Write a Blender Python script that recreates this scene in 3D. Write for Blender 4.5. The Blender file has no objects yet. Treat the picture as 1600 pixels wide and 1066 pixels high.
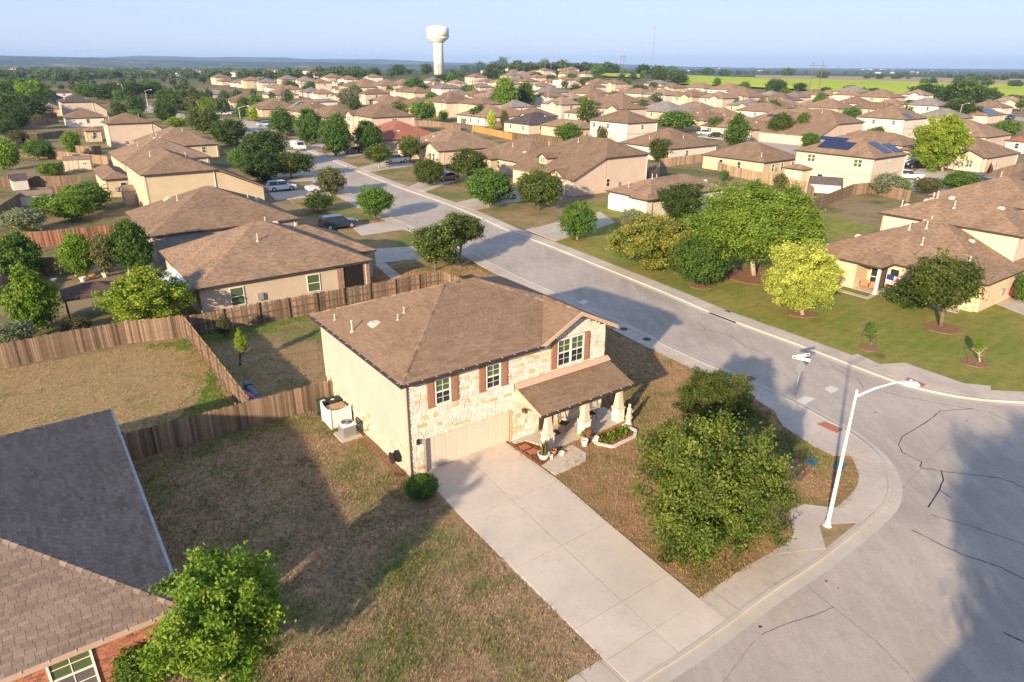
import bpy, math, random
import numpy as np
from mathutils import Matrix, Vector, noise
random.seed(7); RS=np.random.RandomState(7)
SC=bpy.context.scene; COL=SC.collection
# ------------------------------------------------------------------ camera
F=1060.0; PITCH=math.radians(22.2); ROLL=math.radians(0.3); H=20.0
fw=np.array([0,math.cos(PITCH),-math.sin(PITCH)]); r0=np.array([1.,0,0]); u0=np.cross(r0,fw)
rt=r0*math.cos(ROLL)+u0*math.sin(ROLL); up=np.cross(rt,fw)
cam=bpy.data.cameras.new('camera'); cam.sensor_width=36; cam.lens=F/1600*36; cam.clip_start=.1; cam.clip_end=60000
co=bpy.data.objects.new('camera',cam); COL.objects.link(co)
co.matrix_world=Matrix(((rt[0],up[0],-fw[0],0),(rt[1],up[1],-fw[1],0),(rt[2],up[2],-fw[2],H),(0,0,0,1)))
SC.camera=co
# ------------------------------------------------------------------ light
SUN_EL=math.radians(18); SUN_TR=math.radians(62.8)      # direction the light travels, from +x
w=bpy.data.worlds.new('World'); SC.world=w; w.use_nodes=True
nt=w.node_tree; sky=nt.nodes.new('ShaderNodeTexSky'); sky.sky_type='NISHITA'; sky.sun_disc=False
sx,sy=-math.cos(SUN_TR),-math.sin(SUN_TR)
sky.sun_elevation=SUN_EL; sky.sun_rotation=math.atan2(sx,sy)
sky.air_density=1.0; sky.dust_density=.5; sky.ozone_density=2.0; sky.altitude=200
gm=nt.nodes.new('ShaderNodeGamma'); gm.inputs[1].default_value=.27; nt.links.new(sky.outputs[0],gm.inputs[0])   # the photograph's soft, low-contrast sky
tn=nt.nodes.new('ShaderNodeMix'); tn.data_type='RGBA'; tn.blend_type='MULTIPLY'; tn.inputs[0].default_value=1; nt.links.new(gm.outputs[0],tn.inputs[6]); tn.inputs[7].default_value=(1.04,1.18,1.60,1)
nt.links.new(tn.outputs[2],nt.nodes['Background'].inputs[0]); nt.nodes['Background'].inputs[1].default_value=0.15
sl=bpy.data.lights.new('sun','SUN'); sl.energy=3.4; sl.angle=math.radians(.9); sl.color=(1,.79,.55)
so=bpy.data.objects.new('sun',sl); COL.objects.link(so)
d=Vector((-sx*math.cos(SUN_EL),-sy*math.cos(SUN_EL),-math.sin(SUN_EL)))
so.rotation_euler=d.to_track_quat('-Z','Y').to_euler()
SC.view_settings.view_transform='Standard'; SC.view_settings.look='None'; SC.view_settings.exposure=1.52; SC.view_settings.gamma=1
HAZE=9.5e-5
SC.cycles.max_bounces=6; SC.cycles.transparent_max_bounces=8; SC.cycles.volume_bounces=0
# ------------------------------------------------------------------ helpers
TH=math.radians(36.0); XD=np.array([math.cos(TH),math.sin(TH),0]); YD=np.array([-math.sin(TH),math.cos(TH),0])
def ray(px,py): return fw*F+rt*(px-800)-up*(py-533)
def terr(x,y):
    s=min(max((y-250)/350,0),1); s=s*s*(3-2*s)
    h=10.5*math.exp(-(((x-30)/330)**2+((y-820)/330)**2))*s
    if y>1500: h-=14*min((y-1500)/2500,1)
    return h
def G(px,py,z=0.0):
    d=ray(px,py); t=(z-H)/d[2]; return np.array([d[0]*t,d[1]*t,z])
def GT(px,py,dz=0.0):
    """pixel to the point where its line of sight meets the ground"""
    d=ray(px,py); d=d/np.linalg.norm(d)
    if d[2]<-1e-4:
        t=(dz-H)/d[2]
        if d[1]*t<250: return np.array([d[0]*t,d[1]*t,dz])
    if d[2]>=-.0008: d=d.copy(); d[2]=-.0008
    t=200./max(d[1],.3)
    for _ in range(1200):
        x,y,z=d[0]*t,d[1]*t,H+d[2]*t; g=z-terr(x,y)-dz
        if g<.02: break
        t+=min(max(g/(abs(d[2])+.05)*.7,.05),40)
    return np.array([d[0]*t,d[1]*t,z])
def proj(p):
    v=np.array(p)-[0,0,H]; k=v@fw
    if k<=.1: return (-999,-999)
    return 800+F*(v@rt)/k, 533-F*(v@up)/k
def L(o,x,y,z=0): return (o[0]+XD[0]*x+YD[0]*y, o[1]+XD[1]*x+YD[1]*y, o[2]+z)

class MB:
    """collects polygons; build() links them as one mesh object"""
    def __init__(s): s.v=[];s.f=[];s.m=[];s.uv=None;s.t=[];s.tint=.5;s.mi=0
    def poly(s,pts,mi=None):
        n=len(s.v); s.v+= [tuple(map(float,p)) for p in pts]; s.f.append(tuple(range(n,n+len(pts)))); s.m.append(s.mi if mi is None else mi); s.t.append(s.tint)
    def hexa(s,b,t,mi=None):
        n=len(s.v); s.v+=[tuple(map(float,p)) for p in list(b)+list(t)]; k=len(b)
        fs=[tuple(range(n+k-1,n-1,-1)),tuple(range(n+k,n+2*k))]+[(n+i,n+(i+1)%k,n+k+(i+1)%k,n+k+i) for i in range(k)]
        s.f+=fs; s.m+=[s.mi if mi is None else mi]*len(fs); s.t+=[s.tint]*len(fs)
    def box(s,x0,x1,y0,y1,z0,z1,mi=None):
        s.hexa([(x0,y0,z0),(x1,y0,z0),(x1,y1,z0),(x0,y1,z0)],[(x0,y0,z1),(x1,y0,z1),(x1,y1,z1),(x0,y1,z1)],mi)
    def prism(s,pts,z0,z1,mi=None):
        s.hexa([(p[0],p[1],z0) for p in pts],[(p[0],p[1],z1) for p in pts],mi)
    def tube(s,a,b,ra,rb=None,n=8,mi=None):
        rb=ra if rb is None else rb
        a=Vector(a);b=Vector(b);q=(b-a).to_track_quat('Z','Y')
        c=[q@Vector((math.cos(i*2*math.pi/n),math.sin(i*2*math.pi/n),0)) for i in range(n)]
        s.hexa([a+v*ra for v in c],[b+v*rb for v in c],mi)
    def path(s,pts,rad,n=6):
        for i in range(len(pts)-1):
            a,b=(rad[i],rad[i+1]) if isinstance(rad,(list,tuple)) else (rad,rad)
            s.tube(pts[i],pts[i+1],a,b,n)
    def lathe(s,prof,c=(0,0,0),n=16,mi=None):
        k=len(s.v)
        for (r,z) in prof:
            for i in range(n): s.v.append((c[0]+r*math.cos(i*2*math.pi/n),c[1]+r*math.sin(i*2*math.pi/n),c[2]+z))
        for j in range(len(prof)-1):
            for i in range(n):
                s.f.append((k+j*n+i,k+j*n+(i+1)%n,k+(j+1)*n+(i+1)%n,k+(j+1)*n+i)); s.m.append(s.mi if mi is None else mi); s.t.append(s.tint)
        for j,rev in ((0,True),(len(prof)-1,False)):
            if prof[j][0]>1e-4:
                r_=list(range(k+j*n,k+j*n+n)); s.f.append(tuple(r_[::-1] if rev else r_)); s.m.append(s.mi if mi is None else mi); s.t.append(s.tint)
    def mesh(s,name,mats,uv=False,smooth=False,tint=False):
        me=bpy.data.meshes.new(name); me.from_pydata(s.v,[],s.f)
        for m in (mats if isinstance(mats,(list,tuple)) else [mats]): me.materials.append(m)
        if max(s.m,default=0)>0: me.polygons.foreach_set('material_index',s.m)
        if smooth: me.polygons.foreach_set('use_smooth',[True]*len(s.f))
        if uv: face_uv(me)
        if tint:
            a=me.attributes.new('tint','FLOAT','FACE'); a.data.foreach_set('value',s.t)
        me.update(); return me
    def build(s,name,mats,parent=None,uv=False,smooth=False,tint=False,loc=None,rot=None,**tags):
        return link(name,s.mesh(name,mats,uv,smooth,tint),parent,loc,rot,**tags)
def face_uv(me):
    me.update(); l=me.uv_layers.new(name='UVMap'); dat=np.zeros(len(me.loops)*2)
    for p in me.polygons:
        n=p.normal
        if abs(n.z)>.999: U=Vector((XD[0],XD[1],0)); V=Vector((YD[0],YD[1],0))
        else:
            U=Vector((0,0,1)).cross(n).normalized(); V=n.cross(U)
        for li in p.loop_indices:
            c=me.vertices[me.loops[li].vertex_index].co; dat[2*li]=c.dot(U); dat[2*li+1]=c.dot(V)
    l.data.foreach_set('uv',dat)
def tag(o,label=None,cat=None,group=None,kind=None):
    if label: o['label']=label
    if cat: o['category']=cat
    if group: o['group']=group
    if kind: o['kind']=kind
    return o
def link(name,data,parent=None,loc=None,rot=None,label=None,cat=None,group=None,kind=None):
    o=bpy.data.objects.new(name,data); COL.objects.link(o)
    if parent is not None: o.parent=parent
    if loc is not None: o.location=tuple(map(float,loc))
    if rot is not None: o.rotation_euler=(0,0,rot) if not isinstance(rot,(tuple,list)) else rot
    return tag(o,label,cat,group,kind)
def thing(name,loc,rot=0,label=None,cat=None,group=None,kind=None): return link(name,None,None,loc,rot,label,cat,group,kind)
# ------------------------------------------------------------------ materials
class NT:
    def __init__(s,name,rough=.8,spec=.3):
        s.mat=bpy.data.materials.new(name); s.mat.use_nodes=True; s.t=s.mat.node_tree; s.b=s.t.nodes['Principled BSDF']
        s.b.inputs['Roughness'].default_value=rough; s.b.inputs['Specular IOR Level'].default_value=spec
    def n(s,typ,ins={},**props):
        x=s.t.nodes.new(typ)
        for k,v in props.items(): setattr(x,k,v)
        for k,v in ins.items(): s.set(x.inputs[k],v)
        return x
    def set(s,sock,v):
        if hasattr(v,'links') and hasattr(v,'is_output'): s.t.links.new(v,sock)
        elif isinstance(v,(tuple,list)) and len(v)==3 and sock.type=='RGBA': sock.default_value=(*v,1)
        else: sock.default_value=v
    def pos(s): return s.n('ShaderNodeNewGeometry').outputs['Position']
    def obj(s): return s.n('ShaderNodeTexCoord').outputs['Object']
    def uv(s): return s.n('ShaderNodeTexCoord').outputs['UV']
    def noise(s,vec,scale,detail=4,rough=.55,dist=0,out='Fac'):
        return s.n('ShaderNodeTexNoise',{'Vector':vec,'Scale':scale,'Detail':detail,'Roughness':rough,'Distortion':dist}).outputs[out]
    def ramp(s,fac,stops,interp='LINEAR'):
        x=s.n('ShaderNodeValToRGB',{'Fac':fac}); cr=x.color_ramp; cr.interpolation=interp
        while len(cr.elements)<len(stops): cr.elements.new(.5)
        for e,(p,c) in zip(cr.elements,stops): e.position=p; e.color=(c,c,c,1) if isinstance(c,(int,float)) else (*c,1)
        return x.outputs['Color']
    def mix(s,f,a,b,mode='MIX'):
        x=s.n('ShaderNodeMix',data_type='RGBA',blend_type=mode); s.set(x.inputs[0],f); s.set(x.inputs[6],a); s.set(x.inputs[7],b); return x.outputs[2]
    def math(s,op,a,b=0.): return s.n('ShaderNodeMath',{0:a,1:b},operation=op).outputs[0]
    def mapping(s,vec,scale=(1,1,1),rot=(0,0,0)): 
        x=s.n('ShaderNodeMapping',{'Vector':vec}); x.inputs['Scale'].default_value=scale; x.inputs['Rotation'].default_value=rot; return x.outputs[0]
    def col(s,c): s.set(s.b.inputs['Base Color'],c); return s
    def bump(s,h,strength=.3,dist=.02):
        x=s.n('ShaderNodeBump',{'Height':h,'Strength':strength,'Distance':dist}); s.t.links.new(x.outputs[0],s.b.inputs['Normal']); return s
    def attr(s,name='tint'): return s.n('ShaderNodeAttribute',attribute_name=name).outputs['Fac']
    def rnd(s): return s.n('ShaderNodeObjectInfo').outputs['Random']
M={}
def plain(name,c,rough=.7,spec=.3,metal=0,var=.12,scale=3):
    m=NT(name,rough,spec); m.b.inputs['Metallic'].default_value=metal
    if var:
        n=m.noise(m.obj(),scale,5); c2=tuple(x*(1-var) for x in c); c3=tuple(min(x*(1+var),1) for x in c)
        m.col(m.ramp(n,[(.3,c2),(.7,c3)]))
    else: m.col(c)
    M[name]=m.mat; return m.mat
def shingle_mat(name,cs,stain=(.10,.08,.07)):
    m=NT(name,.92,.15); uv=m.uv()
    br=m.n('ShaderNodeTexBrick',{'Vector':uv,'Scale':1.,'Color1':(0,0,0),'Color2':(1,1,1),'Mortar':(.5,.5,.5),'Mortar Size':.006,'Bias':0.,'Brick Width':.34,'Row Height':.15},offset=.45,offset_frequency=2,squash=1)
    n1=m.noise(m.mapping(uv,(.5,.16,1)),1.6,5,.65); n2=m.noise(uv,.28,3); n3=m.noise(uv,30,2)
    f=m.math('ADD',m.math('MULTIPLY',br.outputs['Color'],.45),m.math('MULTIPLY',n1,.62))
    c=m.ramp(f,[(.18,cs[0]),(.45,cs[1]),(.72,cs[2]),(.92,cs[3])])
    c=m.mix(m.ramp(n2,[(.45,0),(.75,.35)]),c,stain); c=m.mix(.35,c,m.ramp(n3,[(.3,.25),(.7,.75)]),'OVERLAY')
    rv=m.ramp(m.rnd(),[(0,.82),(1,1.15)]); c=m.mix(1,c,rv,'MULTIPLY')
    c=m.mix(m.math('MULTIPLY',br.outputs['Fac'],.55),c,tuple(x*.35 for x in cs[1]))
    m.col(c); m.bump(m.math('SUBTRACT',1,br.outputs['Fac']),.5,.012); M[name]=m.mat; return m.mat
BR=[(.16,.10,.06),(.235,.155,.098),(.295,.203,.132),(.37,.265,.178)]
shingle_mat('roof_brown',BR)
shingle_mat('roof_tan',[(.20,.14,.095),(.27,.195,.14),(.33,.24,.175),(.40,.30,.22)])
shingle_mat('roof_grey',[(.16,.14,.13),(.23,.20,.185),(.28,.25,.23),(.34,.31,.29)])
shingle_mat('roof_dark',[(.06,.05,.05),(.09,.075,.075),(.12,.10,.10),(.15,.13,.13)],(.05,.05,.05))
shingle_mat('roof_red',[(.20,.075,.045),(.28,.11,.068),(.33,.14,.085),(.38,.17,.11)],(.16,.07,.05))
def shingle_piece(name,cs):
    m=NT(name,.92,.15); t=m.attr(); p=m.pos()
    n=m.noise(p,.55,4,.6); n3=m.noise(p,45,2)
    f=m.math('ADD',m.math('MULTIPLY',t,.62),m.math('MULTIPLY',n,.42))
    c=m.ramp(f,[(.2,cs[0]),(.45,cs[1]),(.7,cs[2]),(.95,cs[3])]); c=m.mix(.3,c,m.ramp(n3,[(.3,.25),(.7,.75)]),'OVERLAY')
    m.col(c); M[name]=m.mat
shingle_piece('shingle_brown',BR)
shingle_piece('shingle_near',[(.15,.11,.085),(.21,.155,.12),(.275,.205,.16),(.35,.265,.205)])
def wall_mat(name,c,lap=True,var=.06):
    m=NT(name,.85,.2); p=m.pos(); sp=m.n('ShaderNodeSeparateXYZ',{0:p})
    n=m.noise(p,.5,4); n2=m.noise(p,9,3)
    cc=m.mix(m.ramp(n,[(.3,0),(.7,1)]),tuple(x*(1-var) for x in c),tuple(min(1,x*(1+var)) for x in c))
    cc=m.mix(m.ramp(n2,[(.55,0),(.8,.15)]),cc,tuple(x*.75 for x in c))
    if lap:
        fr=m.math('FRACT',m.math('MULTIPLY',sp.outputs[2],5.5)); m.bump(fr,.5,.02)
        cc=m.mix(m.ramp(fr,[(0,.25),(.10,0)]),cc,tuple(x*.5 for x in c))
    m.col(cc); M[name]=m.mat
wall_mat('wall_cream',(.59,.505,.395)); wall_mat('wall_tan',(.53,.43,.31)); wall_mat('wall_pink',(.58,.46,.36)); wall_mat('wall_white',(.66,.60,.52))
wall_mat('wall_yellow',(.57,.46,.31)); wall_mat('wall_grey',(.32,.30,.30)); wall_mat('wall_taupe',(.42,.35,.29)); wall_mat('siding_pale',(.43,.41,.34))
wall_mat('mortar',(.36,.29,.21),False); wall_mat('brick_mortar',(.42,.34,.28),False)
def brickish(name,c1,c2,mort,w_,h_,ms=.012):
    m=NT(name,.9,.2); uv=m.uv()
    br=m.n('ShaderNodeTexBrick',{'Vector':uv,'Scale':1.,'Color1':c1,'Color2':c2,'Mortar':mort,'Mortar Size':ms,'Brick Width':w_,'Row Height':h_})
    n=m.noise(uv,2.2,5); c=m.mix(m.ramp(n,[(.4,0),(.7,.5)]),br.outputs['Color'],tuple(x*.8 for x in c1)); m.col(c); m.bump(m.math('SUBTRACT',1,br.outputs['Fac']),.6,.02); M[name]=m.mat
brickish('wall_brick',(.30,.13,.08),(.42,.22,.14),(.45,.38,.32),.22,.075)
brickish('wall_stone',(.66,.55,.38),(.62,.46,.24),(.58,.50,.38),.42,.2)
def piece(name,stops,rough=.9):
    m=NT(name,rough,.2); t=m.attr(); n=m.noise(m.pos(),14,4,.65)
    c=m.ramp(t,stops); c=m.mix(.35,c,m.ramp(n,[(.3,.3),(.7,.72)]),'OVERLAY'); m.col(c); m.bump(n,.35,.02); M[name]=m.mat
piece('limestone',[(0,(.60,.55,.46)),(.35,(.72,.67,.57)),(.74,(.78,.73,.63)),(.80,(.68,.56,.36)),(1,(.62,.42,.19))])
piece('limestone_sun_dimmed',[(0,(.42,.38,.30)),(.35,(.51,.47,.37)),(.74,(.57,.53,.43)),(.80,(.55,.46,.26)),(1,(.50,.37,.15))])  # same limestone with its colour darkened to offset direct sun on the left wall
piece('brick',[(0,(.16,.07,.05)),(.3,(.36,.13,.08)),(.7,(.46,.18,.10)),(.9,(.52,.24,.15)),(1,(.68,.50,.42))])
# leaf materials: colour per leaf, a little variation per tree
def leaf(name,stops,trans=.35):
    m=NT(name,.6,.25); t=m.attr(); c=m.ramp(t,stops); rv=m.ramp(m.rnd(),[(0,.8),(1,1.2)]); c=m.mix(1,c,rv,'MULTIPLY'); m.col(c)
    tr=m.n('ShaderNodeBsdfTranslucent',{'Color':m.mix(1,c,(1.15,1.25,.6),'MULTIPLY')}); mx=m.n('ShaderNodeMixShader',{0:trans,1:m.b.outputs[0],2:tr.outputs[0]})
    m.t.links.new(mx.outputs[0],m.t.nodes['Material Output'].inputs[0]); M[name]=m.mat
leaf('leaf_oak',[(0,(.038,.06,.012)),(.5,(.082,.12,.022)),(1,(.19,.215,.04))])
leaf('leaf_green',[(0,(.035,.08,.015)),(.5,(.085,.17,.025)),(1,(.17,.26,.04))])
leaf('leaf_bright',[(0,(.07,.14,.015)),(.5,(.15,.26,.025)),(1,(.27,.36,.04))])
leaf('leaf_lime',[(0,(.10,.18,.015)),(.5,(.25,.35,.03)),(1,(.43,.48,.06))])
leaf('leaf_yellow',[(0,(.15,.20,.03)),(.45,(.37,.42,.07)),(1,(.66,.66,.15))])
leaf('leaf_spring',[(0,(.045,.075,.012)),(.5,(.11,.15,.025)),(1,(.24,.26,.05))])
leaf('leaf_willow',[(0,(.07,.13,.015)),(.5,(.145,.225,.025)),(1,(.25,.32,.05))])
leaf('leaf_autumn',[(0,(.07,.12,.02)),(.5,(.20,.24,.035)),(1,(.46,.36,.09))])
leaf('leaf_live',[(0,(.035,.062,.010)),(.5,(.09,.135,.022)),(1,(.25,.28,.045))])
leaf('leaf_dark',[(0,(.03,.06,.013)),(.5,(.065,.11,.022)),(1,(.125,.18,.04))])
leaf('leaf_olive',[(0,(.07,.075,.03)),(.5,(.13,.135,.05)),(1,(.21,.20,.08))])
leaf('leaf_far',[(0,(.035,.06,.02)),(.5,(.065,.10,.03)),(1,(.11,.15,.045))],.2)
leaf('leaf_grey',[(0,(.12,.14,.08)),(.5,(.22,.25,.14)),(1,(.34,.36,.22))])
plain('bark',(.16,.12,.09),.95,.1,0,.3,14); plain('bark_pale',(.40,.32,.23),.9,.1,0,.2,8)
def lawn(name,dry,green,thr,scale=.22,fine=True,stripes=None,gd=(.06,.09,.02)):
    m=NT(name,.95,.1); p=m.pos(); a=m.noise(p,scale,5,.62,.6); b=m.noise(p,scale*5,5,.7); c_=m.noise(p,7,6,.8); e=m.noise(p,28,3,.8)
    f=m.math('ADD',m.math('MULTIPLY',a,.7),m.math('MULTIPLY',b,.3)); k=m.ramp(f,[(thr-.07,0),(thr+.07,1)])
    c=m.mix(k,dry,green); c=m.mix(m.ramp(c_,[(.35,.6),(.65,0)]),c,m.mix(k,tuple(x*.55 for x in dry),gd)); c=m.mix(m.ramp(e,[(.5,0),(.8,.45)]),c,tuple(min(1,x*1.5) for x in dry))
    c=m.mix(m.ramp(b,[(.5,0),(.68,.5)]),c,tuple(x*.62 for x in dry))
    if stripes:
        wv=m.n('ShaderNodeTexWave',{'Vector':m.mapping(p,(1,1,1),(0,0,stripes[0])),'Scale':stripes[1],'Distortion':7.,'Detail':3.,'Detail Scale':.8}).outputs['Fac']
        c=m.mix(m.math('MULTIPLY',wv,.14),c,tuple(x*1.35 for x in dry))
    br_=m.math('ADD',1.,m.attr()); bc=m.n('ShaderNodeCombineColor',{0:br_,1:br_,2:br_}).outputs[0]; c=m.mix(1,c,bc,'MULTIPLY')
    m.col(c); m.bump(m.math('ADD',c_,m.math('MULTIPLY',e,.6)),.7,.05); M[name]=m.mat
lawn('lawn_corner',(.40,.25,.13),(.18,.20,.045),.55)
lawn('lawn_lush',(.22,.22,.06),(.15,.26,.035),.47,.5)
lawn('lawn_side',(.40,.275,.155),(.15,.195,.04),.545,.17)
lawn('lawn_back',(.40,.28,.13),(.13,.20,.025),.60,.13)
lawn('lawn_green',(.30,.26,.07),(.20,.25,.04),.5,.2,True,(.9,.3))
lawn('lawn_mixed',(.37,.25,.13),(.16,.20,.04),.52,.12)
lawn('ground_mixed',(.21,.155,.09),(.075,.095,.03),.5,.09)
def concrete(name,c,var=.12,st=.35):
    m=NT(name,.88,.25); p=m.pos(); a=m.noise(p,.35,5,.6,.4); b=m.noise(p,2.4,5,.65); e=m.noise(p,60,2,.7)
    k=m.mix(m.ramp(a,[(.3,0),(.7,1)]),tuple(x*(1-var) for x in c),tuple(x*(1+var) for x in c)); k=m.mix(m.ramp(b,[(.52,0),(.75,st)]),k,tuple(x*.62 for x in c)); k=m.mix(m.ramp(e,[(.45,0),(.8,.3)]),k,tuple(x*.7 for x in c))
    k=m.mix(m.ramp(m.rnd(),[(0,.0),(1,.16)]),k,tuple(x*.7 for x in c))
    m.col(k); m.bump(e,.2,.005); M[name]=m.mat
concrete('concrete_drive',(.60,.52,.42),.10,.32); concrete('concrete_walk',(.50,.43,.35),.16,.5); concrete('kerb',(.50,.45,.37),.12,.4)
def asphalt(name,c):
    m=NT(name,.85,.3); p=m.pos(); a=m.noise(p,.12,5,.6,.5); b=m.noise(m.mapping(p,(1,.18,1),(0,0,math.radians(-34))),1.1,6,.7); e=m.noise(p,45,3,.9); g=m.noise(p,1.4,6,.8)
    k=m.mix(m.ramp(a,[(.3,0),(.7,1)]),tuple(x*.80 for x in c),tuple(x*1.12 for x in c)); k=m.mix(m.ramp(b,[(.46,0),(.66,.55)]),k,tuple(x*1.25 for x in c)); k=m.mix(m.ramp(g,[(.52,0),(.7,.45)]),k,tuple(x*.66 for x in c))
    k=m.mix(.4,k,m.ramp(e,[(.3,.2),(.7,.8)]),'OVERLAY'); m.col(k); m.bump(e,.35,.008); M[name]=m.mat
asphalt('asphalt',(.40,.345,.285))
def wood(name,c,d):
    m=NT(name,.9,.15); p=m.obj(); n=m.noise(m.mapping(p,(14,14,1.2)),1.6,5,.7); r=m.ramp(m.rnd(),[(0,.62),(.5,.95),(1,1.3)])
    t=m.math('ADD',m.math('MULTIPLY',m.attr(),.7),.65)
    k=m.mix(m.ramp(n,[(.3,0),(.7,1)]),d,c); k=m.mix(1,k,r,'MULTIPLY'); cx=m.n('ShaderNodeCombineColor',{0:t,1:t,2:t}).outputs[0]; k=m.mix(1,k,cx,'MULTIPLY'); m.col(k); m.bump(n,.4,.01); M[name]=m.mat
wood('fence_wood',(.29,.20,.135),(.14,.095,.066)); wood('fence_orange',(.55,.27,.09),(.38,.17,.05)); wood('fence_tan',(.42,.30,.20),(.28,.19,.125)); wood('fence_red',(.30,.15,.09),(.19,.09,.055))
def glassy(name,c,rough=.12):
    m=NT(name,rough,.6); m.col(c); M[name]=m.mat
glassy('glass_dark',(.03,.035,.04)); glassy('glass_green',(.085,.125,.055),.2); glassy('glass_grey',(.12,.12,.11),.2); glassy('glass_car',(.02,.025,.03),.06)
plain('trim_white',(.78,.75,.69),.5,.3,0,.04); plain('trim_tan',(.52,.37,.26),.7,.3,0,.08); plain('gutter_dark',(.055,.04,.035),.5,.4,0,.1); plain('clip',(.55,.50,.42),.5,.4,0,0)
plain('shutter',(.33,.17,.10),.7,.25,0,.12); plain('garage',(.66,.55,.43),.6,.3,0,.03); plain('metal_grey',(.35,.35,.34),.5,.5,.3,.08); plain('pole_paint',(.72,.70,.66),.5,.4,0,.08,2)
plain('iron',(.035,.032,.03),.5,.5,.3,.1); plain('rust',(.17,.085,.045),.85,.2,.1,.3,10); plain('terracotta',(.50,.21,.10),.85,.2,0,.12); plain('white_ceramic',(.75,.70,.62),.5,.4,0,.05)
plain('statue_stone',(.58,.52,.42),.9,.1,0,.15,12); plain('plastic_black',(.02,.022,.022),.45,.4,0,.1); plain('plastic_green',(.022,.045,.03),.5,.4,0,.1); plain('cardboard',(.42,.28,.16),.9,.1,0,.1)
plain('lid_blue',(.035,.12,.16),.6,.3,0,.2,6); plain('tactile',(.40,.16,.10),.85,.2,0,.15,8); plain('patch',(.60,.56,.50),.85,.2,0,.1); plain('crack',(.025,.024,.026),.7,.3,0,0); plain('mulch_red',(.17,.05,.028),.98,.05,0,.4,25); plain('mulch_brown',(.26,.145,.09),.98,.05,0,.35,12)
plain('manhole',(.09,.07,.055),.7,.4,.2,.3,12); plain('inlet_dark',(.02,.018,.016),.9,.1,0,0); plain('solar',(.012,.02,.06),.18,.6,0,0); plain('solar_blue',(.013,.032,.10),.2,.6,0,.1); plain('solar_frame',(.05,.05,.06),.4,.5,.3,0)
plain('tower_white',(.80,.77,.70),.6,.3,0,.03,.05); plain('steel_far',(.30,.29,.29),.6,.4,.3,0); plain('canvas_brown',(.10,.065,.055),.85,.15,0,.12); plain('awning',(.74,.74,.76),.5,.3,0,.05); plain('porch_floor',(.52,.47,.40),.8,.25,0,.06)
plain('rubber',(.018,.018,.018),.9,.2,0,0); plain('chrome',(.6,.6,.6),.25,.6,.8,0); plain('lamp_red',(.4,.02,.015),.3,.5,0,0); plain('lamp_clear',(.75,.75,.72),.2,.6,0,0)
plain('stone_edge',(.62,.56,.45),.9,.2,0,.12,6); plain('rock',(.33,.29,.24),.95,.1,0,.25,5); plain('white_cloth',(.78,.76,.74),.8,.2,0,.03); plain('flag_red',(.50,.03,.05),.8,.2,0,0); plain('flag_blue',(.02,.035,.16),.8,.2,0,0)
plain('sign_face',(.72,.66,.60),.5,.4,0,.05); plain('sign_orange',(.75,.32,.16),.6,.3,0,0); plain('kayak_red',(.42,.03,.04),.35,.5,0,.05); plain('tarp_blue',(.12,.17,.25),.6,.3,0,.15); plain('wicker',(.42,.19,.09),.85,.2,0,.15,20); plain('door_dark',(.07,.04,.03),.6,.3,0,.1); plain('field_dry',(.36,.28,.17),.95,.05,0,.15,.05)
def fieldm():
    m=NT('field_green',.95,.05); p=m.pos(); a=m.noise(m.mapping(p,(1,3,1),(0,0,.3)),.012,6,.65); b=m.noise(m.mapping(p,(1,1,1)),.5,4,.7)
    m.col(m.mix(m.ramp(b,[(.4,0),(.8,.4)]),m.ramp(a,[(.3,(.28,.37,.035)),(.5,(.42,.50,.05)),(.7,(.52,.54,.08))]),(.12,.17,.03))); M['field_green']=m.mat
fieldm()
def terrm():
    m=NT('terrain',.95,.08); p=m.pos(); sp=m.n('ShaderNodeSeparateXYZ',{0:p}); y=sp.outputs[1]
    a=m.noise(p,.09,5,.62,.6); b=m.noise(p,.9,5,.7); c_=m.noise(p,7,5,.8)
    near=m.mix(m.ramp(m.math('ADD',m.math('MULTIPLY',a,.7),m.math('MULTIPLY',b,.3)),[(.46,0),(.60,1)]),(.33,.24,.135),(.11,.14,.035)); near=m.mix(m.ramp(c_,[(.35,.5),(.65,0)]),near,(.07,.065,.03))
    f1=m.noise(m.mapping(p,(1,2.2,1)),.0016,6,.7); f2=m.noise(m.mapping(p,(1,2.,1)),.008,5,.7)
    far=m.ramp(m.math('ADD',m.math('MULTIPLY',f1,.5),m.math('MULTIPLY',f2,.5)),[(.36,(.045,.065,.025)),(.5,(.06,.085,.03)),(.58,(.10,.12,.05)),(.68,(.24,.21,.12))])
    k=m.n('ShaderNodeMapRange',{0:y,1:450.,2:900.}).outputs[0]; m.col(m.mix(k,near,far)); m.bump(c_,.5,.05); M['terrain']=m.mat
terrm()
def hillm():
    m=NT('hill_woods',.95,.05); p=m.pos(); a=m.noise(m.mapping(p,(1,1.5,4)),.0035,7,.75); b=m.noise(p,.02,5,.8)
    c=m.ramp(a,[(.40,(.02,.032,.018)),(.5,(.045,.065,.028)),(.58,(.09,.10,.05)),(.66,(.24,.21,.14))]); c=m.mix(m.ramp(b,[(.60,0),(.68,.7)]),c,(.42,.38,.32)); m.col(c); M['hill_woods']=m.mat
hillm()
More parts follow.
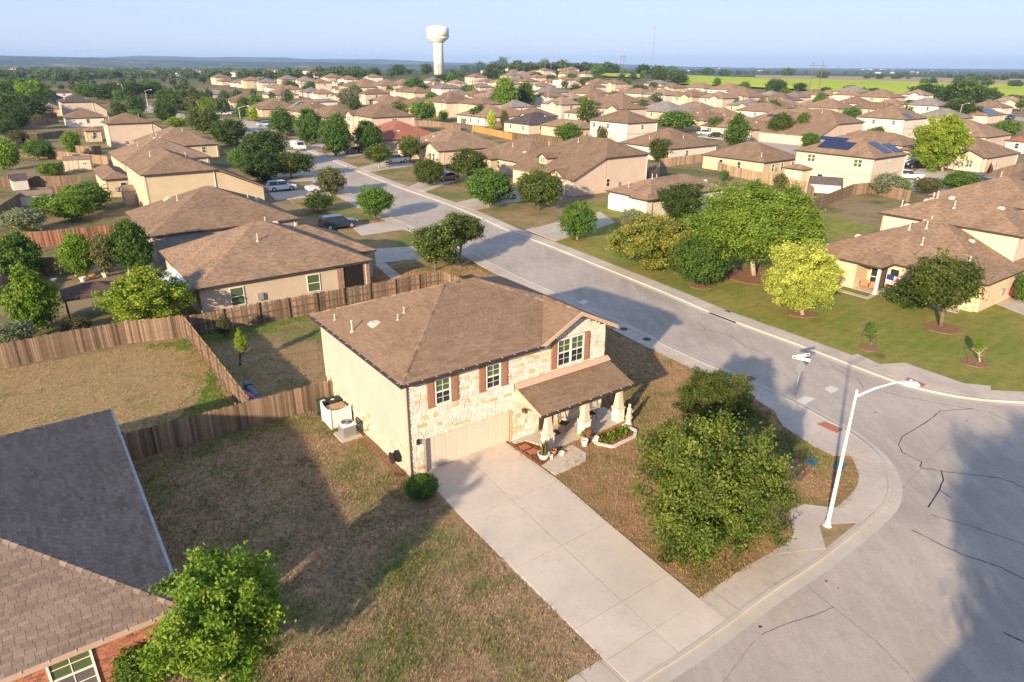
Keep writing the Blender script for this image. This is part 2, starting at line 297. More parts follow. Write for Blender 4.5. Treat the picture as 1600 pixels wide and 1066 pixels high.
# ================================================================== SETTING
import bmesh
HO=np.array([-5.142,29.879,0.0])                       # near front corner of the stone house
def hl(x,y,z=0.): return L(HO,x,y,z)
def xy(p): return np.array([p[0],p[1]])
def flat(name,pts,z,mat,zb=None,parent=None,**k):
    """a sheet (or a slab if zb is given) from a concave outline of world points"""
    me=bpy.data.meshes.new(name); bm=bmesh.new()
    vs=[bm.verts.new((float(p[0]),float(p[1]),z)) for p in pts]; f=bm.faces.new(vs)
    bm.normal_update()
    if f.normal.z<0: f.normal_flip()
    if zb is not None:
        r=bmesh.ops.extrude_face_region(bm,geom=[f]); 
        for e in r['geom']:
            if isinstance(e,bmesh.types.BMVert): e.co.z=z
        for v in vs: v.co.z=zb
        bm.normal_update()
    bmesh.ops.triangulate(bm,faces=[q for q in bm.faces if len(q.verts)>4]); bmesh.ops.recalc_face_normals(bm,faces=bm.faces)
    if zb is None:
        for q in bm.faces:
            if q.normal.z<0: q.normal_flip()
    bm.to_mesh(me); bm.free(); me.materials.append(mat); return link(name,me,parent,**k)
def resample(P,step):
    P=[xy(p) for p in P]; out=[P[0]]; acc=0
    for a,b in zip(P,P[1:]):
        Ln=np.linalg.norm(b-a); n=max(1,int(round(Ln/step)))
        for i in range(1,n+1): out.append(a+(b-a)*i/n)
    return out
def smooth(P,it=2):
    for _ in range(it):
        Q=[P[0]]
        for a,b in zip(P,P[1:]): Q+= [a*.75+b*.25,a*.25+b*.75]
        P=Q+[P[-1]]
    return P
def offset(P,d):
    out=[]
    for i,p in enumerate(P):
        a=P[max(i-1,0)]; b=P[min(i+1,len(P)-1)]; t=(b-a)/np.linalg.norm(b-a); out.append(p+np.array([-t[1],t[0]])*d)
    return out
def strip(name,A,B,z,mat,zb=None,parent=None,**k):
    mb=MB()
    for i in range(len(A)-1):
        q=[A[i],B[i],B[i+1],A[i+1]]
        if zb is None: mb.poly([(p[0],p[1],z) for p in q])
        else: mb.prism(q,zb,z)
    return mb.build(name,mat,parent,**k)
# terrain: one sheet out to the horizon
def make_ground():
    rad=[0]+[3*1.075**i for i in range(112)]; na=200; v=[];f=[]
    for r in rad:
        for a in range(na):
            an=2*math.pi*a/na; x,y=r*math.cos(an),r*math.sin(an)
            h=terr(x,y)
            if r>350: h+=noise.noise(Vector((x*.004,y*.004,0)))*min((r-350)/400,1)*1.2
            if r>2500: h+=max(0,noise.noise(Vector((x*.0006,y*.0006,3))))*min((r-2500)/2500,1)*14
            v.append((x,y,h))
    for i in range(len(rad)-1):
        for a in range(na): f.append((i*na+a,i*na+(a+1)%na,(i+1)*na+(a+1)%na,(i+1)*na+a))
    me=bpy.data.meshes.new('ground'); me.from_pydata(v,[],f); me.materials.append(M['terrain'])
    me.polygons.foreach_set('use_smooth',[True]*len(f)); o=link('ground',me,kind='structure')
    me.update()
    if me.polygons[400].normal.z<0: me.flip_normals()
make_ground()
def make_hills(name,dist,base,amp,a0,a1,seed,depth=2200):
    nr,na=14,260; v=[];f=[]
    for j in range(nr):
        for i in range(na):
            an=a0+(a1-a0)*i/(na-1); rr=dist+depth*j/(nr-1); x,y=rr*math.sin(an),rr*math.cos(an)
            prof=math.sin(math.pi*min(j/(nr-1)*1.15,1))**.8
            px=800+F*math.tan(an)*1.05
            n=noise.fractal(Vector((x*.00045,y*.00045,seed)),1.,2.,5)
            side=min(max((1250-px)/800,.12),1)
            h=(base+amp*n)*prof*side-14
            v.append((x,y,h))
    for j in range(nr-1):
        for i in range(na-1): f.append((j*na+i,j*na+i+1,(j+1)*na+i+1,(j+1)*na+i))
    me=bpy.data.meshes.new(name); me.from_pydata(v,[],f); me.materials.append(M['hill_woods']); me.polygons.foreach_set('use_smooth',[True]*len(f)); me.update()
    if me.polygons[10].normal.z<0: me.flip_normals()
    link(name,me,kind='structure')
make_hills('hills',4600,44,34,-.80,.80,1.7)
make_hills('far_hills',7800,76,50,-.85,.85,5.1,2500)
# street lines ---------------------------------------------------------------
KRp=[(290,172),(350,190),(400,204),(440,219),(482,236),(513,248),(560,268),(618,291),(707,321),(757,343),(800,363),(862,385),(925,411),(960,425),(1017,448),(1062,467),(1107,487),(1150,503),(1199,521),(1260,543),(1319,566),(1406,599),(1456,612),(1521,624),(1599,629),(1700,633)]
KR=[xy(G(*p,.1)) for p in KRp]; KR=smooth([KR[0]]+KR[1:],2)
KLp=[(525,296),(565,318),(620,343),(680,370),(722,387),(800,427),(860,453),(960,500),(1040,539),(1085,560),(1137,582),(1180,600),(1243,628),(1282,650),(1330,675),(1364,701),(1386,728),(1395,756),(1391,782),(1373,803),(1346,826),(1282,877),(1197,930),(1139,975),(1059,1031)]
far=offset(KR,-9.6); KLn=[xy(G(*p,.1)) for p in KLp]
far=[p for p in far if p[1]>KLn[0][1]+12]
KL=far+KLn+[xy(hl(.76,-15.8)),xy(hl(-4,-15.82)),xy(hl(-60,-15.85))]
KL=smooth(KL,2)
end=KR[-1]; e2=end+xy(XD)*70
road=[*KR,e2,xy(hl(100,-26.5)),xy(hl(-60,-26.5)),*KL[::-1]]
flat('road',road,.012,M['asphalt'],kind='structure')
# gutter pans, kerbs, pavements
strip('gutter',offset(KR,0.0),offset(KR,-.5),.018,M['kerb'],kind='structure')
strip('gutter',offset(KL,0.0),offset(KL,.5),.018,M['kerb'],kind='structure')
strip('kerb',offset(KR,.17),KR,.13,M['kerb'],.0,kind='structure')
strip('kerb',KL,offset(KL,-.17),.13,M['kerb'],.0,kind='structure')
def walk(name,A,B,n_near,z=.11):
    """pavement whose slabs near the camera are separate panels, joined further off"""
    w_=link(name,MB_empty(A,B,z-.03),None,kind='structure')
    acc=0; far_mb=MB(); used=0
    for i in range(len(A)-1):
        a0,a1,b0,b1=A[i],A[i+1],B[i],B[i+1]; g=.012/max(np.linalg.norm(a1-a0),.1)
        q=[a0+(a1-a0)*g,b0+(b1-b0)*g,b0+(b1-b0)*(1-g),a0+(a1-a0)*(1-g)]
        dist=np.linalg.norm((a0+b0)/2)
        if dist<85 and used<n_near:
            mb=MB(); mb.prism(q,z-.05,z+random.uniform(-.004,.004)); mb.build('slab',M['concrete_walk'],w_); used+=1
        else: far_mb.prism(q,z-.05,z)
    if far_mb.f: far_mb.build('slabs',M['concrete_walk'],w_,kind='stuff')
    return w_
def MB_empty(A,B,z):
    mb=MB()
    for i in range(len(A)-1): mb.poly([(*A[i],z),(*B[i],z),(*B[i+1],z),(*A[i+1],z)])
    return mb.mesh('pavement_bed',M['kerb'])
KR2=resample(KR,1.6); walk('pavement',offset(KR2,1.62),offset(KR2,.18),90)
cut=[p for p in KL if (p-xy(hl(5.9,0)))@xy(XD)>0 or p[1]>60]
KL2=resample(KL,1.6)
def side_ok(p):                      # pavement stops at the driveway
    v=p-xy(HO); x=v@xy(XD[:2]); return True
iA,iB=offset(KL2,-.18),offset(KL2,-1.55)
walk('pavement',iA,iB,110)
# corner flares and the ramp with its red tactile panel
def pxpoly(ps,z): return [xy(G(*p,z)) for p in ps]
flat('pavement_corner',pxpoly([(1180,603),(1243,632),(1282,655),(1322,676),(1350,700),(1330,712),(1303,712),(1277,700),(1248,682),(1223,666),(1209,642),(1180,624)],.11),.118,M['concrete_walk'],.02,kind='structure')
flat('pavement_corner',pxpoly([(1330,712),(1358,702),(1380,730),(1386,757),(1380,782),(1362,800),(1340,816),(1280,821),(1290,857),(1213,866),(1240,835),(1234,797),(1256,788),(1293,792),(1314,794),(1330,780),(1340,762),(1343,743)],.11),.122,M['concrete_walk'],.02,kind='structure')
flat('pavement_corner',pxpoly([(1319,560),(1340,553),(1374,569),(1414,567),(1440,576),(1506,599),(1548,603),(1548,622),(1480,612),(1420,598)],.11),.118,M['concrete_walk'],.02,kind='structure')
rp=flat('ramp_panel',pxpoly([(1276,663),(1288,659),(1318,671),(1307,677)],.12),.135,M['tactile'],.1); tag(rp,'worn red tactile ramp panel in the pavement beside the lamp post corner','ramp panel')
rp=flat('ramp_panel',pxpoly([(1413,593),(1420,590),(1447,601),(1441,605)],.12),.135,M['tactile'],.1); tag(rp,'worn red tactile ramp panel across the street by the mown green lawn','ramp panel')
# lawns (2-3 cm below the pavements, standing on the ground)
drv_r=[hl(5.55,-15.0),hl(5.75,-8.6),hl(6.15,-4.2),hl(6.15,0.02)]
LAWN_A=pxpoly([(1092,940),(1144,904),(1213,866),(1240,835),(1234,797),(1256,788),(1293,792),(1314,794),(1330,780),(1340,762),(1343,743),(1335,720),(1323,708),(1303,712),(1277,700),(1248,682),(1223,666),(1209,642),(1180,623),(1100,585),(1030,551),(960,519),(900,490),(800,446),(735,413),(700,396)],.1)+[xy(hl(-2,36)),xy(hl(-2,27.7)),xy(hl(17.5,27.3)),xy(hl(19.35,6.6)),xy(hl(13.2,6.6)),xy(hl(13.2,0)),xy(hl(5.9,0)),xy(hl(5.62,-8.6)),xy(hl(5.3,-14.3))]
LAWN_B=[xy(hl(*p)) for p in [(-45,-14.35),(.14,-14.35),(.2,-8.6),(.35,-3),(.75,0),(0,0),(0,10.3),(-45,10.3)]]
flat('lawn',LAWN_A,.095,M['lawn_corner'],.0,kind='structure'); flat('lawn',LAWN_B,.095,M['lawn_side'],.0,kind='structure')
flat('grass_island',pxpoly([(1280,821),(1338,818),(1290,857)],.12),.127,M['lawn_side'],kind='structure')
YARD_A=[xy(hl(*p)) for p in [(-4.95,10.3),(0,10.3),(0,11),(13.1,11),(13.1,6.9),(19.3,6.9),(17.6,27.2),(-4.95,27.4)]]
YARD_B=[xy(hl(*p)) for p in [(-45,10.3),(-5.05,10.3),(-5.05,27.6),(-45,31)]]
flat('lawn',YARD_A,.05,M['lawn_mixed'],.0,kind='structure'); flat('lawn',YARD_B,.05,M['lawn_back'],.0,kind='structure')
KRn=[p for p in KR2 if p[1]<82]; KRf=[p for p in KR2 if p[1]>=80]
flat('lawn',offset(KRn,1.65)+[xy(G(*p)) for p in [(1800,640),(1760,560),(1640,430),(1290,335),(1040,300),(905,318)]],.095,M['lawn_green'],.0,kind='structure')
strip('lawn',offset(KRf,1.65),offset(KRf,10),.09,M['lawn_mixed'],.0,kind='structure')
KLf=[p for p in KL2 if p[1]>72]
strip('lawn',offset(KLf,-1.6),offset(KLf,-9),.09,M['lawn_mixed'],.0,kind='structure')
# the long driveway of the stone house: ten slabs
dw=flat('driveway',[hl(.5,0.2),hl(6.05,0.2),hl(5.6,-8.6),hl(5.3,-15.72),hl(.1,-15.72),hl(.2,-8.6)],.1,M['kerb'],.0,kind='structure')
rows_=[(0.12,.55,3.40,6.05),(-4.55,.33,3.08,6.08),(-8.62,.26,2.88,5.7),(-12.66,.16,2.68,5.42),(-14.42,.12,2.60,5.32),(-15.72,.12,2.52,5.28)]
for (ya,a0,a1,a2),(yb,b0,b1,b2) in zip(rows_,rows_[1:]):
    for (p0,p1,q0,q1) in ((a0,a1,b0,b1),(a1,a2,b1,b2)):
        g=.014; mb=MB(); mb.prism([hl(p0+g,ya-g),hl(p1-g,ya-g),hl(q1-g,yb+g),hl(q0+g,yb+g)][::-1],.06,.125+random.uniform(-.004,.004)); mb.build('slab',M['concrete_drive'],dw)
wk=flat('garden_path',[hl(6.2,-2.98),hl(8.9,-2.28),hl(9.02,-3.4),hl(8.4,-4.05),hl(6.2,-4.12)],.1,M['kerb'],.0,kind='structure')
for q in ([(6.22,-3.0),(7.5,-2.62),(7.5,-4.06),(6.22,-4.1)],[(7.53,-2.6),(8.9,-2.28),(9.0,-3.4),(8.38,-4.03),(7.53,-4.05)]):
    mb=MB(); mb.prism([hl(*p) for p in q][::-1],.06,.128); mb.build('slab',M['concrete_drive'],wk)
# driveways of the other houses
for i,q in enumerate([[(822,359),(868,377),(962,348),(938,331)],[(708,318),(741,329),(820,313),(795,297)],[(638,292),(664,300),(716,282),(690,270)],[(561,262),(578,269),(650,258),(625,246)],[(508,242),(520,250),(572,241),(556,231)],[(480,231),(488,236),(510,227),(500,221)],
    [(548,353),(612,345),(637,357),(565,368)],[(585,389),(645,385),(667,403),(587,412)],[(420,301),(540,292),(550,302),(430,313)],[(405,277),(468,271),(488,282),(425,286)],[(585,413),(600,410),(628,432),(612,437)],
    [(380,187),(430,197),(440,205),(378,202)],[(1500,452),(1600,492),(1700,510),(1700,455),(1560,440)],[(1395,285),(1440,262),(1500,275),(1450,292)],[(1090,213),(1130,218),(1150,208),(1115,203)]]):
    zz=.135; o=flat('driveway',[xy(G(*p,.12)) for p in q],zz,M['concrete_walk'],.0,kind='structure')
# streets beyond the first row of houses
def far_street(name,pts,w_):
    P=[xy(GT(*p)) for p in pts]; P=resample(P,12); A,B=offset(P,w_/2),offset(P,-w_/2); mb=MB()
    for i in range(len(A)-1): mb.poly([(A[i][0],A[i][1],terr(*A[i])+.06),(B[i][0],B[i][1],terr(*B[i])+.06),(B[i+1][0],B[i+1][1],terr(*B[i+1])+.06),(A[i+1][0],A[i+1][1],terr(*A[i+1])+.06)])
    mb.build(name,M['asphalt'],kind='structure')
far_street('side_street',[(1100,200),(1240,232),(1340,262),(1460,300)],10)
far_street('side_street',[(1470,268),(1600,300)],9); far_street('side_street',[(1560,180),(1600,188),(1660,196)],9)
far_street('side_street',[(200,160),(290,186),(375,205)],9)
# green fields beyond the houses
def field(name,tl,tr,br_,bl,mat,dz,nx=28,ny=10,**k):
    mb=MB(); P=[[None]*(ny+1) for _ in range(nx+1)]
    for i in range(nx+1):
        for j in range(ny+1):
            a,b=i/nx,j/ny; px=(tl[0]*(1-a)+tr[0]*a)*(1-b)+(bl[0]*(1-a)+br_[0]*a)*b; py=(tl[1]*(1-a)+tr[1]*a)*(1-b)+(bl[1]*(1-a)+br_[1]*a)*b
            q=GT(px,py); P[i][j]=(q[0],q[1],terr(q[0],q[1])+dz)
    for i in range(nx):
        for j in range(ny): mb.poly([P[i][j],P[i][j+1],P[i+1][j+1],P[i+1][j]])
    mb.build(name,mat,kind='structure',**k)
field('field',(1060,119),(1700,137),(1700,165),(1060,133),M['field_green'],1.3)
field('dry_field',(1180,118),(1700,126),(1700,139),(1180,124),M['field_dry'],1.1)
field('field',(930,116),(1000,118),(1000,124),(930,121),M['field_green'],1.5,6,3)
field('field',(-60,108),(120,106),(120,112),(-60,114),M['field_green'],1.6,8,3)
# air
hz=MB(); hz.box(-14000,14000,-1500,14000,-60,135); hm=bpy.data.materials.new('haze'); hm.use_nodes=True; ht=hm.node_tree; ht.nodes.remove(ht.nodes['Principled BSDF'])
pv=ht.nodes.new('ShaderNodeVolumePrincipled'); pv.inputs['Color'].default_value=(.42,.64,1,1); pv.inputs['Density'].default_value=HAZE; pv.inputs['Anisotropy'].default_value=0.0
ht.links.new(pv.outputs[0],ht.nodes['Material Output'].inputs['Volume'])
hz.build('haze',hm,kind='stuff')

def tufts(name,poly,mat,dens,h,seed,zz=.095,excl=None):
    """short grass blades over a lawn outline; nobody could count them"""
    rs=np.random.RandomState(seed); P=np.array([[p[0],p[1]] for p in poly]); mn,mx=P.min(0),P.max(0); n=int((mx-mn).prod()*dens); q=mn+rs.rand(n,2)*(mx-mn); ins=np.zeros(n,bool)
    for i in range(len(P)):
        a,b=P[i],P[(i+1)%len(P)]; c=((a[1]>q[:,1])!=(b[1]>q[:,1])); xx=(b[0]-a[0])*(q[:,1]-a[1])/(b[1]-a[1]+1e-12)+a[0]; ins^=c&(q[:,0]<xx)
    q=q[ins]; dd=np.hypot(q[:,0],q[:,1]); q=q[(dd<70)&(q[:,1]>8)]; k=3; q=np.repeat(q,k,0)+rs.normal(0,.03,(len(q)*k,2)); n=len(q)
    pn=np.array([noise.noise(Vector((x*.6,y*.6,2))) for x,y in q[::k]]).repeat(k)[:n]; hh=h*(.5+.9*rs.rand(n))*(1+.6*pn); a=rs.rand(n)*6.28; w_=.010+.008*rs.rand(n); lean=rs.normal(0,.5,(n,2))*hh[:,None]
    V=np.zeros((n,3,3)); V[:,0,:2]=q-np.stack([np.cos(a)*w_,np.sin(a)*w_],1); V[:,1,:2]=q+np.stack([np.cos(a)*w_,np.sin(a)*w_],1); V[:,2,:2]=q+lean; V[:,:,2]=zz; V[:,2,2]+=hh
    me=bpy.data.meshes.new(name); me.vertices.add(n*3); me.vertices.foreach_set('co',V.reshape(-1)); me.loops.add(n*3); me.loops.foreach_set('vertex_index',np.arange(n*3,dtype=np.int32)); me.polygons.add(n); me.polygons.foreach_set('loop_start',np.arange(0,n*3,3,dtype=np.int32)); me.polygons.foreach_set('loop_total',np.full(n,3,dtype=np.int32)); at=me.attributes.new('tint','FLOAT','FACE'); at.data.foreach_set('value',rs.uniform(-.38,.55,n).astype(np.float32)); me.materials.append(M[mat]); me.update(); link(name,me,kind='stuff')
tufts('grass',LAWN_A,'lawn_corner',85,.085,1); tufts('grass',[xy(hl(*p)) for p in [(-14,-14.35),(.1,-14.35),(.2,-8.6),(.3,-3),(-.1,0),(-.5,10.2),(-14,10.2)]],'lawn_side',120,.09,2)
tufts('grass',YARD_A,'lawn_mixed',30,.08,3,.05); tufts('grass',YARD_B,'lawn_back',30,.08,4,.05)

def wavy(P,amp,seed):
    rs=random.Random(seed); Q=resample([np.array(p) for p in P]+[np.array(P[0])],.5)[:-1]; return [xy(hl(q[0]+rs.uniform(-amp,amp),q[1]+rs.uniform(-amp,amp))) for q in Q]
for i,(P,z) in enumerate((([(-12.2,10.35),(-5.2,10.35),(-5.2,20.5),(-6.2,17.5),(-7.4,15.2),(-9.4,13.6),(-12,13.0)],.058),([(-9,27.9),(-5.2,27.3),(-5.2,24.5),(-6.4,26.2)],.058),([(-4.8,25.6),(3,26.2),(8,25.9),(8,27.2),(-4.8,27.3)],.058))):
    pl=wavy(P,.28,i); flat('lush_grass',pl,z,M['lawn_lush'],kind='structure'); tufts('grass',pl,'lawn_lush',60,.09,20+i,z)
    tufts('grass',wavy([(sum(p[0] for p in P)/len(P)+(q[0]-sum(p[0] for p in P)/len(P))*1.0,q[1]+(-.9 if i else 1.1)) for q in P],.5,40+i),'lawn_lush',22,.09,30+i,z-.01)
for i,P in enumerate(([(-11.4,9.9),(-4,9.9),(-3.2,9.2),(-6,8.4),(-8,8.6),(-11.3,7.4)],[(-4.4,5),(-2.2,4.9),(-.9,2.2),(-.9,-.5),(-2.4,-3.2),(-4.6,-2.5),(-3.5,1.5)],[(-6.6,-8),(-4,-4.8),(-2.2,-6.2),(-3.2,-10.5),(-5.6,-12)],[(9.5,-9),(12.5,-7),(15.5,-2),(17,1),(18.6,4.8),(16.5,4),(14,0),(11.5,-5)],[(22.15, -3.4), (21.32, -6.4), (20.23, -8.25), (19.63, -10.47), (19.77, -11.72), (19.97, -12.34), (18.46, -13.37), (17.82, -12.33), (17.56, -10.62), (17.4, -8.72), (18.36, -6.27)])):
    for k in range(2): tufts('grass',wavy([(sum(p[0] for p in P)/len(P)+(q[0]-sum(p[0] for p in P)/len(P))*(1-.3*k),sum(p[1] for p in P)/len(P)+(q[1]-sum(p[1] for p in P)/len(P))*(1-.3*k)) for q in P],.5,50+i),'lawn_lush',55,.085,60+i+10*k,.095)
# ================================================================== HOUSES
def hip(x0,x1,y0,y1,ze,p):
    W,D=x1-x0,y1-y0
    if W>=D:
        h=D/2; z=ze+p*h; ym=(y0+y1)/2; A=(x0+h,ym,z); B=(x1-h,ym,z)
        if W-D<.4: A=(x0+h-.15,ym,z); B=(x1-h+.15,ym,z)
        return [[(x0,y0,ze),(x1,y0,ze),B,A],[(x1,y0,ze),(x1,y1,ze),B],[(x1,y1,ze),(x0,y1,ze),A,B],[(x0,y1,ze),(x0,y0,ze),A]],z
    h=W/2; z=ze+p*h; xm=(x0+x1)/2; A=(xm,y0+h,z); B=(xm,y1-h,z)
    return [[(x0,y0,ze),(x1,y0,ze),A],[(x1,y0,ze),(x1,y1,ze),B,A],[(x1,y1,ze),(x0,y1,ze),B],[(x0,y1,ze),(x0,y0,ze),A,B]],z
def eaves(mb,x0,x1,y0,y1,ze,t=.17,mi=1):
    c=[(x0,y0),(x1,y0),(x1,y1),(x0,y1)]
    for i in range(4):
        a,b=c[i],c[(i+1)%4]; mb.poly([(a[0],a[1],ze-t),(b[0],b[1],ze-t),(b[0],b[1],ze),(a[0],a[1],ze)],mi)
    mb.poly([(p[0],p[1],ze-t) for p in c[::-1]],mi)
def gable_roof(mb,face,a,b,out,ze,p,oh=.4,inn=None,mi=0,ti=1):
    """gable wing: ridge at right angles to the face, end at distance OUT in front of it"""
    h=(b-a)/2+oh; m=(a+b)/2; z=ze+p*h; inn=h if inn is None else inn
    T=(lambda u,d,zz:(-d,u,zz)) if face=='L' else (lambda u,d,zz:(u,-d,zz))
    o=out+oh; A,B=m-h,m+h
    P=[[T(A,o,ze),T(m,o,z),T(m,-inn,z),T(A,0,ze)],[T(m,o,z),T(B,o,ze),T(B,0,ze),T(m,-inn,z)]]
    if face!='L': P=[q[::-1] for q in P]
    for q in P: mb.poly(q[::-1] if face=='L' else q[::-1][::-1][::-1],mi)
    t=.16
    for u0,z0,u1,z1 in ((A,ze,m,z),(m,z,B,ze)):
        mb.poly([T(u0,o,z0-t),T(u1,o,z1-t),T(u1,o,z1),T(u0,o,z0)],ti); mb.poly([T(u0,o,z0-t),T(u1,o,z1-t),T(u1,-inn*.0,z1-t),T(u0,0,z0-t)],ti)
    for u in (A,B): mb.poly([T(u,o,ze-t),T(u,0,ze-t),T(u,0,ze),T(u,o,ze)],ti)
    return z
_win={}
def window(parent,face,u,zc,w_,h_,off=0.,glass='glass_dark',mull=True,split=False,name='window'):
    k=(round(w_,2),round(h_,2),glass,mull,split)
    if k not in _win:
        b=.055; f=MB()
        for q in ((-w_/2,w_/2,h_/2-b,h_/2),(-w_/2,w_/2,-h_/2,-h_/2+b),(-w_/2,-w_/2+b,-h_/2+b,h_/2-b),(w_/2-b,w_/2,-h_/2+b,h_/2-b)): f.box(q[0],q[1],-.06,.0,q[2],q[3])
        if mull: f.box(-w_/2+b,w_/2-b,-.05,0,-.03,.03)
        if split: f.box(-.05,.05,-.055,0,-h_/2+b,h_/2-b)
        g=MB(); g.box(-w_/2+b,w_/2-b,-.025,-.002,-h_/2+b,h_/2-b)
        _win[k]=(f.mesh('window_frame',M['trim_white']),g.mesh('pane',M[glass]))
    f,g=_win[k]; loc,rot=((u,off,zc),0) if face=='N' else ((off,u,zc),-math.pi/2)
    o=link(name,f,parent,loc,rot); link('pane',g,o); return o
_pipe=_box=None
def roof_bits(parent,x0,x1,y0,y1,ze,p,n,rnd,big=True):
    global _pipe,_box
    if _pipe is None:
        m=MB(); m.lathe([(.16,-.1),(.14,.06),(.055,.08),(.055,.6),(.085,.61),(.085,.68),(.0,.72)],n=8); _pipe=m.mesh('vent_pipe',M['clip'])
        m=MB(); m.hexa([(-.24,-.22,-.1),(.24,-.22,-.1),(.24,.22,-.1),(-.24,.22,-.1)],[(-.19,-.17,.16),(.19,-.17,.16),(.19,.17,.16),(-.19,.17,.16)]); m.box(-.26,.26,-.26,.26,-.12,.02); _box=m.mesh('roof_vent',M['stone_edge'])
    for i in range(n):
        x=rnd.uniform(x0+1.2,x1-1.2); y=rnd.uniform(y0+1.2,y1-1.2); h=min(x-x0,x1-x,y-y0,y1-y,(x1-x0)/2,(y1-y0)/2)
        link('vent_pipe' if i%2==0 else 'roof_vent',_pipe if i%2==0 else _box,parent,(x,y,ze+p*h))
def windows_auto(t,W,D,ze,rnd,glass):
    two=ze>4; n=0
    for face,Ln in (('L',D),('N',W)):
        rows=[ze-1.15]+([1.5] if two else [])
        if not two: rows=[ze-1.15]
        for zc in rows:
            k=max(1,int(Ln/5)) if face=='L' else max(1,int(Ln/7))
            for i in range(k):
                if rnd.random()<.18: continue
                u=(i+.5)*Ln/k+rnd.uniform(-.6,.6); w_=rnd.choice([.9,.9,1.5]); window(t,face,u,zc,w_,1.35 if w_<1.2 else 1.2,-.01,rnd.choice(glass),True,w_>1.2)
HOUSES=[]
brickish('brickwork',(.22,.10,.065),(.34,.17,.11),(.34,.29,.24),.22,.075)
def house(N,W,D,ze=2.9,p=.44,wall='wall_cream',roof='roof_brown',oh=.42,wings=(),salt=None,wins=None,bits=3,look=None,label=None,far=False,seed=0,solar=(),trim='gutter_dark',chim=None,front=None,name='house'):
    """N: pixel of the near eave corner; W, D: eave lengths in metres, or pixels of the other two eave corners"""
    e=G(N[0],N[1],ze) if not far else GT(N[0],N[1],ze)
    g=terr(e[0],e[1]) if far else 0.
    if not isinstance(W,(int,float)): q=(G(W[0],W[1],ze) if not far else np.array(GT(W[0],W[1],ze)))-e; W=abs(q@XD)
    if not isinstance(D,(int,float)): q=(G(D[0],D[1],ze) if not far else np.array(GT(D[0],D[1],ze)))-e; D=abs(q@YD)
    W=min(W,16.5); D=min(D,19.)
    o=L((e[0],e[1],0),oh,oh); t=thing(name,(o[0],o[1],g),TH,label,'house','houses of the neighbourhood')
    W-=2*oh; D-=2*oh; rnd=random.Random(seed*31+int(N[0]*7+N[1])); t['_look']=look or ''
    mb=MB(); roofm=MB(); mb.box(0,W,0,D,-.6,ze-.1)
    for pl in hip(-oh,W+oh,-oh,D+oh,ze,p)[0]: roofm.poly(pl)
    eaves(roofm,-oh,W+oh,-oh,D+oh,ze)
    for (face,a,b,out,kind) in wings:
        zw=2.9 if ze>4 and kind.endswith('low') else ze
        if face=='L': mb.box(-out,.2,a,b,-.6,zw-.1)
        else: mb.box(a,b,-out,.2,-.6,zw-.1)
        if kind.startswith('gable'):
            z=gable_roof(roofm,face,a,b,out,zw,p,oh,inn=((b-a)/2+oh) if zw==ze else 0)
            m=(a+b)/2; hh=(b-a)/2; T=(lambda u,d,zz:(-d,u,zz)) if face=='L' else (lambda u,d,zz:(u,-d,zz))
            tri=[T(a,out,zw-.1),T(b,out,zw-.1),T(m,out,zw-.12+p*(hh+oh)-.05)]
            mb.hexa(tri,[T(a,out-.2,zw-.1),T(b,out-.2,zw-.1),T(m,out-.2,zw-.17+p*(hh+oh))])
        else:
            x0,x1,y0,y1=(-out-oh,min(W/2,(b-a)/2),a-oh,b+oh) if face=='L' else (a-oh,b+oh,-out-oh,min(D/2,(b-a)/2))
            if zw<ze:
                if face=='L': x1=0.1
                else: y1=0.1
            for pl in hip(x0,x1,y0,y1,zw,p)[0]: roofm.poly(pl)
            eaves(roofm,x0,x1,y0,y1,zw-.004)
    if salt:
        s,ex=salt; zl=2.75; a=-oh
        if s=='L':
            roofm.hexa([(-ex-oh,-oh,zl-.17),(-oh,-oh,ze-.17),(-oh,D+oh,ze-.17),(-ex-oh,D+oh,zl-.17)],[(-ex-oh,-oh,zl),(-oh,-oh,ze+.004),(-oh,D+oh,ze+.004),(-ex-oh,D+oh,zl)])
            for y0,y1 in ((0,.2),(D-.2,D)): mb.hexa([(-ex,y0,-.6),(0,y0,-.6),(0,y1,-.6),(-ex,y1,-.6)],[(-ex,y0,zl-.1),(0,y0,ze-.12),(0,y1,ze-.12),(-ex,y1,zl-.1)])
            mb.box(-ex,-ex+.2,.2,D-.2,-.6,zl-.1)
        else:
            roofm.hexa([(W+oh,-oh,ze-.17),(W+ex+oh,-oh,zl-.17),(W+ex+oh,D+oh,zl-.17),(W+oh,D+oh,ze-.17)],[(W+oh,-oh,ze+.004),(W+ex+oh,-oh,zl),(W+ex+oh,D+oh,zl),(W+oh,D+oh,ze+.004)])
            for y0,y1 in ((0,.2),(D-.2,D)): mb.hexa([(W,y0,-.6),(W+ex,y0,-.6),(W+ex,y1,-.6),(W,y1,-.6)],[(W,y0,ze-.12),(W+ex,y0,zl-.1),(W+ex,y1,zl-.1),(W,y1,ze-.12)])
            mb.box(W+ex-.2,W+ex,.2,D-.2,-.6,zl-.1)
    if chim: cb=MB(); cb.box(chim[0],chim[0]+.8,chim[1],chim[1]+1.1,0,chim[2]); cb.box(chim[0]-.06,chim[0]+.86,chim[1]-.06,chim[1]+1.16,chim[2],chim[2]+.15); cb.build('chimney',M[wall],t)
    if front: front(mb,roofm,t,W,D)
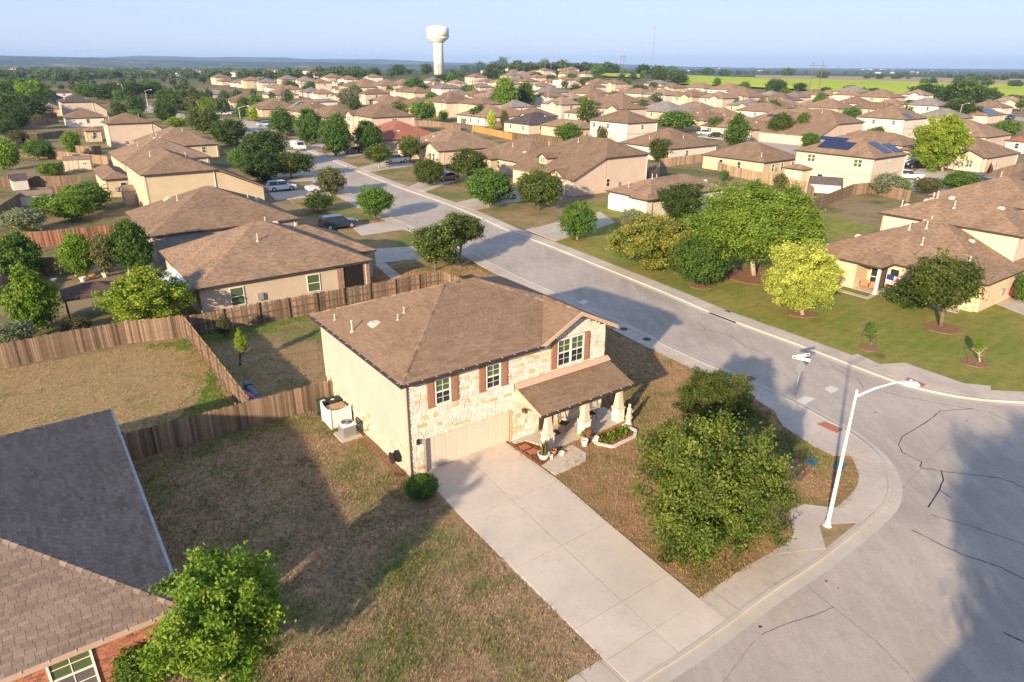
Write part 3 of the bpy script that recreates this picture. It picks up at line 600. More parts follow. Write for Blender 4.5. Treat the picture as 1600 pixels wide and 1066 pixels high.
    if not far and N[1]>140:
        k=.012; bd=[(-k-.02,.12,-k-.03,-k,-.1,ze-.2),(W-.12,W+k+.02,-k-.03,-k,-.1,ze-.2),(-k-.03,-k,D-.12,D+k,-.1,ze-.2)]
        for q in bd: c=MB(); c.box(*q); c.build('corner_board',M['trim_tan'],t)
        if ze>4 and not salt:
            for q in ((.13,W-.13,-.03,-.012,2.75,2.95),(-.03,-.012,.13,D-.13,2.75,2.95)): c=MB(); c.box(*q); c.build('belt_board',M['trim_tan'],t)
        c=MB(); c.tube((W*.98,-.1,ze-.2),(W*.98,-.1,.05),.05,n=5); c.build('downspout',M['trim_white'],t)
        if N[1]>175:
            c=MB(); c.box(W*.3,W*.3+.5,-.22,-.02,.9,1.5) ; c.build('meter_box',M['metal_grey'],t)
    mb.build('wall',M[wall],t,uv=wall in('wall_brick','wall_stone')); ro=roofm.build('roof',[M[roof],M[trim]],t,uv=True)
    if bits: roof_bits(ro,-oh,W+oh,-oh,D+oh,ze,p,bits,rnd)
    if wins is None: windows_auto(t,W,D,ze,rnd,['glass_dark','glass_dark','glass_green','glass_grey'])
    else:
        for (face,u,zc,w_,h_,gl,*sp) in wins: window(t,face,u,zc,w_,h_,-.01 if len(sp)<2 else sp[1],gl,True,bool(sp and sp[0]))
    for (face,a,b,v0,v1,nc,nr,gl) in solar:      # rows of panels lying on a roof face
        for i in range(nc):
            for j in range(nr):
                u0=a+(b-a)*i/nc; u1=a+(b-a)*(i+1)/nc-.05; s0=v0+(v1-v0)*j/nr; s1=v0+(v1-v0)*(j+1)/nr-.05; q=MB()
                T=(lambda u,s,dz:(-oh+s,u,ze+p*s+dz)) if face=='L' else (lambda u,s,dz:(u,-oh+s,ze+p*s+dz))
                c=[(u0,s0),(u1,s0),(u1,s1),(u0,s1)]
                if face=='L': c=c[::-1]
                q.hexa([T(*k,.05) for k in c],[T(*k,.13) for k in c]); q.build('solar_panel',M[gl],t)
    HOUSES.append(t); return t
def gar(face,a,b,off,h=2.2):
    def f(mb,roofm,t,W,D):
        q=MB()
        for k in range(4):
            z0=.12+k*(h-.12)/4; z1=.12+(k+1)*(h-.12)/4-.03
            if face=='L': q.box(off-.06,off+.02,a,b,z0,z1)
            else: q.box(a,b,off-.06,off+.02,z0,z1)
        q.build('garage_door',M['trim_white'],t)
    return f
# --- the houses one can tell apart, from the street outwards (pixel corners of the eaves)
def patio(mb,roofm,t,W,D):
    q=MB(); q.box(W-2.9,W+.1,-.8,-.02,0,.12); q.build('porch_floor',M['porch_floor'],t)
    q=MB(); q.box(W-2.5,W-.45,-.03,.0,.12,2.5); q.build('porch_opening',M['inlet_dark'],t)  # near-black sheet on the wall, painting the shade of a porch recess
    for a in (W-3.1,W-.5): q=MB(); q.box(a,a+.6,-.12,-.005,0,2.72); q.build('brick_column',M['brickwork'],t,uv=True)
    mb.box(W-7,W+1.9,3.2,D-1.5,-.5,2.79)
    for pl in hip(W-9,W+2.3,2.8,D-1.1,2.9,.44)[0]: roofm.poly(pl)
    eaves(roofm,W-9,W+2.3,2.8,D-1.1,2.896)
    q=MB(); q.box(W+.005,W+.05,.0,3.1,0,2.7); q.build('brick_side',M['brickwork'],t,uv=True)
house((304,452),(576,402),(264,390),2.9,wall='wall_tan',wins=[('N',2.9,1.55,1.15,1.6,'glass_green'),('N',9.6,1.55,1.2,1.6,'glass_green'),('L',9,1.6,1.5,1.3,'glass_dark',True)],bits=6,seed=1,front=patio,
      label='tan single-storey house with a white metal awning behind the long backyard fence',wings=[('N',11.4,12.1,1.1,'x')] and [])
house((232,370),(487,335),(198,331),2.9,wall='wall_grey',bits=6,wins=[('L',3,1.6,.9,1.3,'glass_grey'),('L',8,1.6,.9,1.3,'glass_dark'),('N',5.5,1.7,.9,.9,'glass_dark')],seed=2,label='single-storey house with grey lap siding beside the tan awning house')
house((220,274),(344,266),(192,252),5.8,wall='wall_yellow',salt=('R',6.5),wins=[('L',4,4.6,.9,1.2,'glass_grey'),('L',10,4.6,.9,1.2,'glass_grey')],bits=4,seed=3,label='two-storey pale yellow house whose roof sweeps down toward the parked white car',
      wings=[])
house((160,281),(206,276),(129,265),2.9,wall='wall_yellow',bits=0,wins=[('L',2,1.6,.9,1.3,'glass_grey'),('N',2.4,1.6,.9,1.2,'glass_dark')],seed=4,label='low rear wing house, pale yellow, beside the round pipe-vented roof',look='rear wing',name='house_wing')
house((190,254),(360,257),(171,238),2.9,wall='wall_tan',bits=6,seed=5,label='long single-storey house with two dark roof valleys behind the pale yellow house')
house((230,231),(336,222),(196,205),2.9,wall='wall_yellow',bits=5,seed=6,label='single-storey house with a yellowish gable end beside the big roadside oak')
house((165,194),(237,190),(152,190),5.8,wall='wall_pink',bits=3,wins=[('L',4,4.5,.9,1.2,'glass_dark')],seed=7,salt=('R',4),label='two-storey pinkish house rising above the shed yards')
house((131,205),(160,204),(121,203),2.9,wall='wall_yellow',bits=1,seed=8,label='low orange-lit rear wing against the pinkish two-storey house',name='house_wing')
house((101,185),(165,183),(89,182),2.9,wall='wall_white',bits=3,seed=9,label='single-storey white-walled house beyond the pinkish two-storey house')
house((94,160),(145,158),(89,157),5.8,wall='wall_pink',roof='roof_dark',bits=2,seed=10,label='two-storey house with dark slate-coloured roof and bare pink wall',wins=[],salt=('R',4))
house((66,170),(96,168),(60,166),2.9,wall='wall_tan',roof='roof_tan',bits=1,seed=11,label='small low wing with two pale posts below the dark slate roof',name='house_wing')
house((64,155),(100,152),(58,150),2.9,wall='wall_cream',roof='roof_dark',bits=1,seed=12,label='low dark-roofed house with a pale end wall among the western woods',far=True)
house((88,145),(112,144),(80,142),2.9,wall='wall_white',roof='roof_dark',bits=1,seed=13,label='dark-roofed house with a white gable band beyond the dark slate roof',far=True)
house((58,138),(76,137),(54,137),2.9,wall='wall_cream',roof='roof_dark',bits=1,seed=14,label='small dark hip-roofed house at the edge of the western woods',far=True)
# right row
def flag_porch(mb,roofm,t,W,D):
    q=MB(); q.box(-2.5,-.02,7.7,10.0,0,.12); q.build('porch_floor',M['porch_floor'],t)
    for pl in hip(-2.85,1.6,7.5,15.4,2.8,.44)[0]: roofm.poly(pl)
    eaves(roofm,-2.85,-.2,7.5,15.4,2.796); mb.box(-2.4,.2,10.,15.,-.5,2.7)
    for a,b in ((8.2,8.9),): q=MB(); q.box(-.06,-.005,a,b,.1,2.3); q.build('front_door',M['door_dark'],t)
def dormer(mb,roofm,t,W,D):
    zp=lambda x:2.75+(x+7.42)*3/7; x0=-4.7; a,b=9.9,12.0; z0=zp(x0)-.1; z1=z0+1.25
    q=MB(); q.hexa([(x0,a,z0),(x0,b,z0),(x0+3.2,b,z1),(x0+3.2,a,z1)][::-1],[(x0,a,z1),(x0,b,z1),(x0+3.2,b,z1+.02),(x0+3.2,a,z1+.02)][::-1]); m=(a+b)/2; q.hexa([(x0,a,z1),(x0,b,z1),(x0,m,z1+.62)],[(x0+.1,a,z1),(x0+.1,b,z1),(x0+.1,m,z1+.62)]); q.build('dormer',M['wall_yellow'],t)
    hh=(b-a)/2+.3; zr=z1+.62+.08; ze_=zr-hh*.6; o=x0-.35; e=x0+4.6
    for y in (a-.3,b+.3): roofm.poly([(o,y,ze_),(o,m,zr),(e,m,zr),(x0+3.1,y,ze_)] if y<m else [(o,m,zr),(o,y,ze_),(x0+3.1,y,ze_),(e,m,zr)]); roofm.poly([(o,y,ze_-.14),(o,m,zr-.14),(o,m,zr),(o,y,ze_)],1); roofm.poly([(o,y,ze_-.14),(x0+3.1,y,ze_-.14),(x0+3.1,y,ze_),(o,y,ze_)],1)
    for k in (-.38,.38): window(t,'L',m+k,z0+.72,.55,.85,x0-.01,'glass_dark',True)
    # gable over the porch
    ex=-7.0; A,B=1.6,6.2; mm=(A+B)/2; zt=2.75+(B-A)/2*.5; q=MB(); q.hexa([(ex-.3,A,2.6),(ex-.3,B,2.6),(ex-.3,mm,zt)],[(ex-.1,A,2.6),(ex-.1,B,2.6),(ex-.1,mm,zt)]); q.build('gable',M['wall_yellow'],t)
    xi=-7.42+(zt+.1-2.75)*7/3
    roofm.poly([(ex-.7,A-.3,2.72),(ex-.7,mm,zt+.14),(xi,mm,zt+.14),(ex-.3,A-.3,2.78)]); roofm.poly([(ex-.7,mm,zt+.14),(ex-.7,B+.3,2.72),(ex-.3,B+.3,2.78),(xi,mm,zt+.14)])
    for u0,w0,u1,w1 in ((A-.3,2.72,mm,zt+.14),(mm,zt+.14,B+.3,2.72)): roofm.poly([(ex-.7,u0,w0-.15),(ex-.7,u1,w1-.15),(ex-.7,u1,w1),(ex-.7,u0,w0)],1)
    q=MB(); q.box(ex-.02,ex-.01,1.8,5.9,.1,2.45); q.build('porch_opening',M['wall_taupe'],t)  # flat taupe sheet set on the wall, no recess behind it
    for y in (1.8,5.9): q=MB(); q.box(ex-.4,ex-.15,y-.12,y+.12,0,2.6); q.build('porch_post',M['trim_white'],t)
house((1545,445),14.,16.,2.8,wall='wall_stone',bits=9,seed=20,wins=[('L',8.9,1.3,.8,1.9,'glass_dark',False,-.9),('L',7.5,1.3,.9,1.9,'glass_dark')],wings=[('L',.3,4.3,.35,'gable')],front=flag_porch,label='single-storey stone house flying a flag across the street')
house((1600,370),9.,(1375,331),5.8,wall='wall_cream',bits=8,seed=21,wins=[('L',5.4,4.75,1.5,1.3,'glass_green',True),('L',9.3,5.1,.8,.5,'glass_dark'),('L',8.2,5.1,.8,.5,'glass_dark')],label='tall two-storey cream house behind the flag house')
house((1017,312),(1137,285),(935,299),2.8,wall='wall_white',bits=5,seed=22,wins=[],front=gar('L',3.7,8.3,-.02),wings=[('L',-.2,2.6,.9,'hip')],label='single-storey house with a white garage door beside the yellow-topped hedge')
house((947,247),(1017,240),(860,230),5.75,wall='wall_pink',bits=2,seed=23,salt=('L',7.0),wins=[('N',.7,1.6,.9,1.3,'glass_dark'),('L',3,1.5,1.0,1.5,'glass_dark',False,-7.05),('L',5.2,1.5,1.0,1.5,'glass_dark',False,-7.05)],
      front=dormer,label='tall house with a small dormer and one long sweeping front roof')
house((820,256),16,(743,233),2.8,wall='wall_tan',bits=5,seed=24,wings=[('L',9,14,1.8,'hip')],label='single-storey house with a terracotta-trimmed corner left of the dormer house')
house((692,236),(828,222),(655,219),2.9,wall='wall_pink',bits=7,seed=25,wins=[('L',2.1,1.5,.9,1.4,'glass_dark',False,-1.25),('L',3.6,1.5,.9,1.4,'glass_dark',False,-1.25)],wings=[('L',.2,6.5,1.2,'gable'),('L',12,17,2.2,'gable')],label='single-storey house with a big white-trimmed street gable and maroon car')
house((601,219),(692,204),(583,204),2.9,wall='wall_taupe',roof='roof_red',bits=2,seed=26,wings=[('L',7,11,.6,'gable')],label='single-storey house with a terracotta red roof')
house((580,184),(642,180),(541,176),5.8,wall='wall_pink',bits=2,seed=27,wings=[('L',12,16.5,.8,'gable')],wins=[('N',7,4.6,1.6,1.3,'glass_green',True),('L',13.6,4.6,.9,1.3,'glass_dark',False,-.85),('L',15,4.6,.9,1.3,'glass_dark',False,-.85),('L',9,4.6,.9,1.3,'glass_green')],label='two-storey house with a small front gable above three round street trees')
house((505,184),(548,178),(470,176),2.9,wall='wall_taupe',bits=2,seed=28); house((470,176),(520,170),(435,168),2.9,wall='wall_tan',bits=2,seed=29)
house((467,160),(518,157),(443,160),5.6,wall='wall_white',roof='roof_grey',bits=2,seed=30,salt=('L',5),wins=[],label='two-storey white house with a cool grey roof')
house((408,171),(450,162),(385,165),2.9,wall='wall_yellow',bits=2,seed=31,wings=[('L',2,6,.8,'gable')]); house((364,160),(410,152),(338,156),2.9,wall='wall_yellow',bits=2,seed=32,wings=[('L',2,7,.8,'gable')],label='yellowish gabled house behind the white pickup truck')
house((424,149),(460,143),(411,146),2.9,wall='wall_cream',bits=2,seed=33); house((310,148),(340,143),(298,147),2.9,roof='roof_grey',wall='wall_taupe',bits=1,seed=34)
# second and third rows, middle
house((697,161),(737,158),(665,157),5.6,wall='wall_cream',bits=2,seed=40,wins=[('L',4,4.5,1.,1.3,'glass_grey'),('L',10,4.5,1.,1.3,'glass_green')],salt=('R',4),label='cream two-storey house with a striped young tree against its wall')
house((757,184),(800,175),(716,177),2.9,wall='wall_white',bits=2,seed=41,wins=[('L',4,1.5,.9,1.3,'glass_dark'),('L',9,1.5,.9,1.5,'glass_dark'),('L',12,1.5,.9,1.5,'glass_dark')],label='white single-storey house beside two thin autumn-yellow saplings')
house((826,195),(868,186),(790,190),2.9,wall='wall_cream',roof='roof_dark',bits=2,seed=42,label='house with a nearly black roof between two brown-roofed ones')
house((612,166),(652,157),(585,160),2.9,wall='wall_tan',bits=2,seed=43); house((643,168),(680,162),(617,164),2.9,wall='wall_yellow',bits=2,seed=44)
house((570,147),(607,146),(556,146),5.6,wall='wall_pink',bits=1,seed=45); house((562,132),(585,128),(545,129),5.6,wall='wall_cream',bits=1,seed=46,far=True); house((595,134),(622,129),(580,132),5.6,wall='wall_pink',bits=1,seed=47,far=True)
house((630,134),(648,132),(619,133),5.6,wall='wall_white',bits=1,seed=48,far=True); house((673,136),(705,131),(655,133),2.9,wall='wall_cream',bits=1,seed=49,far=True,chim=(3,2,5.4),label='house with a tall white chimney just below the water tower')
house((905,202),(925,198),(825,196),2.9,wall='wall_yellow',bits=2,seed=50,wings=[('L',1.,4.6,2.6,'gable')],label='long-eaved house with a little gabled annex reaching toward the dormer house')
house((981,193),(1031,190),(921,187),5.7,wall='wall_white',bits=3,seed=51,wins=[('N',5.5,4.5,1.,1.2,'glass_green'),('L',13,4.5,1.1,1.3,'glass_grey'),('L',7.5,4.5,1.1,1.3,'glass_grey')],label='bright white two-storey house standing over the dormer house')
house((1048,233),(1124,225),(984,221),2.9,wall='wall_white',bits=4,seed=52,wins=[('N',5.5,1.6,1.,1.2,'glass_green')],label='white single-storey house behind the round bush and dark fence corner')
house((1195,254),(1251,246),(1106,240),2.8,wall='wall_yellow',bits=2,seed=53,wins=[('L',13.6,2.2,.5,.4,'glass_dark'),('L',12.6,2.2,.5,.4,'glass_dark'),('L',10,1.5,.9,1.5,'glass_dark'),('L',5.6,1.5,.9,1.5,'glass_dark'),('N',3,1.5,.8,1.5,'glass_green'),('N',6,1.5,.8,1.5,'glass_green'),('N',9.5,1.5,.8,1.5,'glass_green')],label='pale yellow single-storey house next to the solar-panelled two-storey house')
house((1368,248),(1417,240),(1250,233),5.8,wall='wall_cream',bits=0,seed=54,wins=[('L',11.2,4.7,1.5,1.3,'glass_green',True),('L',2.6,4.7,1.5,1.3,'glass_green',True),('L',9,1.7,1.1,.9,'glass_dark'),('N',5.5,5.0,.5,.4,'glass_dark')],wings=[('L',11,14.4,2.6,'hiplow')],
      solar=[('L',5.3,11.2,1.5,3.9,6,2,'solar'),('L',7.4,12.6,3.95,5.1,5,1,'solar'),('N',4.4,6.8,.9,4.3,2,3,'solar_blue'),('N',7.8,10.2,.8,3.4,2,3,'solar_blue')],label='cream two-storey house covered with solar panels on two roof faces')
house((1175,203),14,(1140,170),2.9,wall='wall_cream',bits=6,seed=55,label='long brown roof with many vent pipes above the two parked cars')
house((1045,176),(1112,166),(1003,165),2.9,wall='wall_tan',roof='roof_grey',bits=3,seed=56); house((1100,189),(1138,184),(1075,182),2.9,wall='wall_yellow',bits=5,seed=57,wings=[('L',2,6,1.2,'gable')],label='yellowish gabled house behind the silver and black parked cars')
house((972,160),(999,158),(933,150),5.5,wall='wall_pink',bits=1,seed=58,salt=('L',8),wins=[]); house((920,147),(947,144),(892,144),5.5,wall='wall_cream',bits=1,seed=59)
house((862,151),14,(828,142),2.9,wall='wall_white',bits=1,seed=60,wings=[('L',5,9,1.,'gable')]); house((880,170),12,(848,160),2.9,wall='wall_tan',bits=1,seed=61); house((978,150),(1003,147),(945,142),2.9,wall='wall_yellow',bits=0,seed=62,solar=[('L',5,10,1.3,3.2,4,1,'solar'),('N',4,9,1.,3,4,1,'solar')],label='house with two dark solar strips either side of its roof ridge')
house((1062,155),(1092,148),(1030,146),2.9,wall='wall_white',bits=1,seed=63,wings=[('L',2,5,1.,'gable'),('L',8,11,1.,'gable')],label='white house with twin pointed gables beside a dark solar roof'); house((1012,163),13,(1000,152),2.9,wall='wall_tan',bits=0,seed=64,solar=[('L',2,9,.8,3.4,6,2,'solar')],label='low house half covered by a dark solar field')
house((1100,138),(1122,137),(1073,134),5.5,wall='wall_white',bits=1,seed=65,far=True); house((1145,141),(1172,137),(1122,137),5.5,wall='wall_white',bits=1,seed=66,far=True); house((1170,152),(1191,149),(1130,146),5.5,wall='wall_yellow',bits=1,seed=67,wings=[('L',3,6,.6,'gable')],label='ochre-yellow two-storey house with a small front gable'); house((1112,158),(1131,156),(1092,153),2.9,wall='wall_cream',bits=1,seed=68)
house((1240,193),(1275,181),(1205,178),2.9,wall='wall_tan',bits=0,seed=69,solar=[('L',4,9,1,3,4,2,'solar_blue'),('L',6,12,3,4.4,5,1,'solar_blue')],label='house with a ragged blue solar patch behind two dark trees'); house((1310,194),(1346,190),(1268,178),5.6,wall='wall_pink',bits=1,seed=70,salt=('L',8),wins=[],label='tall brown-roofed house with a blank pink side wall and sweeping roof')
house((1415,187),(1451,184),(1350,181),5.6,wall='wall_white',bits=1,seed=71,wins=[('L',14,4.5,1.,1.2,'glass_grey'),('L',9,4.5,1.,1.2,'glass_grey'),('L',3,4.5,1.,1.2,'glass_grey')],solar=[('N',3,6,.8,3,3,1,'solar_blue')],label='wide white two-storey house with one small solar strip'); house((1412,228),(1436,223),(1378,207),2.9,wall='wall_yellow',bits=1,seed=72,label='single-storey house squeezed between the solar house and big golden tree')
house((1545,247),(1594,238),(1497,221),2.9,wall='wall_cream',bits=3,seed=73,wins=[('L',2.6,1.5,1.2,1.5,'glass_grey',True,-1.05),('N',4,1.6,.6,.8,'glass_dark')],wings=[('L',.4,5.4,1.,'gable')],label='single-storey house with a bright gable beside the big golden tree'); house((1543,215),(1577,209),(1494,198),2.9,wall='wall_pink',bits=2,seed=74,wins=[('N',2,1.6,.5,.9,'glass_dark')])
house((1605,222),12,(1577,218),2.9,wall='wall_white',roof='roof_red',bits=0,seed=75); house((1545,181),(1569,177),(1525,172),2.9,wall='wall_cream',bits=0,seed=76,solar=[('N',1,10,.6,4.6,6,3,'solar_blue')],label='small house with a large bright blue solar roof')
house((1465,163),(1488,163),(1418,159),2.9,wall='wall_white',bits=1,seed=77); house((1390,172),12,(1350,165),2.9,wall='wall_tan',bits=1,seed=78); house((1310,170),(1347,163),(1285,158),2.9,wall='wall_tan',bits=1,seed=79)
house((1228,158),(1267,155),(1197,150),2.9,wall='wall_white',bits=0,seed=80,salt=None,solar=[('N',5,8,1.5,3,3,1,'solar_blue')]); house((1340,151),(1365,151),(1322,149),2.9,wall='wall_cream',bits=1,seed=81); house((1392,153),(1421,150),(1366,147),5.4,wall='wall_yellow',bits=1,seed=82); house((1282,150),(1306,146),(1262,147),2.9,wall='wall_yellow',bits=1,seed=83)
house((1625,330),14,14,2.9,wall='wall_tan',bits=2,seed=84,label='brown hip roof cut by the picture edge above the cream house'); house((1210,176),14,(1180,168),2.9,wall='wall_white',bits=1,seed=85); house((1545,163),12,11,2.9,wall='wall_tan',bits=1,seed=86)
# behind the camera, across the side street: it shades the road
def world_house(x,y,W,D,ze,label,wall='wall_cream'):
    px=(0,0); t=thing('house',(x,y,0),TH,label,'house','houses of the neighbourhood'); m=MB(); m.box(0,W,0,D,-.3,ze-.1); m.build('wall',M[wall],t); r=MB()
    for pl in hip(-.45,W+.45,-.45,D+.45,ze,.44)[0]: r.poly(pl)
    eaves(r,-.45,W+.45,-.45,D+.45,ze); r.build('roof',[M['roof_brown'],M['gutter_dark']],t,uv=True); rnd=random.Random(5); windows_auto(t,W,D,ze,rnd,['glass_dark'])
world_house(6.5,-13.5,15,12,5.8,'two-storey cream house across the side street behind the viewpoint'); world_house(-22,-22,12,14,2.9,'single-storey house across the side street behind the viewpoint','wall_brick')
# --- rows further out: filled in on the same lattice of lots, skipping lots already built
def free(x,y,r=13):
    for t in HOUSES:
        if (t.location.x-x)**2+(t.location.y-y)**2<r*r: return False
    return True
rf=random.Random(11)
cells=[]
for i in range(-40,60):
    for j in range(4,46):
        u=i*17.+rf.uniform(-1.5,1.5); row=j//2; v=row*62+(0 if j%2 else 27)+14
        x=-5+XD[0]*v+YD[0]*u; y=30+XD[1]*v+YD[1]*u
        cells.append((x,y))
for x,y in cells:
    if y<230 or y>900: continue
    z=terr(x,y); px,py=proj((x,y,z+3))
    if not(0<px<1600): continue
    if px<150 and py>118: continue
    lim=100+ (px>1000)*14+(px>1180)*18+(px>1480)*12
    if px<560: lim=116
    if 930<px<=1060: lim=121
    if px>1060: lim=130+(px-1060)*.03
    if py<lim+9 or py>186: continue
    if 560<px<760 and py<124: continue
    if not free(x,y,14.5): continue
    if rf.random()<(.15 if py>140 else .35): continue
    two=rf.random()<.35; ze=5.5 if two else 2.9; W=rf.uniform(11,14); D=rf.uniform(12,17)
    e=proj((x,y,z+ze)); wl=rf.choice(['wall_cream','wall_white','wall_yellow','wall_tan','wall_pink','wall_cream','wall_white'])
    rfm=rf.choice(['roof_brown','roof_brown','roof_tan','roof_brown','roof_grey','roof_brown','roof_tan'] if px>300 else ['roof_brown','roof_red','roof_dark','roof_tan'])
    wg=[('L',2,6.5,1.,'gable')] if rf.random()<.4 else []
    house(e,W,D,ze,wall=wl,roof=rfm,bits=1 if py>135 else 0,far=True,wings=wg,wins=None if py>128 else [],seed=int(x))
print('HOUSES',len(HOUSES))
# ================================================================== THE STONE HOUSE
def clip(poly,axis,val,keep_less):
    out=[]
    for i in range(len(poly)):
        a,b=poly[i],poly[(i+1)%len(poly)]; da=(a[axis]-val)*(1 if keep_less else -1); db=(b[axis]-val)*(1 if keep_less else -1)
        if da<=0: out.append(a)
        if (da<0<db) or (db<0<da): t=da/(da-db); out.append((a[0]+(b[0]-a[0])*t,a[1]+(b[1]-a[1])*t))
    return out
def clip_conv(poly,cv):
    for i in range(len(cv)):
        a,b=cv[i],cv[(i+1)%len(cv)]; out=[]; nx,ny=-(b[1]-a[1]),(b[0]-a[0])
        f=lambda p:(p[0]-a[0])*nx+(p[1]-a[1])*ny
        for k in range(len(poly)):
            p,q=poly[k],poly[(k+1)%len(poly)]; dp,dq=f(p),f(q)
            if dp>=0: out.append(p)
            if dp*dq<0: t=dp/(dp-dq); out.append((p[0]+(q[0]-p[0])*t,p[1]+(q[1]-p[1])*t))
        poly=out
        if len(poly)<3: return []
    return poly
def lay_shingles(roof,polys,mat,w_,h_,frame,cap,near_pt,joined_name='shingles',vary=1.):
    """real shingles over flat roof faces; the CAP largest as parts sharing meshes, the rest joined"""
    var=[]
    for k in range(8):
        m=MB(); m.tint=k/7; m.poly([(0,0,.018),(w_-.012,0,.018),(w_-.012,h_+.02,.005),(0,h_+.02,.005)]); m.poly([(0,0,0),(w_-.012,0,0),(w_-.012,0,.018),(0,0,.018)]); m.poly([(0,0,0),(0,0,.018),(0,h_+.02,.005)]); m.poly([(w_-.012,0,0),(w_-.012,h_+.02,.005),(w_-.012,0,.018)])
        var.append(m.mesh('shingle',mat,tint=True))
    whole=[]; rest=MB()
    for P in polys:
        P=[Vector(p) for p in P]; n=(P[1]-P[0]).cross(P[2]-P[0]).normalized()
        if n.z<0: n=-n
        U=Vector((0,0,1)).cross(n).normalized(); V=n.cross(U); O=P[0]
        c=[((p-O).dot(U),(p-O).dot(V)) for p in P]
        ar=sum(c[i][0]*c[(i+1)%len(c)][1]-c[(i+1)%len(c)][0]*c[i][1] for i in range(len(c)))
        if ar<0: c=c[::-1]
        u0,u1=min(p[0] for p in c),max(p[0] for p in c); v0,v1=min(p[1] for p in c),max(p[1] for p in c)
        v=v0; r=0
        while v<v1:
            u=u0-random.choice([.15,.5,.85,.3,.65])*w_; run=random.random()
            while u<u1:
                if random.random()<.75: run=random.random()
                q=[(u,v),(u+w_-.012,v),(u+w_-.012,v+h_),(u,v+h_)]; g=clip_conv(q,c)
                if g:
                    full=len(g)==4 and abs((g[0][0]-g[2][0])*(g[0][1]-g[2][1]))>(w_-.012)*h_*.98
                    tint=min(max((run*.6+random.random()*.28+.06-.47)*vary+.47,0),1)
                    if full: whole.append((O+U*u+V*v+n*.002,U,V,n,tint))
                    else:
                        rest.tint=tint; rest.poly([tuple(O+U*a+V*b+n*(.002+.018-.013*(b-v)/h_)) for a,b in g])
                u+=w_
            v+=h_; r+=1
    whole.sort(key=lambda s:(s[0]-near_pt).length)
    for i,(o,U,V,n,tint) in enumerate(whole):
        if i<cap:
            q=link('shingle',var[int(tint*7.99)],roof); q.matrix_local=Matrix(((U.x,V.x,n.x,o.x),(U.y,V.y,n.y,o.y),(U.z,V.z,n.z,o.z),(0,0,0,1)))
        else:
            rest.tint=tint; a=o; T=lambda x,y,z:tuple(o+U*x+V*y+n*z); ww=w_-.012
            rest.poly([T(0,0,.018),T(ww,0,.018),T(ww,h_+.02,.005),T(0,h_+.02,.005)]); rest.poly([T(0,0,0),T(ww,0,0),T(ww,0,.018),T(0,0,.018)])
    rest.build(joined_name,mat,roof,tint=True,kind='stuff')
def masonry(parent,mat,face,u0,u1,z0,z1,rows,lens,openings,proud,gap,name,cap,limit=None,off=0.,near_u=0.,ochre=.0,soldier=()):
    """stones or bricks laid in courses round the openings of a wall face"""
    S=[]; z=z0
    while z<z1-.02:
        h=random.uniform(*rows); h=min(h,z1-z)
        if z1-(z+h)<rows[0]*.6: h=z1-z
        u=u0-random.random()*lens[0]
        while u<u1:
            l=random.uniform(*lens); a,b=max(u,u0),min(u+l,u1); zz0,zz1=z,z+h; u+=l
            segs=[(a,b,zz0,zz1)]
            for (oa,ob,oz0,oz1) in openings:
                new=[]
                for (a_,b_,c_,d_) in segs:
                    if b_<=oa or a_>=ob or d_<=oz0 or c_>=oz1: new.append((a_,b_,c_,d_)); continue
                    if a_<oa: new.append((a_,oa,c_,d_))
                    if b_>ob: new.append((ob,b_,c_,d_))
                    if c_<oz0: new.append((max(a_,oa),min(b_,ob),c_,oz0))
                    if d_>oz1: new.append((max(a_,oa),min(b_,ob),oz1,d_))
                segs=new
            for s in segs:
                if s[1]-s[0]>.04 and s[3]-s[2]>.025:
                    if limit and not limit(s): continue
                    S.append(s)
        z+=h
    S.sort(key=lambda s:-(s[1]-s[0])*(s[3]-s[2])); J=MB()
    for i,(a,b,c,d) in enumerate(S):
        t=random.random(); t=t*.72 if (random.random()>ochre) else random.uniform(.78,1)
        pr=proud*random.uniform(.7,1.2); g=gap/2; bv=min(.018,(b-a)*.2,(d-c)*.2) if mat!='brick' else .004
        j=lambda :random.uniform(-.006,.006) if mat!='brick' else 0
        B_=[(a+g,c+g),(b-g,c+g),(b-g,d-g),(a+g,d-g)]; T_=[(a+g+bv+j(),c+g+bv+j()),(b-g-bv+j(),c+g+bv+j()),(b-g-bv+j(),d-g-bv+j()),(a+g+bv+j(),d-g-bv+j())]
        if face=='N': bb=[(p[0],off,p[1]) for p in B_]; tt=[(p[0],off-pr,p[1]) for p in T_]
        else: bb=[(off,p[0],p[1]) for p in B_][::-1]; tt=[(off-pr,p[0],p[1]) for p in T_][::-1]
        m=MB() if i<cap else J; m.tint=t
        m.poly(tt)
        for k in range(4): m.poly([bb[k],bb[(k+1)%4],tt[(k+1)%4],tt[k]])
        if i<cap: m.build(name,M[mat],parent,tint=True)
    if J.f: J.build(name+'s',M[mat],parent,tint=True,kind='stuff')
W_,D_,ZE,OHH,PP=13.22,11.15,5.76,.5,.40
mh=thing('house',hl(0,0,0),TH,'two-storey limestone house with a brown hip roof and double garage door on the corner lot','house','houses of the neighbourhood')
GX0,GX1,GH=.86,6.27,2.12
gx=10.85
wb=MB(); wb.box(.02,W_,.3,D_,-.2,ZE-.1); wb.box(0,GX0,0,.3,-.2,ZE-.1); wb.box(GX1,W_,0,.3,-.2,ZE-.1); wb.box(GX0,GX1,0,.3,GH,ZE-.1)
wb.hexa([(8.2,0.0,ZE-.1),(W_,0.0,ZE-.1),(gx,0.0,6.95)],[(8.2,.25,ZE-.1),(W_,.25,ZE-.1),(gx,.25,6.95)])
wall=wb.build('wall',M['mortar'],mh)
sb=MB(); sb.box(-.07,.02,.14,D_+.02,1.72,ZE-.08); sb.box(0,W_,D_-.01,D_+.05,0,ZE-.1); sb.box(W_-.01,W_+.05,.0,D_,0,ZE-.1); sb.build('siding',M['siding_pale'],mh)
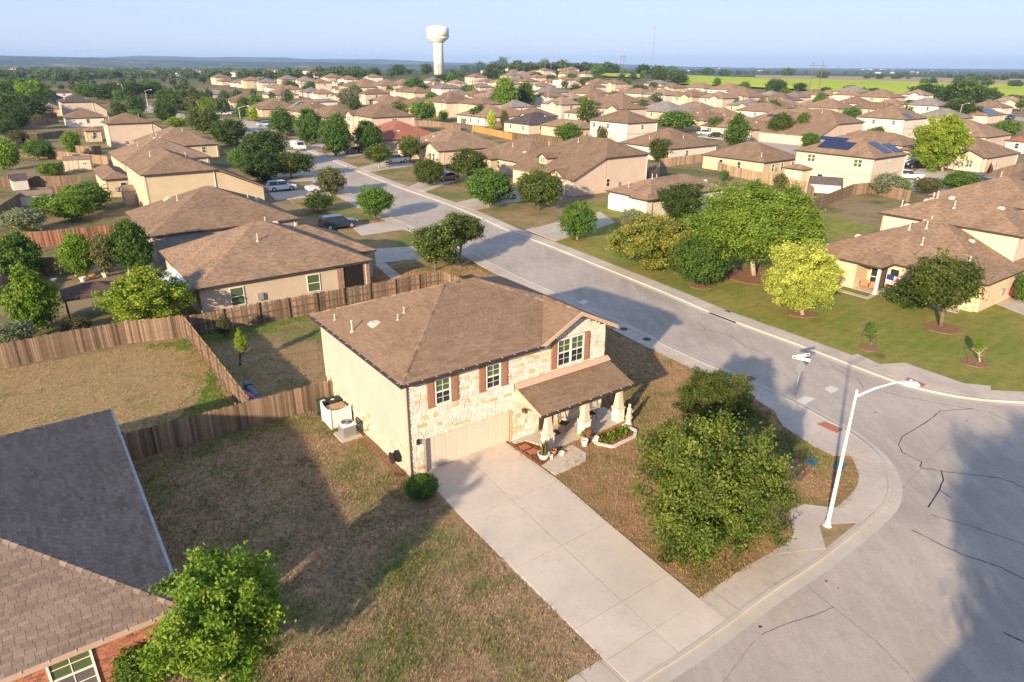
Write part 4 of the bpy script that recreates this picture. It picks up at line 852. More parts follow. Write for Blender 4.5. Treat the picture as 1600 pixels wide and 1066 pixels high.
tb=MB(); tb.box(-.075,.03,-.06,.13,-.0,ZE-.12); tb.build('corner_board',M['trim_tan'],mh)
# roof
ro=MB(); planes,zr=hip(-OHH,W_+OHH,-OHH,D_+OHH,ZE,PP)
gz=7.16; gx=10.85; hw=2.87; gback=(gz-ZE)/PP-OHH
A_,B_2=planes[0][3],planes[0][2]; gb=(gx,gback,gz)
planes=[[planes[0][0],(gx-hw,-OHH,ZE),gb,A_],[A_,gb,B_2],[gb,(gx+hw,-OHH,ZE),planes[0][1],B_2]]+planes[1:]
for pl in planes: ro.poly(pl)
for (a,b) in (((-OHH,-OHH),(8.15,-OHH)),((W_,-OHH),(W_+OHH,-OHH)),((W_+OHH,-OHH),(W_+OHH,D_+OHH)),((W_+OHH,D_+OHH),(-OHH,D_+OHH)),((-OHH,D_+OHH),(-OHH,-OHH))):
    ro.poly([(a[0],a[1],ZE-.17),(b[0],b[1],ZE-.17),(b[0],b[1],ZE),(a[0],a[1],ZE)],1)
for (x0,x1,y0,y1) in ((-OHH,8.15,-OHH,.3),(W_,W_+OHH,-OHH,.3),(-OHH,W_+OHH,.3,D_+OHH)): ro.poly([(x0,y0,ZE-.17),(x0,y1,ZE-.17),(x1,y1,ZE-.17),(x1,y0,ZE-.17)],1)
for x in (8.15,W_): ro.poly([(x,-OHH,ZE-.17),(x,0,ZE-.17),(x,0,ZE+.12),(x,-OHH,ZE+.02)],1)
ro.poly([(gx-hw,-OHH,ZE-.02),(gx,-OHH,gz-.1),(gx,.1,gz-.1),(gx-hw,.1,ZE-.02)],1); ro.poly([(gx,-OHH,gz-.1),(gx+hw,-OHH,ZE-.02),(gx+hw,.1,ZE-.02),(gx,.1,gz-.1)],1)
GL=[(gx-hw,-OHH-.02,ZE+.01),(gx,-OHH-.02,gz),(gx,gback,gz)]; GR=[(gx,-OHH-.02,gz),(gx+hw,-OHH-.02,ZE+.01),(gx,gback,gz)]
ro.poly(GL); ro.poly(GR)
roof=ro.build('roof',[M['roof_brown'],M['gutter_dark']],mh,uv=True)
NP=Vector((2,-25,20))
lay_shingles(roof,planes[:1]+planes[1:]+[GL,GR],M['shingle_brown'],.32,.14,None,300,NP,vary=.5)
rk=MB()
for a,b in (((gx-hw-.03,ZE-.12),(gx,gz-.10)),((gx,gz-.10),(gx+hw+.03,ZE-.12))):
    rk.hexa([(a[0],-OHH-.06,a[1]-.12),(b[0],-OHH-.06,b[1]-.12),(b[0],-OHH,b[1]-.12),(a[0],-OHH,a[1]-.12)],[(a[0],-OHH-.06,a[1]+.12),(b[0],-OHH-.06,b[1]+.12),(b[0],-OHH+.0,b[1]+.12),(a[0],-OHH+.0,a[1]+.12)])
rk.build('rake_board',M['trim_tan'],mh)
hr=MB(); n=0
for a,b in (((-OHH,-OHH,ZE),(-OHH+(D_+2*OHH)/2,D_/2,zr)),((-OHH,D_+OHH,ZE),(-OHH+(D_+2*OHH)/2,D_/2,zr)),((W_+OHH,-OHH,ZE),(W_+OHH-(D_+2*OHH)/2,D_/2,zr)),((-OHH+(D_+2*OHH)/2,D_/2,zr),(W_+OHH-(D_+2*OHH)/2,D_/2,zr)),((gx,-OHH,gz),(gx,gback,gz))):
    a,b=Vector(a),Vector(b); Ln=(b-a).length; k=int(Ln/.3); dr=(b-a)/k; sd=dr.cross(Vector((0,0,1))).normalized()*.15
    for i in range(k):
        p=a+dr*i; q=p+dr*1.08; hr.tint=random.random()
        hr.poly([p-sd-Vector((0,0,.03)),p+Vector((0,0,.05)),q+Vector((0,0,.03)),q-sd-Vector((0,0,.05))]); hr.poly([p+Vector((0,0,.05)),p+sd-Vector((0,0,.03)),q+sd-Vector((0,0,.05)),q+Vector((0,0,.03))])
hr.build('ridge_shingles',M['shingle_brown'],roof,tint=True,kind='stuff')
# gutters with bright clips
def gutter(parent,a,b,n,mat='gutter_dark',clipm='clip'):
    a,b=Vector(a),Vector(b); g=MB(); d=(b-a).normalized(); s=Vector((d.y,-d.x,0))*.12
    g.hexa([a-Vector((0,0,.15)),b-Vector((0,0,.15)),b-Vector((0,0,.15))+s*.8,a-Vector((0,0,.15))+s*.8],[a,b,b+s,a+s]); o=g.build('gutter',M[mat],parent)
    cm=MB(); cm.box(-.02,.02,0,1,0,.012); me=cm.mesh('clip',M[clipm])
    for i in range(n):
        p=a+(b-a)*((i+.5)/n); q=link('clip',me,o); q.matrix_local=Matrix(((d.x,s.x*1.15,0,p.x-s.x*.08),(d.y,s.y*1.15,0,p.y-s.y*.08),(0,0,1,p.z+.004),(0,0,0,1)))
gutter(mh,(-OHH-.1,-OHH,ZE),(8.1,-OHH,ZE),11); gutter(mh,(-OHH,D_+OHH,ZE),(-OHH,-OHH-.1,ZE),14)
gu=MB(); gu.tube((-.12,-.1,ZE-.2),(-.12,-.1,.15),.045,n=8); gu.tube((-.12,-.1,.15),(-.35,-.35,.05),.045,n=8); gu.build('downspout',M['trim_tan'],mh)
# windows with muntins and shutters
def big_window(u0,u1,z0,z1,n,sh):
    w_=MB(); b=.07; w_.box(u0,u1,-.09,0,z1-b,z1); w_.box(u0,u1,-.10,0,z0,z0+b); w_.box(u0,u0+b,-.09,0,z0+b,z1-b); w_.box(u1-b,u1,-.09,0,z0+b,z1-b); zm=(z0+z1)/2
    w_.box(u0+b,u1-b,-.08,0,zm-.035,zm+.035)
    for i in range(1,n): x=u0+(u1-u0)*i/n; w_.box(x-.06,x+.06,-.085,0,z0+b,z1-b)
    o=w_.build('window',M['trim_white'],mh)
    for i in range(n):
        a=u0+(u1-u0)*i/n+(b if i==0 else .06); c=u0+(u1-u0)*(i+1)/n-(b if i==n-1 else .06)
        for (p,q,gl) in ((z0+b,zm-.035,'glass_dark'),(zm+.035,z1-b,'glass_green')):
            g=MB(); g.box(a,c,-.03,-.002,p,q); g.build('pane',M[gl],o)
            mm=MB(); xm=(a+c)/2; mm.box(xm-.012,xm+.012,-.042,-.028,p,q); mm.box(a,xm-.012,-.042,-.028,(p+q)/2-.012,(p+q)/2+.012); mm.box(xm+.012,c,-.042,-.028,(p+q)/2-.012,(p+q)/2+.012); mm.build('muntin',M['trim_white'],o)
    for s in sh:
        a,c=(u0-.42,u0-.04) if s<0 else (u1+.04,u1+.42); m=MB(); m.box(a,c,-.10,0,z0-.05,z1+.03); m.box(a+.06,c-.06,-.115,-.10,z0+.05,zm-.05); m.box(a+.06,c-.06,-.115,-.10,zm+.05,z1-.08); m.build('shutter',M['shutter'],mh)
big_window(1.52,2.46,3.88,5.32,1,(-1,1)); big_window(4.62,5.58,3.88,5.3,1,(-1,1)); big_window(9.5,11.5,3.93,5.6,2,(-1,1)); big_window(10.9,12.3,.85,2.2,1,())
# garage door of separate panels
gd=MB(); gd.box(GX0,GX1,.16,.22,.1,GH); gdo=gd.build('garage_door',M['garage'],mh); me=None
pm=MB(); pw=(GX1-GX0)/8; ph=(GH-.12)/4; pm.hexa([(.0,.16,0),(pw-.004,.16,0),(pw-.004,.16,ph-.008),(0,.16,ph-.008)][::-1],[(.03,.148,.03),(pw-.06,.148,.03),(pw-.06,.148,ph-.055),(.03,.148,ph-.055)][::-1]); pme=pm.mesh('panel',M['garage'])
for i in range(8):
    for j in range(4): link('panel',pme,gdo,(GX0+i*pw+.015,0,.12+j*ph))
tr=MB(); tr.box(GX0-.1,GX0,-.05,.2,0.1,GH); tr.box(GX1,GX1+.1,-.05,.2,.1,GH); tr.build('garage_trim',M['trim_tan'],mh)
# front door, porch, posts
dm=MB(); dm.box(8.35,9.35,-.06,.0,.2,2.3); dm.build('front_door',M['door_dark'],mh)
pf=MB(); pf.prism([(6.35,-.02),(6.35,-.35),(7.0,-.4),(7.75,-2.05),(13.45,-2.05),(13.45,-.02)][::-1],.0,.17); pf.build('porch_floor',M['porch_floor'],mh)
PZ0,PZ1,PY=3.52,2.74,-2.42
pr=MB(); PA=[(6.55,PY,PZ1),(13.45,PY,PZ1),(13.45,-.02,PZ0),(6.55,-.02,PZ0)]; pr.hexa([(p[0],p[1],p[2]-.16) for p in PA],PA,1); pr.poly([(p[0],p[1],p[2]+.002) for p in PA],0)
prf=pr.build('porch_roof',[M['roof_brown'],M['trim_tan']],mh,uv=True); lay_shingles(prf,[[(p[0],p[1],p[2]+.002) for p in PA]],M['shingle_brown'],.32,.14,None,60,NP,vary=.5)
fl=MB(); fl.hexa([(6.55,-.36,PZ0-.03),(13.3,-.36,PZ0-.03),(13.5,-.02,PZ0+.08),(6.55,-.02,PZ0+.08)],[(6.55,-.34,PZ0-.0),(13.5,-.34,PZ0-.0),(13.5,-.02,PZ0+.19),(6.55,-.02,PZ0+.19)]); fl.build('flashing',M['trim_tan'],mh)
gutter(mh,(6.5,PY,PZ1+.0),(13.5,PY,PZ1+.0),9)
bm_=MB(); bm_.box(6.9,13.35,-2.05,-1.8,2.42,2.72); bm_.box(13.15,13.35,-1.8,-.02,2.42,2.9); bm_.box(6.9,7.1,-1.8,-.02,2.42,2.9); bm_.hexa([(6.9,-1.8,2.72),(6.9,-.02,2.9),(7.1,-.02,2.9),(7.1,-1.8,2.72)],[(6.9,-1.8,2.74),(6.9,-.02,3.3),(7.1,-.02,3.3),(7.1,-1.8,2.74)]); bm_.build('porch_beam',M['trim_tan'],mh)
for x in (7.55,10.25,12.95):
    y=-1.78; p=MB(); p.hexa([(x-.22,y-.22,1.12),(x+.22,y-.22,1.12),(x+.22,y+.22,1.12),(x-.22,y+.22,1.12)],[(x-.14,y-.14,2.0),(x+.14,y-.14,2.0),(x+.14,y+.14,2.0),(x-.14,y+.14,2.0)]); p.box(x-.14,x+.14,y-.14,y+.14,2.0,2.42); p.box(x-.30,x+.30,y-.30,y+.30,1.04,1.12); o=p.build('porch_post',M['wall_cream'],mh)
    q=MB(); q.box(x-.25,x+.25,y-.25,y+.25,.16,1.04); po=q.build('pillar_base',M['mortar'],mh)
    for sx_,fc in ((0,'N'),(1,'L')):
        if fc=='N': masonry(po,'limestone','N',x-.27,x+.27,.17,1.04,(.14,.22),(.2,.36),[],.035,.012,'stone',40,off=y-.25)
        else: masonry(po,'limestone','L',y-.27,y+.27,.17,1.04,(.14,.22),(.2,.36),[],.035,.012,'stone',40,off=x-.25)
# limestone
OPN=[(GX0-.1,GX1+.1,0,GH),(1.1,2.88,3.83,5.36),(4.2,6.0,3.83,5.34),(9.08,11.92,3.88,5.64),(10.85,12.35,.8,2.25),(8.3,9.4,.1,2.35),(6.5,W_,3.33,3.72),(GX0-.1,GX1+.1,GH,GH+.19)]
fw_=masonry(wall,'limestone','N',0.02,W_,.0,ZE-.12,(.15,.27),(.2,.55),OPN,.05,.020,'stone',300,ochre=.13)
masonry(wall,'limestone','N',8.2,W_-.02,ZE-.12,7.0,(.15,.22),(.22,.5),[],.035,.016,'stone',0,limit=lambda s:(s[3]-(ZE-.1))<(7.0-ZE+.1)*(1-max(abs(s[0]-gx),abs(s[1]-gx))/2.75)+.03,ochre=.2)
masonry(wall,'limestone','N',GX0-.1,GX1+.1,GH,GH+.19,(.18,.19),(.13,.15),[],.04,.014,'stone',0)
masonry(wall,'limestone_sun_dimmed','L',.14,D_,.0,1.70,(.15,.25),(.22,.58),[],.05,.020,'stone',0,ochre=.14,off=.02)
# roof pipes
roof_bits(roof,-OHH,W_+OHH,-OHH,D_+OHH,ZE,PP,0,random)
for (x,y,k) in ((.15,9.2,1),(.2,6.8,0),(1.3,6.1,2),(2.2,5.05,1),(2.75,5.35,1)):
    z=ZE+PP*min(x+OHH,y+OHH,D_+OHH-y); link('vent_pipe' if k<2 else 'roof_vent',_pipe if k<2 else _box,roof,(x,y,z)).scale=(.85,.85,.95) if k==0 else (.6,.6,.5) if k==1 else (1.25,1.25,.8)
lt=MB(); lt.box(.33,.5,-.14,0,2.0,2.3); lt.build('wall_lantern',M['iron'],mh)
# ================================================================== THE BRICK HOUSE AT THE CORNER OF THE PICTURE
NE=G(285,948,2.85); oh=.45; NW,ND=10.5,17.4-.9
nl=thing('house',L((NE[0],NE[1],0),-oh-NW,oh),TH,'red brick house with a large shaded brown-grey shingle roof beside the bright green tree','house','houses of the neighbourhood')
r2=MB(); pls,z2=hip(-oh,NW+oh,-oh,ND+oh,2.85,.44)
for pl in pls: r2.poly(pl)
eaves(r2,-oh,NW+oh,-oh,ND+oh,2.85)
b2=MB(); b2.box(0,NW,0,ND,-.2,2.74); w2=b2.build('wall',M['brick_mortar'],nl); ro2=r2.build('roof',[M['roof_brown'],M['gutter_dark']],nl,uv=True)
lay_shingles(ro2,[pls[0],pls[1]],M['shingle_near'],.30,.145,None,300,Vector((NW,6,3)),vary=.7)
hr=MB()
for a,b in (((NW+oh,-oh,2.85),(NW/2,NW/2,z2)),((NW/2,NW/2,z2),(NW/2,ND-NW/2,z2)),((NW+oh,ND+oh,2.85),(NW/2,ND-NW/2,z2))):
    a,b=Vector(a),Vector(b); Ln=(b-a).length; k=int(Ln/.3); dr=(b-a)/k; sd=dr.cross(Vector((0,0,1))).normalized()*.15
    for i in range(k):
        p=a+dr*i; q=p+dr*1.08; hr.tint=random.random(); hr.poly([p-sd-Vector((0,0,.03)),p+Vector((0,0,.05)),q+Vector((0,0,.03)),q-sd-Vector((0,0,.05))]); hr.poly([p+Vector((0,0,.05)),p+sd-Vector((0,0,.03)),q+sd-Vector((0,0,.05)),q+Vector((0,0,.03))])
hr.build('ridge_shingles',M['shingle_near'],ro2,tint=True,kind='stuff')
gutter(nl,(-oh,-oh,2.85),(NW+oh+.1,-oh,2.85),16,'trim_tan','clip'); gutter(nl,(NW+oh,-oh-.1,2.85),(NW+oh,ND+oh,2.85),22,'metal_grey','clip')
wx0,wx1=NW-oh-5.1+.15,0
import itertools
def front_xy(px,py,x0=None):
    d=ray(px,py); o=np.array(nl.location); n=YD; t=((o-np.array([0,0,H]))@n)/(d@n); q=np.array([0,0,H])+d*t-o; return q@XD,q[2]
a=front_xy(72,1046)[0]; b=front_xy(141,1010)[0]; ztop=2.5
w_=MB(); w_.box(a,b,-.07,0,ztop-.07,ztop); w_.box(a,b,-.08,0,.7,.78); w_.box(a,a+.07,-.07,0,.78,ztop-.07); w_.box(b-.07,b,-.07,0,.78,ztop-.07); w_.box(a+.07,b-.07,-.06,0,1.6,1.67); wo=w_.build('window',M['trim_white'],nl)
for z0,z1,gl in ((.78,1.6,'glass_grey'),(1.67,ztop-.07,'glass_green')):
    g=MB(); g.box(a+.07,b-.07,-.03,-.002,z0,z1); g.build('pane',M[gl],wo); m=MB(); m.box((a+b)/2-.014,(a+b)/2+.014,-.045,-.028,z0,z1); m.box(a+.07,(a+b)/2-.014,-.045,-.028,(z0+z1)/2-.014,(z0+z1)/2+.014); m.box((a+b)/2+.014,b-.07,-.045,-.028,(z0+z1)/2-.014,(z0+z1)/2+.014); m.build('muntin',M['trim_white'],wo)
masonry(w2,'brick','N',NW-8,NW,0.3,2.74,(.068,.070),(.2,.205),[(a,b,.7,ztop)],.012,.012,'brick',300)
# ================================================================== TREES
def crown_mesh(name,n_clump,per,leaf_,mat,seed,shape='round',hz=1.,rough_=.16,csz=.17,inner=.25):
    """leaf-sized faces gathered in clumps through a crown of radius 1 and half height hz"""
    rs=np.random.RandomState(seed); g=(1+5**.5)/2; i=np.arange(n_clump)
    z=1-2*(i+.5)/n_clump; ph=2*np.pi*i/g+rs.uniform(-.35,.35,n_clump); z=np.clip(z+rs.uniform(-.1,.1,n_clump),-1,1); r_=np.sqrt(np.maximum(0,1-z*z))
    d=np.stack([r_*np.cos(ph),r_*np.sin(ph),z],1)
    lob=np.array([noise.fractal(Vector((a*1.7+seed*3.1,b*1.7,c*1.7)),1,2,3) for a,b,c in d])
    rad=(.84+rough_*lob*1.5+rs.uniform(-rough_*.45,rough_*.35,n_clump))
    k=rs.rand(n_clump)<inner; rad[k]*=rs.uniform(.3,.85,k.sum())
    if shape=='pear': f=np.where(z>0,1-.50*z**1.4,1-.15*z*z); d[:,0]*=f; d[:,1]*=f
    if shape=='cone': f=np.clip(1.06-.62*(z+1)/2*1.25,.12,1.1); d=d.copy(); nn=np.maximum(np.hypot(d[:,0],d[:,1]),.25); d[:,0]*=f/nn*np.minimum(nn*1.25,1); d[:,1]*=f/nn*np.minimum(nn*1.25,1)
    if shape=='spread': d[:,2]=np.where(z<0,z*.62,z)
    if shape=='multi': d[:,2]=np.where(z<0,z*.8,z*(1+.12*np.sin(ph*3)))
    kill=rs.rand(n_clump)<(.0 if shape=='hedge' else .10); d=d[~kill]; rad=rad[~kill]; n_clump=len(d)
    C=d*rad[:,None]
    N=n_clump*per; ctr=np.repeat(C,per,0)+rs.normal(0,1,(N,3))*csz*np.array([1,1,.75])*np.repeat(.7+.6*rs.rand(n_clump),per)[:,None]
    out=np.repeat(d,per,0)
    nrm=out*.6+rs.normal(0,.75,(N,3))+np.array([0,0,.35]); nrm/=np.linalg.norm(nrm,axis=1)[:,None]
    a=np.cross(nrm,rs.normal(0,1,(N,3))); a/=np.linalg.norm(a,axis=1)[:,None]; b=np.cross(nrm,a)
    s=leaf_*(.65+.7*rs.rand(N))[:,None]
    ctr[:,2]*=hz; V=np.empty((N,4,3)); V[:,0]=ctr-a*s; V[:,1]=ctr-b*s*.55; V[:,2]=ctr+a*s; V[:,3]=ctr+b*s*.55+nrm*s*.15
    me=bpy.data.meshes.new(name); me.vertices.add(N*4); me.vertices.foreach_set('co',V.reshape(-1)); me.loops.add(N*4); me.loops.foreach_set('vertex_index',np.arange(N*4,dtype=np.int32))
    me.polygons.add(N); me.polygons.foreach_set('loop_start',np.arange(0,N*4,4,dtype=np.int32)); me.polygons.foreach_set('loop_total',np.full(N,4,dtype=np.int32))
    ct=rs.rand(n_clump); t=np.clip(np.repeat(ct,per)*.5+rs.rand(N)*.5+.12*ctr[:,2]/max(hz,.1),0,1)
    at=me.attributes.new('tint','FLOAT','FACE'); at.data.foreach_set('value',t.astype(np.float32)); me.materials.append(M[mat]); me.update(); me.validate(); return me
_cr={}
def crown_of(mat,shape,level,v):
    k=(mat,shape,level,v)
    if k not in _cr:
        rg=.05 if shape=='hedge' else .36 if shape=='multi' else .27 if level in('hero','near','coarse') else .22
        nc,per,lf,cs={'coarse':(260,130,.034,.08),'hero':(560,150,.021,.075),'near':(360,42,.050,.10),'mid':(230,26,.068,.125),'far':(110,14,.115,.16),'tiny':(46,9,.20,.2)}[level]
        _cr[k]=crown_mesh('crown',nc,per,lf,mat,v*17+len(_cr),shape,1.,rg,cs)
    return _cr[k]
_tk={}
def trunk_mesh(kind,v):
    k=(kind,v)
    if k not in _tk:
        rs=random.Random(v*5+1); m=MB(); r=.035
        m.path([(0,0,-.03),(rs.uniform(-.02,.02),0,.3),(rs.uniform(-.03,.03),rs.uniform(-.02,.02),.62)],[r*1.25,r,r*.75],7)
        n=8 if kind=='near' else 4
        for i in range(n):
            a=i*2.4+rs.uniform(-.3,.3); z0=rs.uniform(.28,.6); l=rs.uniform(.22,.42)
            p0=(0,0,z0); p1=(math.cos(a)*l*.5,math.sin(a)*l*.5,z0+.16); p2=(math.cos(a)*l,math.sin(a)*l,z0+.3); m.path([p0,p1,p2],[r*.6,r*.4,r*.15],5)
        _tk[k]=m.mesh('trunk',M[('bark' if v%2 else 'bark_pale')],smooth=True)
    return _tk[k]
TREES=[]
def tree(cx,top,bot,hw,base=None,mat='leaf_oak',shape='round',level=None,label=None,look=None,bx=None,name='tree',group='trees of the neighbourhood',trunk=True,cat='tree',crowns=1,sq=None):
    """pixel box of the crown (centre x, top, bottom, half width) and pixel row of the trunk's foot"""
    base=base or bot+max(2,hw*.25); bx=cx if bx is None else bx
    g=GT(bx,base); gz=terr(g[0],g[1])
    v=ray(cx,(top+bot)/2); tt=g[1]/v[1]; c=np.array([v[0]*tt,g[1],H+v[2]*tt])
    for _ in range(6):
        k=np.dot(c-[0,0,H],fw)/F; r_=hw*k; hv=(bot-top)/2*k; a=math.atan2(H-c[2],math.hypot(c[0],c[1])); q=hv*hv-(r_*math.sin(a))**2
        rz=math.sqrt(max(q,0))/math.cos(a) if q>0 else .6*r_; rz=min(max(rz,.55*r_),1.9*r_); lo=rz*(.9 if trunk else .75)
        if c[2]-gz<lo-.02: tt=(gz+lo-H)/v[2]; c=np.array([v[0]*tt,v[1]*tt,gz+lo]); g=np.array([c[0],c[1],gz])
        else: break
    cz=c[2]-gz
    level=level or ('near' if hw>42 else 'mid' if hw>16 else 'far' if hw>7 else 'tiny')
    n=len(TREES); t=thing(name,(g[0],g[1],gz),0,label,cat,group); t['_look']=look or ''; t['_px']=[float(cx),float((top+bot)/2)]
    for ci in range(crowns):
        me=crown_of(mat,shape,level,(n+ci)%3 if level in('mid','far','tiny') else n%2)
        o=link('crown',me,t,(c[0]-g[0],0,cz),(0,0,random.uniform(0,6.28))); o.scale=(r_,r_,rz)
    if trunk:
        h=cz+rz*.3; o=link('trunk',trunk_mesh('near' if hw>16 else 'far',n%4),t,(0,0,0)); o.scale=(h,h,h*1.0)
        lean=math.atan2(c[0]-g[0],h*.75); o.rotation_euler=(0,lean,0)
    TREES.append((t,mat)); return t
T=tree
# near trees
T(1113,650,880,101,842,'leaf_live','multi','hero',bx=1112,label='large spreading live oak on the dry corner lawn')
T(1119,578,678,59,705,'leaf_spring','round','hero',label='smaller rounded oak growing behind the big live oak')
T(342,862,1060,97,1062,'leaf_bright','round','coarse',bx=350,label='vivid green leafy tree beside the red brick house')
T(228,418,508,66,512,'leaf_lime','pear','coarse',bx=232,label='yellow-green feathery tree beside the backyard fence corner')
T(1254,380,482,58,494,'leaf_yellow','round','coarse',label='round golden-yellow tree standing in a mulch ring on the mown lawn')
T(1478,397,482,52,512,'leaf_oak','round','near',bx=1470,label='dark round tree with a leaning pale trunk by the flag house walk')
T(1172,287,425,100,432,'leaf_willow','spread','hero',bx=1178,label='huge light-green domed tree in front of the flag house')
T(1235,300,400,48,430,'leaf_willow','round','near',bx=1210,label='second light-green dome merged beside the huge domed tree')
T(1020,332,422,60,424,'leaf_autumn','round','coarse',label='broad hedge-like tree with orange and yellow top leaves',trunk=False,name='shrub',cat='shrub'); T(1092,372,440,40,445,'leaf_green','round','near',label='dark green small tree with a white trunk at the hedge end')
T(1066,288,342,33,345,'leaf_dark','round','near',label='dark bushy tree rising behind the orange-topped hedge tree'); T(988,325,352,20,352,'leaf_grey','round','mid',label='pale shrub with white flowers before the white garage house',trunk=False,name='shrub',cat='shrub')
T(902,316,368,27,376,'leaf_green','round','near',label='small round tree on the dry lawn beside the white garage driveway')
T(680,348,410,38,424,'leaf_oak','round','near',label='front oak of the pair by the fence end at the roadside'); T(722,332,386,36,408,'leaf_oak','spread','near',bx=718,label='rear oak of the pair by the roadside with a bent trunk')
T(586,292,334,27,344,'leaf_green','round','near',label='small bright round tree in a stone ring beside the street')
T(517,262,302,22,306,'leaf_olive','round','mid',label='thin olive-coloured tree over the white pickup truck'); T(497,302,330,22,332,'leaf_dark','spread','mid',label='low dark spreading tree on the lawn beside the white pickup')
T(410,240,276,34,284,'leaf_dark','round','near'); T(455,236,272,32,280,'leaf_oak','round','near'); T(413,205,255,36,262,'leaf_dark','round','near',label='big dark roadside oak hiding the street bend'); T(375,232,262,18,268,'leaf_green','round','mid')
for cx,tp,bt,hw,ba,sh,lb in ((483,170,222,22,226,'pear','first'),(525,182,238,25,244,'pear','middle'),(573,188,234,22,240,'pear','last')): T(cx,tp,bt,hw,ba,'leaf_green',sh,'near',label=f'{lb} of three bright egg-shaped street trees before the terracotta-roofed house')
T(440,171,208,20,214,'leaf_green','round','mid',label='green tree standing over the red car'); T(592,226,258,22,264,'leaf_oak','spread','mid',label='small spreading tree beside the white pickup on the dry lawn'); T(641,213,246,18,254,'leaf_oak','round','mid',label='oak between the white pickup and the big gabled house')
T(669,246,288,22,292,'leaf_oak','round','near',label='oak in front of the maroon car'); T(732,234,282,30,288,'leaf_oak','spread','near',label='feathery oak before the gabled single-storey house'); T(764,264,314,36,324,'leaf_green','round','near',label='bushy oak hiding most of a white pickup'); T(842,264,320,34,328,'leaf_oak','round','near',label='oak on the lawn before the dormer house porch')
T(1031,218,250,18,252,'leaf_oak','round','mid',label='round bush against the white single-storey wall'); T(655,420,445,14,446,'leaf_green','round','mid') if False else None
T(388,440,472,24,474,'leaf_bright','round','mid',label='bright shrub against the tan awning house wall',trunk=False,name='shrub',cat='shrub')
# left yards
T(28,362,438,36,440,'leaf_green','pear','near'); T(48,420,512,38,515,'leaf_bright','pear','near'); T(120,362,430,26,434,'leaf_bright','pear','near',label='yellow-green oval tree by the pale bare yard'); T(163,365,425,22,432,'leaf_olive','round','mid'); T(202,342,422,32,430,'leaf_green','pear','near',label='tall dark oval tree at the corner of the grey-sided house')
T(20,500,540,30,545,'leaf_grey','round','mid',trunk=False,name='shrub',cat='shrub'); T(120,500,516,22,518,'leaf_olive','round','mid',trunk=False,name='shrub',cat='shrub'); T(112,298,342,30,345,'leaf_bright','round','near',label='bright rounded tree beside the little white-walled shed'); T(135,284,325,32,330,'leaf_green','round','mid'); T(35,325,360,30,362,'leaf_grey','round','mid',trunk=False,name='shrub',cat='shrub'); T(72,305,335,22,338,'leaf_green','round','mid',trunk=False,name='shrub',cat='shrub')
T(5,215,262,22,266,'leaf_bright','round','mid'); T(58,218,246,20,250,'leaf_green','round','mid'); T(79,255,272,18,274,'leaf_bright','round','mid',trunk=False,name='shrub',cat='shrub'); T(28,204,222,14,226,'leaf_olive','round','mid'); T(110,205,236,14,238,'leaf_bright','round','mid'); T(60,182,192,12,194,'leaf_olive','round','far')
# yard saplings
T(375,516,550,9,572,'leaf_lime','pear','mid',label='thin lime-green sapling in the fenced backyard of the stone house',name='sapling',cat='sapling'); T(350,492,526,11,530,'leaf_olive','round','mid',label='straggly yellowish shrub inside the backyard fence corner',trunk=False,name='shrub',cat='shrub')
T(1361,503,531,7,543,'leaf_green','pear','mid',label='staked dark sapling in a mulch ring on the mown lawn',name='sapling',cat='sapling'); T(1531,521,555,6,568,'leaf_bright','pear','mid',label='staked light-green sapling near the corner of the mown lawn',name='sapling',cat='sapling')
T(659,738,780,27,778,'leaf_green','hedge','near',label='clipped round boxwood shrub at the garage corner',trunk=False,name='shrub',cat='shrub')
T(1420,448,470,34,476,'leaf_dark','round','mid',label='low dark hedge bed beneath the flag house windows',trunk=False,name='shrub',cat='shrub'); T(1572,402,448,32,452,'leaf_dark','round','mid',label='dark shrub with pinkish flowers beside the driveway edge',name='shrub',cat='shrub',trunk=False); T(1600,425,470,12,474,'leaf_green','round','mid')
T(210,1010,1085,30,1080,'leaf_green','round','near',label='leafy shrub under the brick house eave',trunk=False,name='shrub',cat='shrub')
# middle distance right
T(1472,178,262,42,268,'leaf_lime','pear','coarse',label='tall golden-green tree behind the solar-panelled house'); T(1370,198,226,20,232,'leaf_green','pear','mid'); T(1152,180,228,20,232,'leaf_green','pear','mid',label='upright green tree over the two parked cars'); T(1119,183,206,14,212,'leaf_oak','round','mid')
T(1220,177,214,18,222,'leaf_oak','round','mid'); T(1254,178,214,16,222,'leaf_oak','pear','mid'); T(1266,208,228,14,232,'leaf_green','round','mid'); T(1056,174,204,28,208,'leaf_green','spread','mid',label='broad dark tree beside the bright white two-storey house'); T(888,194,222,22,226,'leaf_green','round','mid')
T(1388,270,302,22,306,'leaf_grey','round','mid',trunk=False,name='shrub',cat='shrub'); T(1408,278,303,14,306,'leaf_bright','round','mid'); T(1450,277,300,20,304,'leaf_olive','round','mid',name='shrub',cat='shrub',trunk=False); T(1500,268,296,26,300,'leaf_green','round','mid',name='shrub',cat='shrub',trunk=False)
T(1220,273,292,12,294,'leaf_olive','round','far'); T(1132,266,282,7,284,'leaf_green','round','far',trunk=False,name='shrub',cat='shrub'); T(1330,136+12,172,18,176,'leaf_dark','round','mid') if False else None
T(790,122,172,20,176,'leaf_bright','pear','mid',label='tall bright-green poplar-like tree, left one of the central pair'); T(820,128,168,18,172,'leaf_green','pear','mid',label='darker companion of the tall bright-green central tree'); T(648,122,148,20,150,'leaf_green','pear','mid',label='dark conical tree standing below the water tower'); T(672,158,186,9,190,'leaf_lime','pear','mid'); T(693,172,188,8,190,'leaf_lime','round','far'); T(650,160,182,10,184,'leaf_bright','round','far'); T(545,136,166,17,168,'leaf_grey','round','mid',label='greyish shaggy tree between the brown roofs')
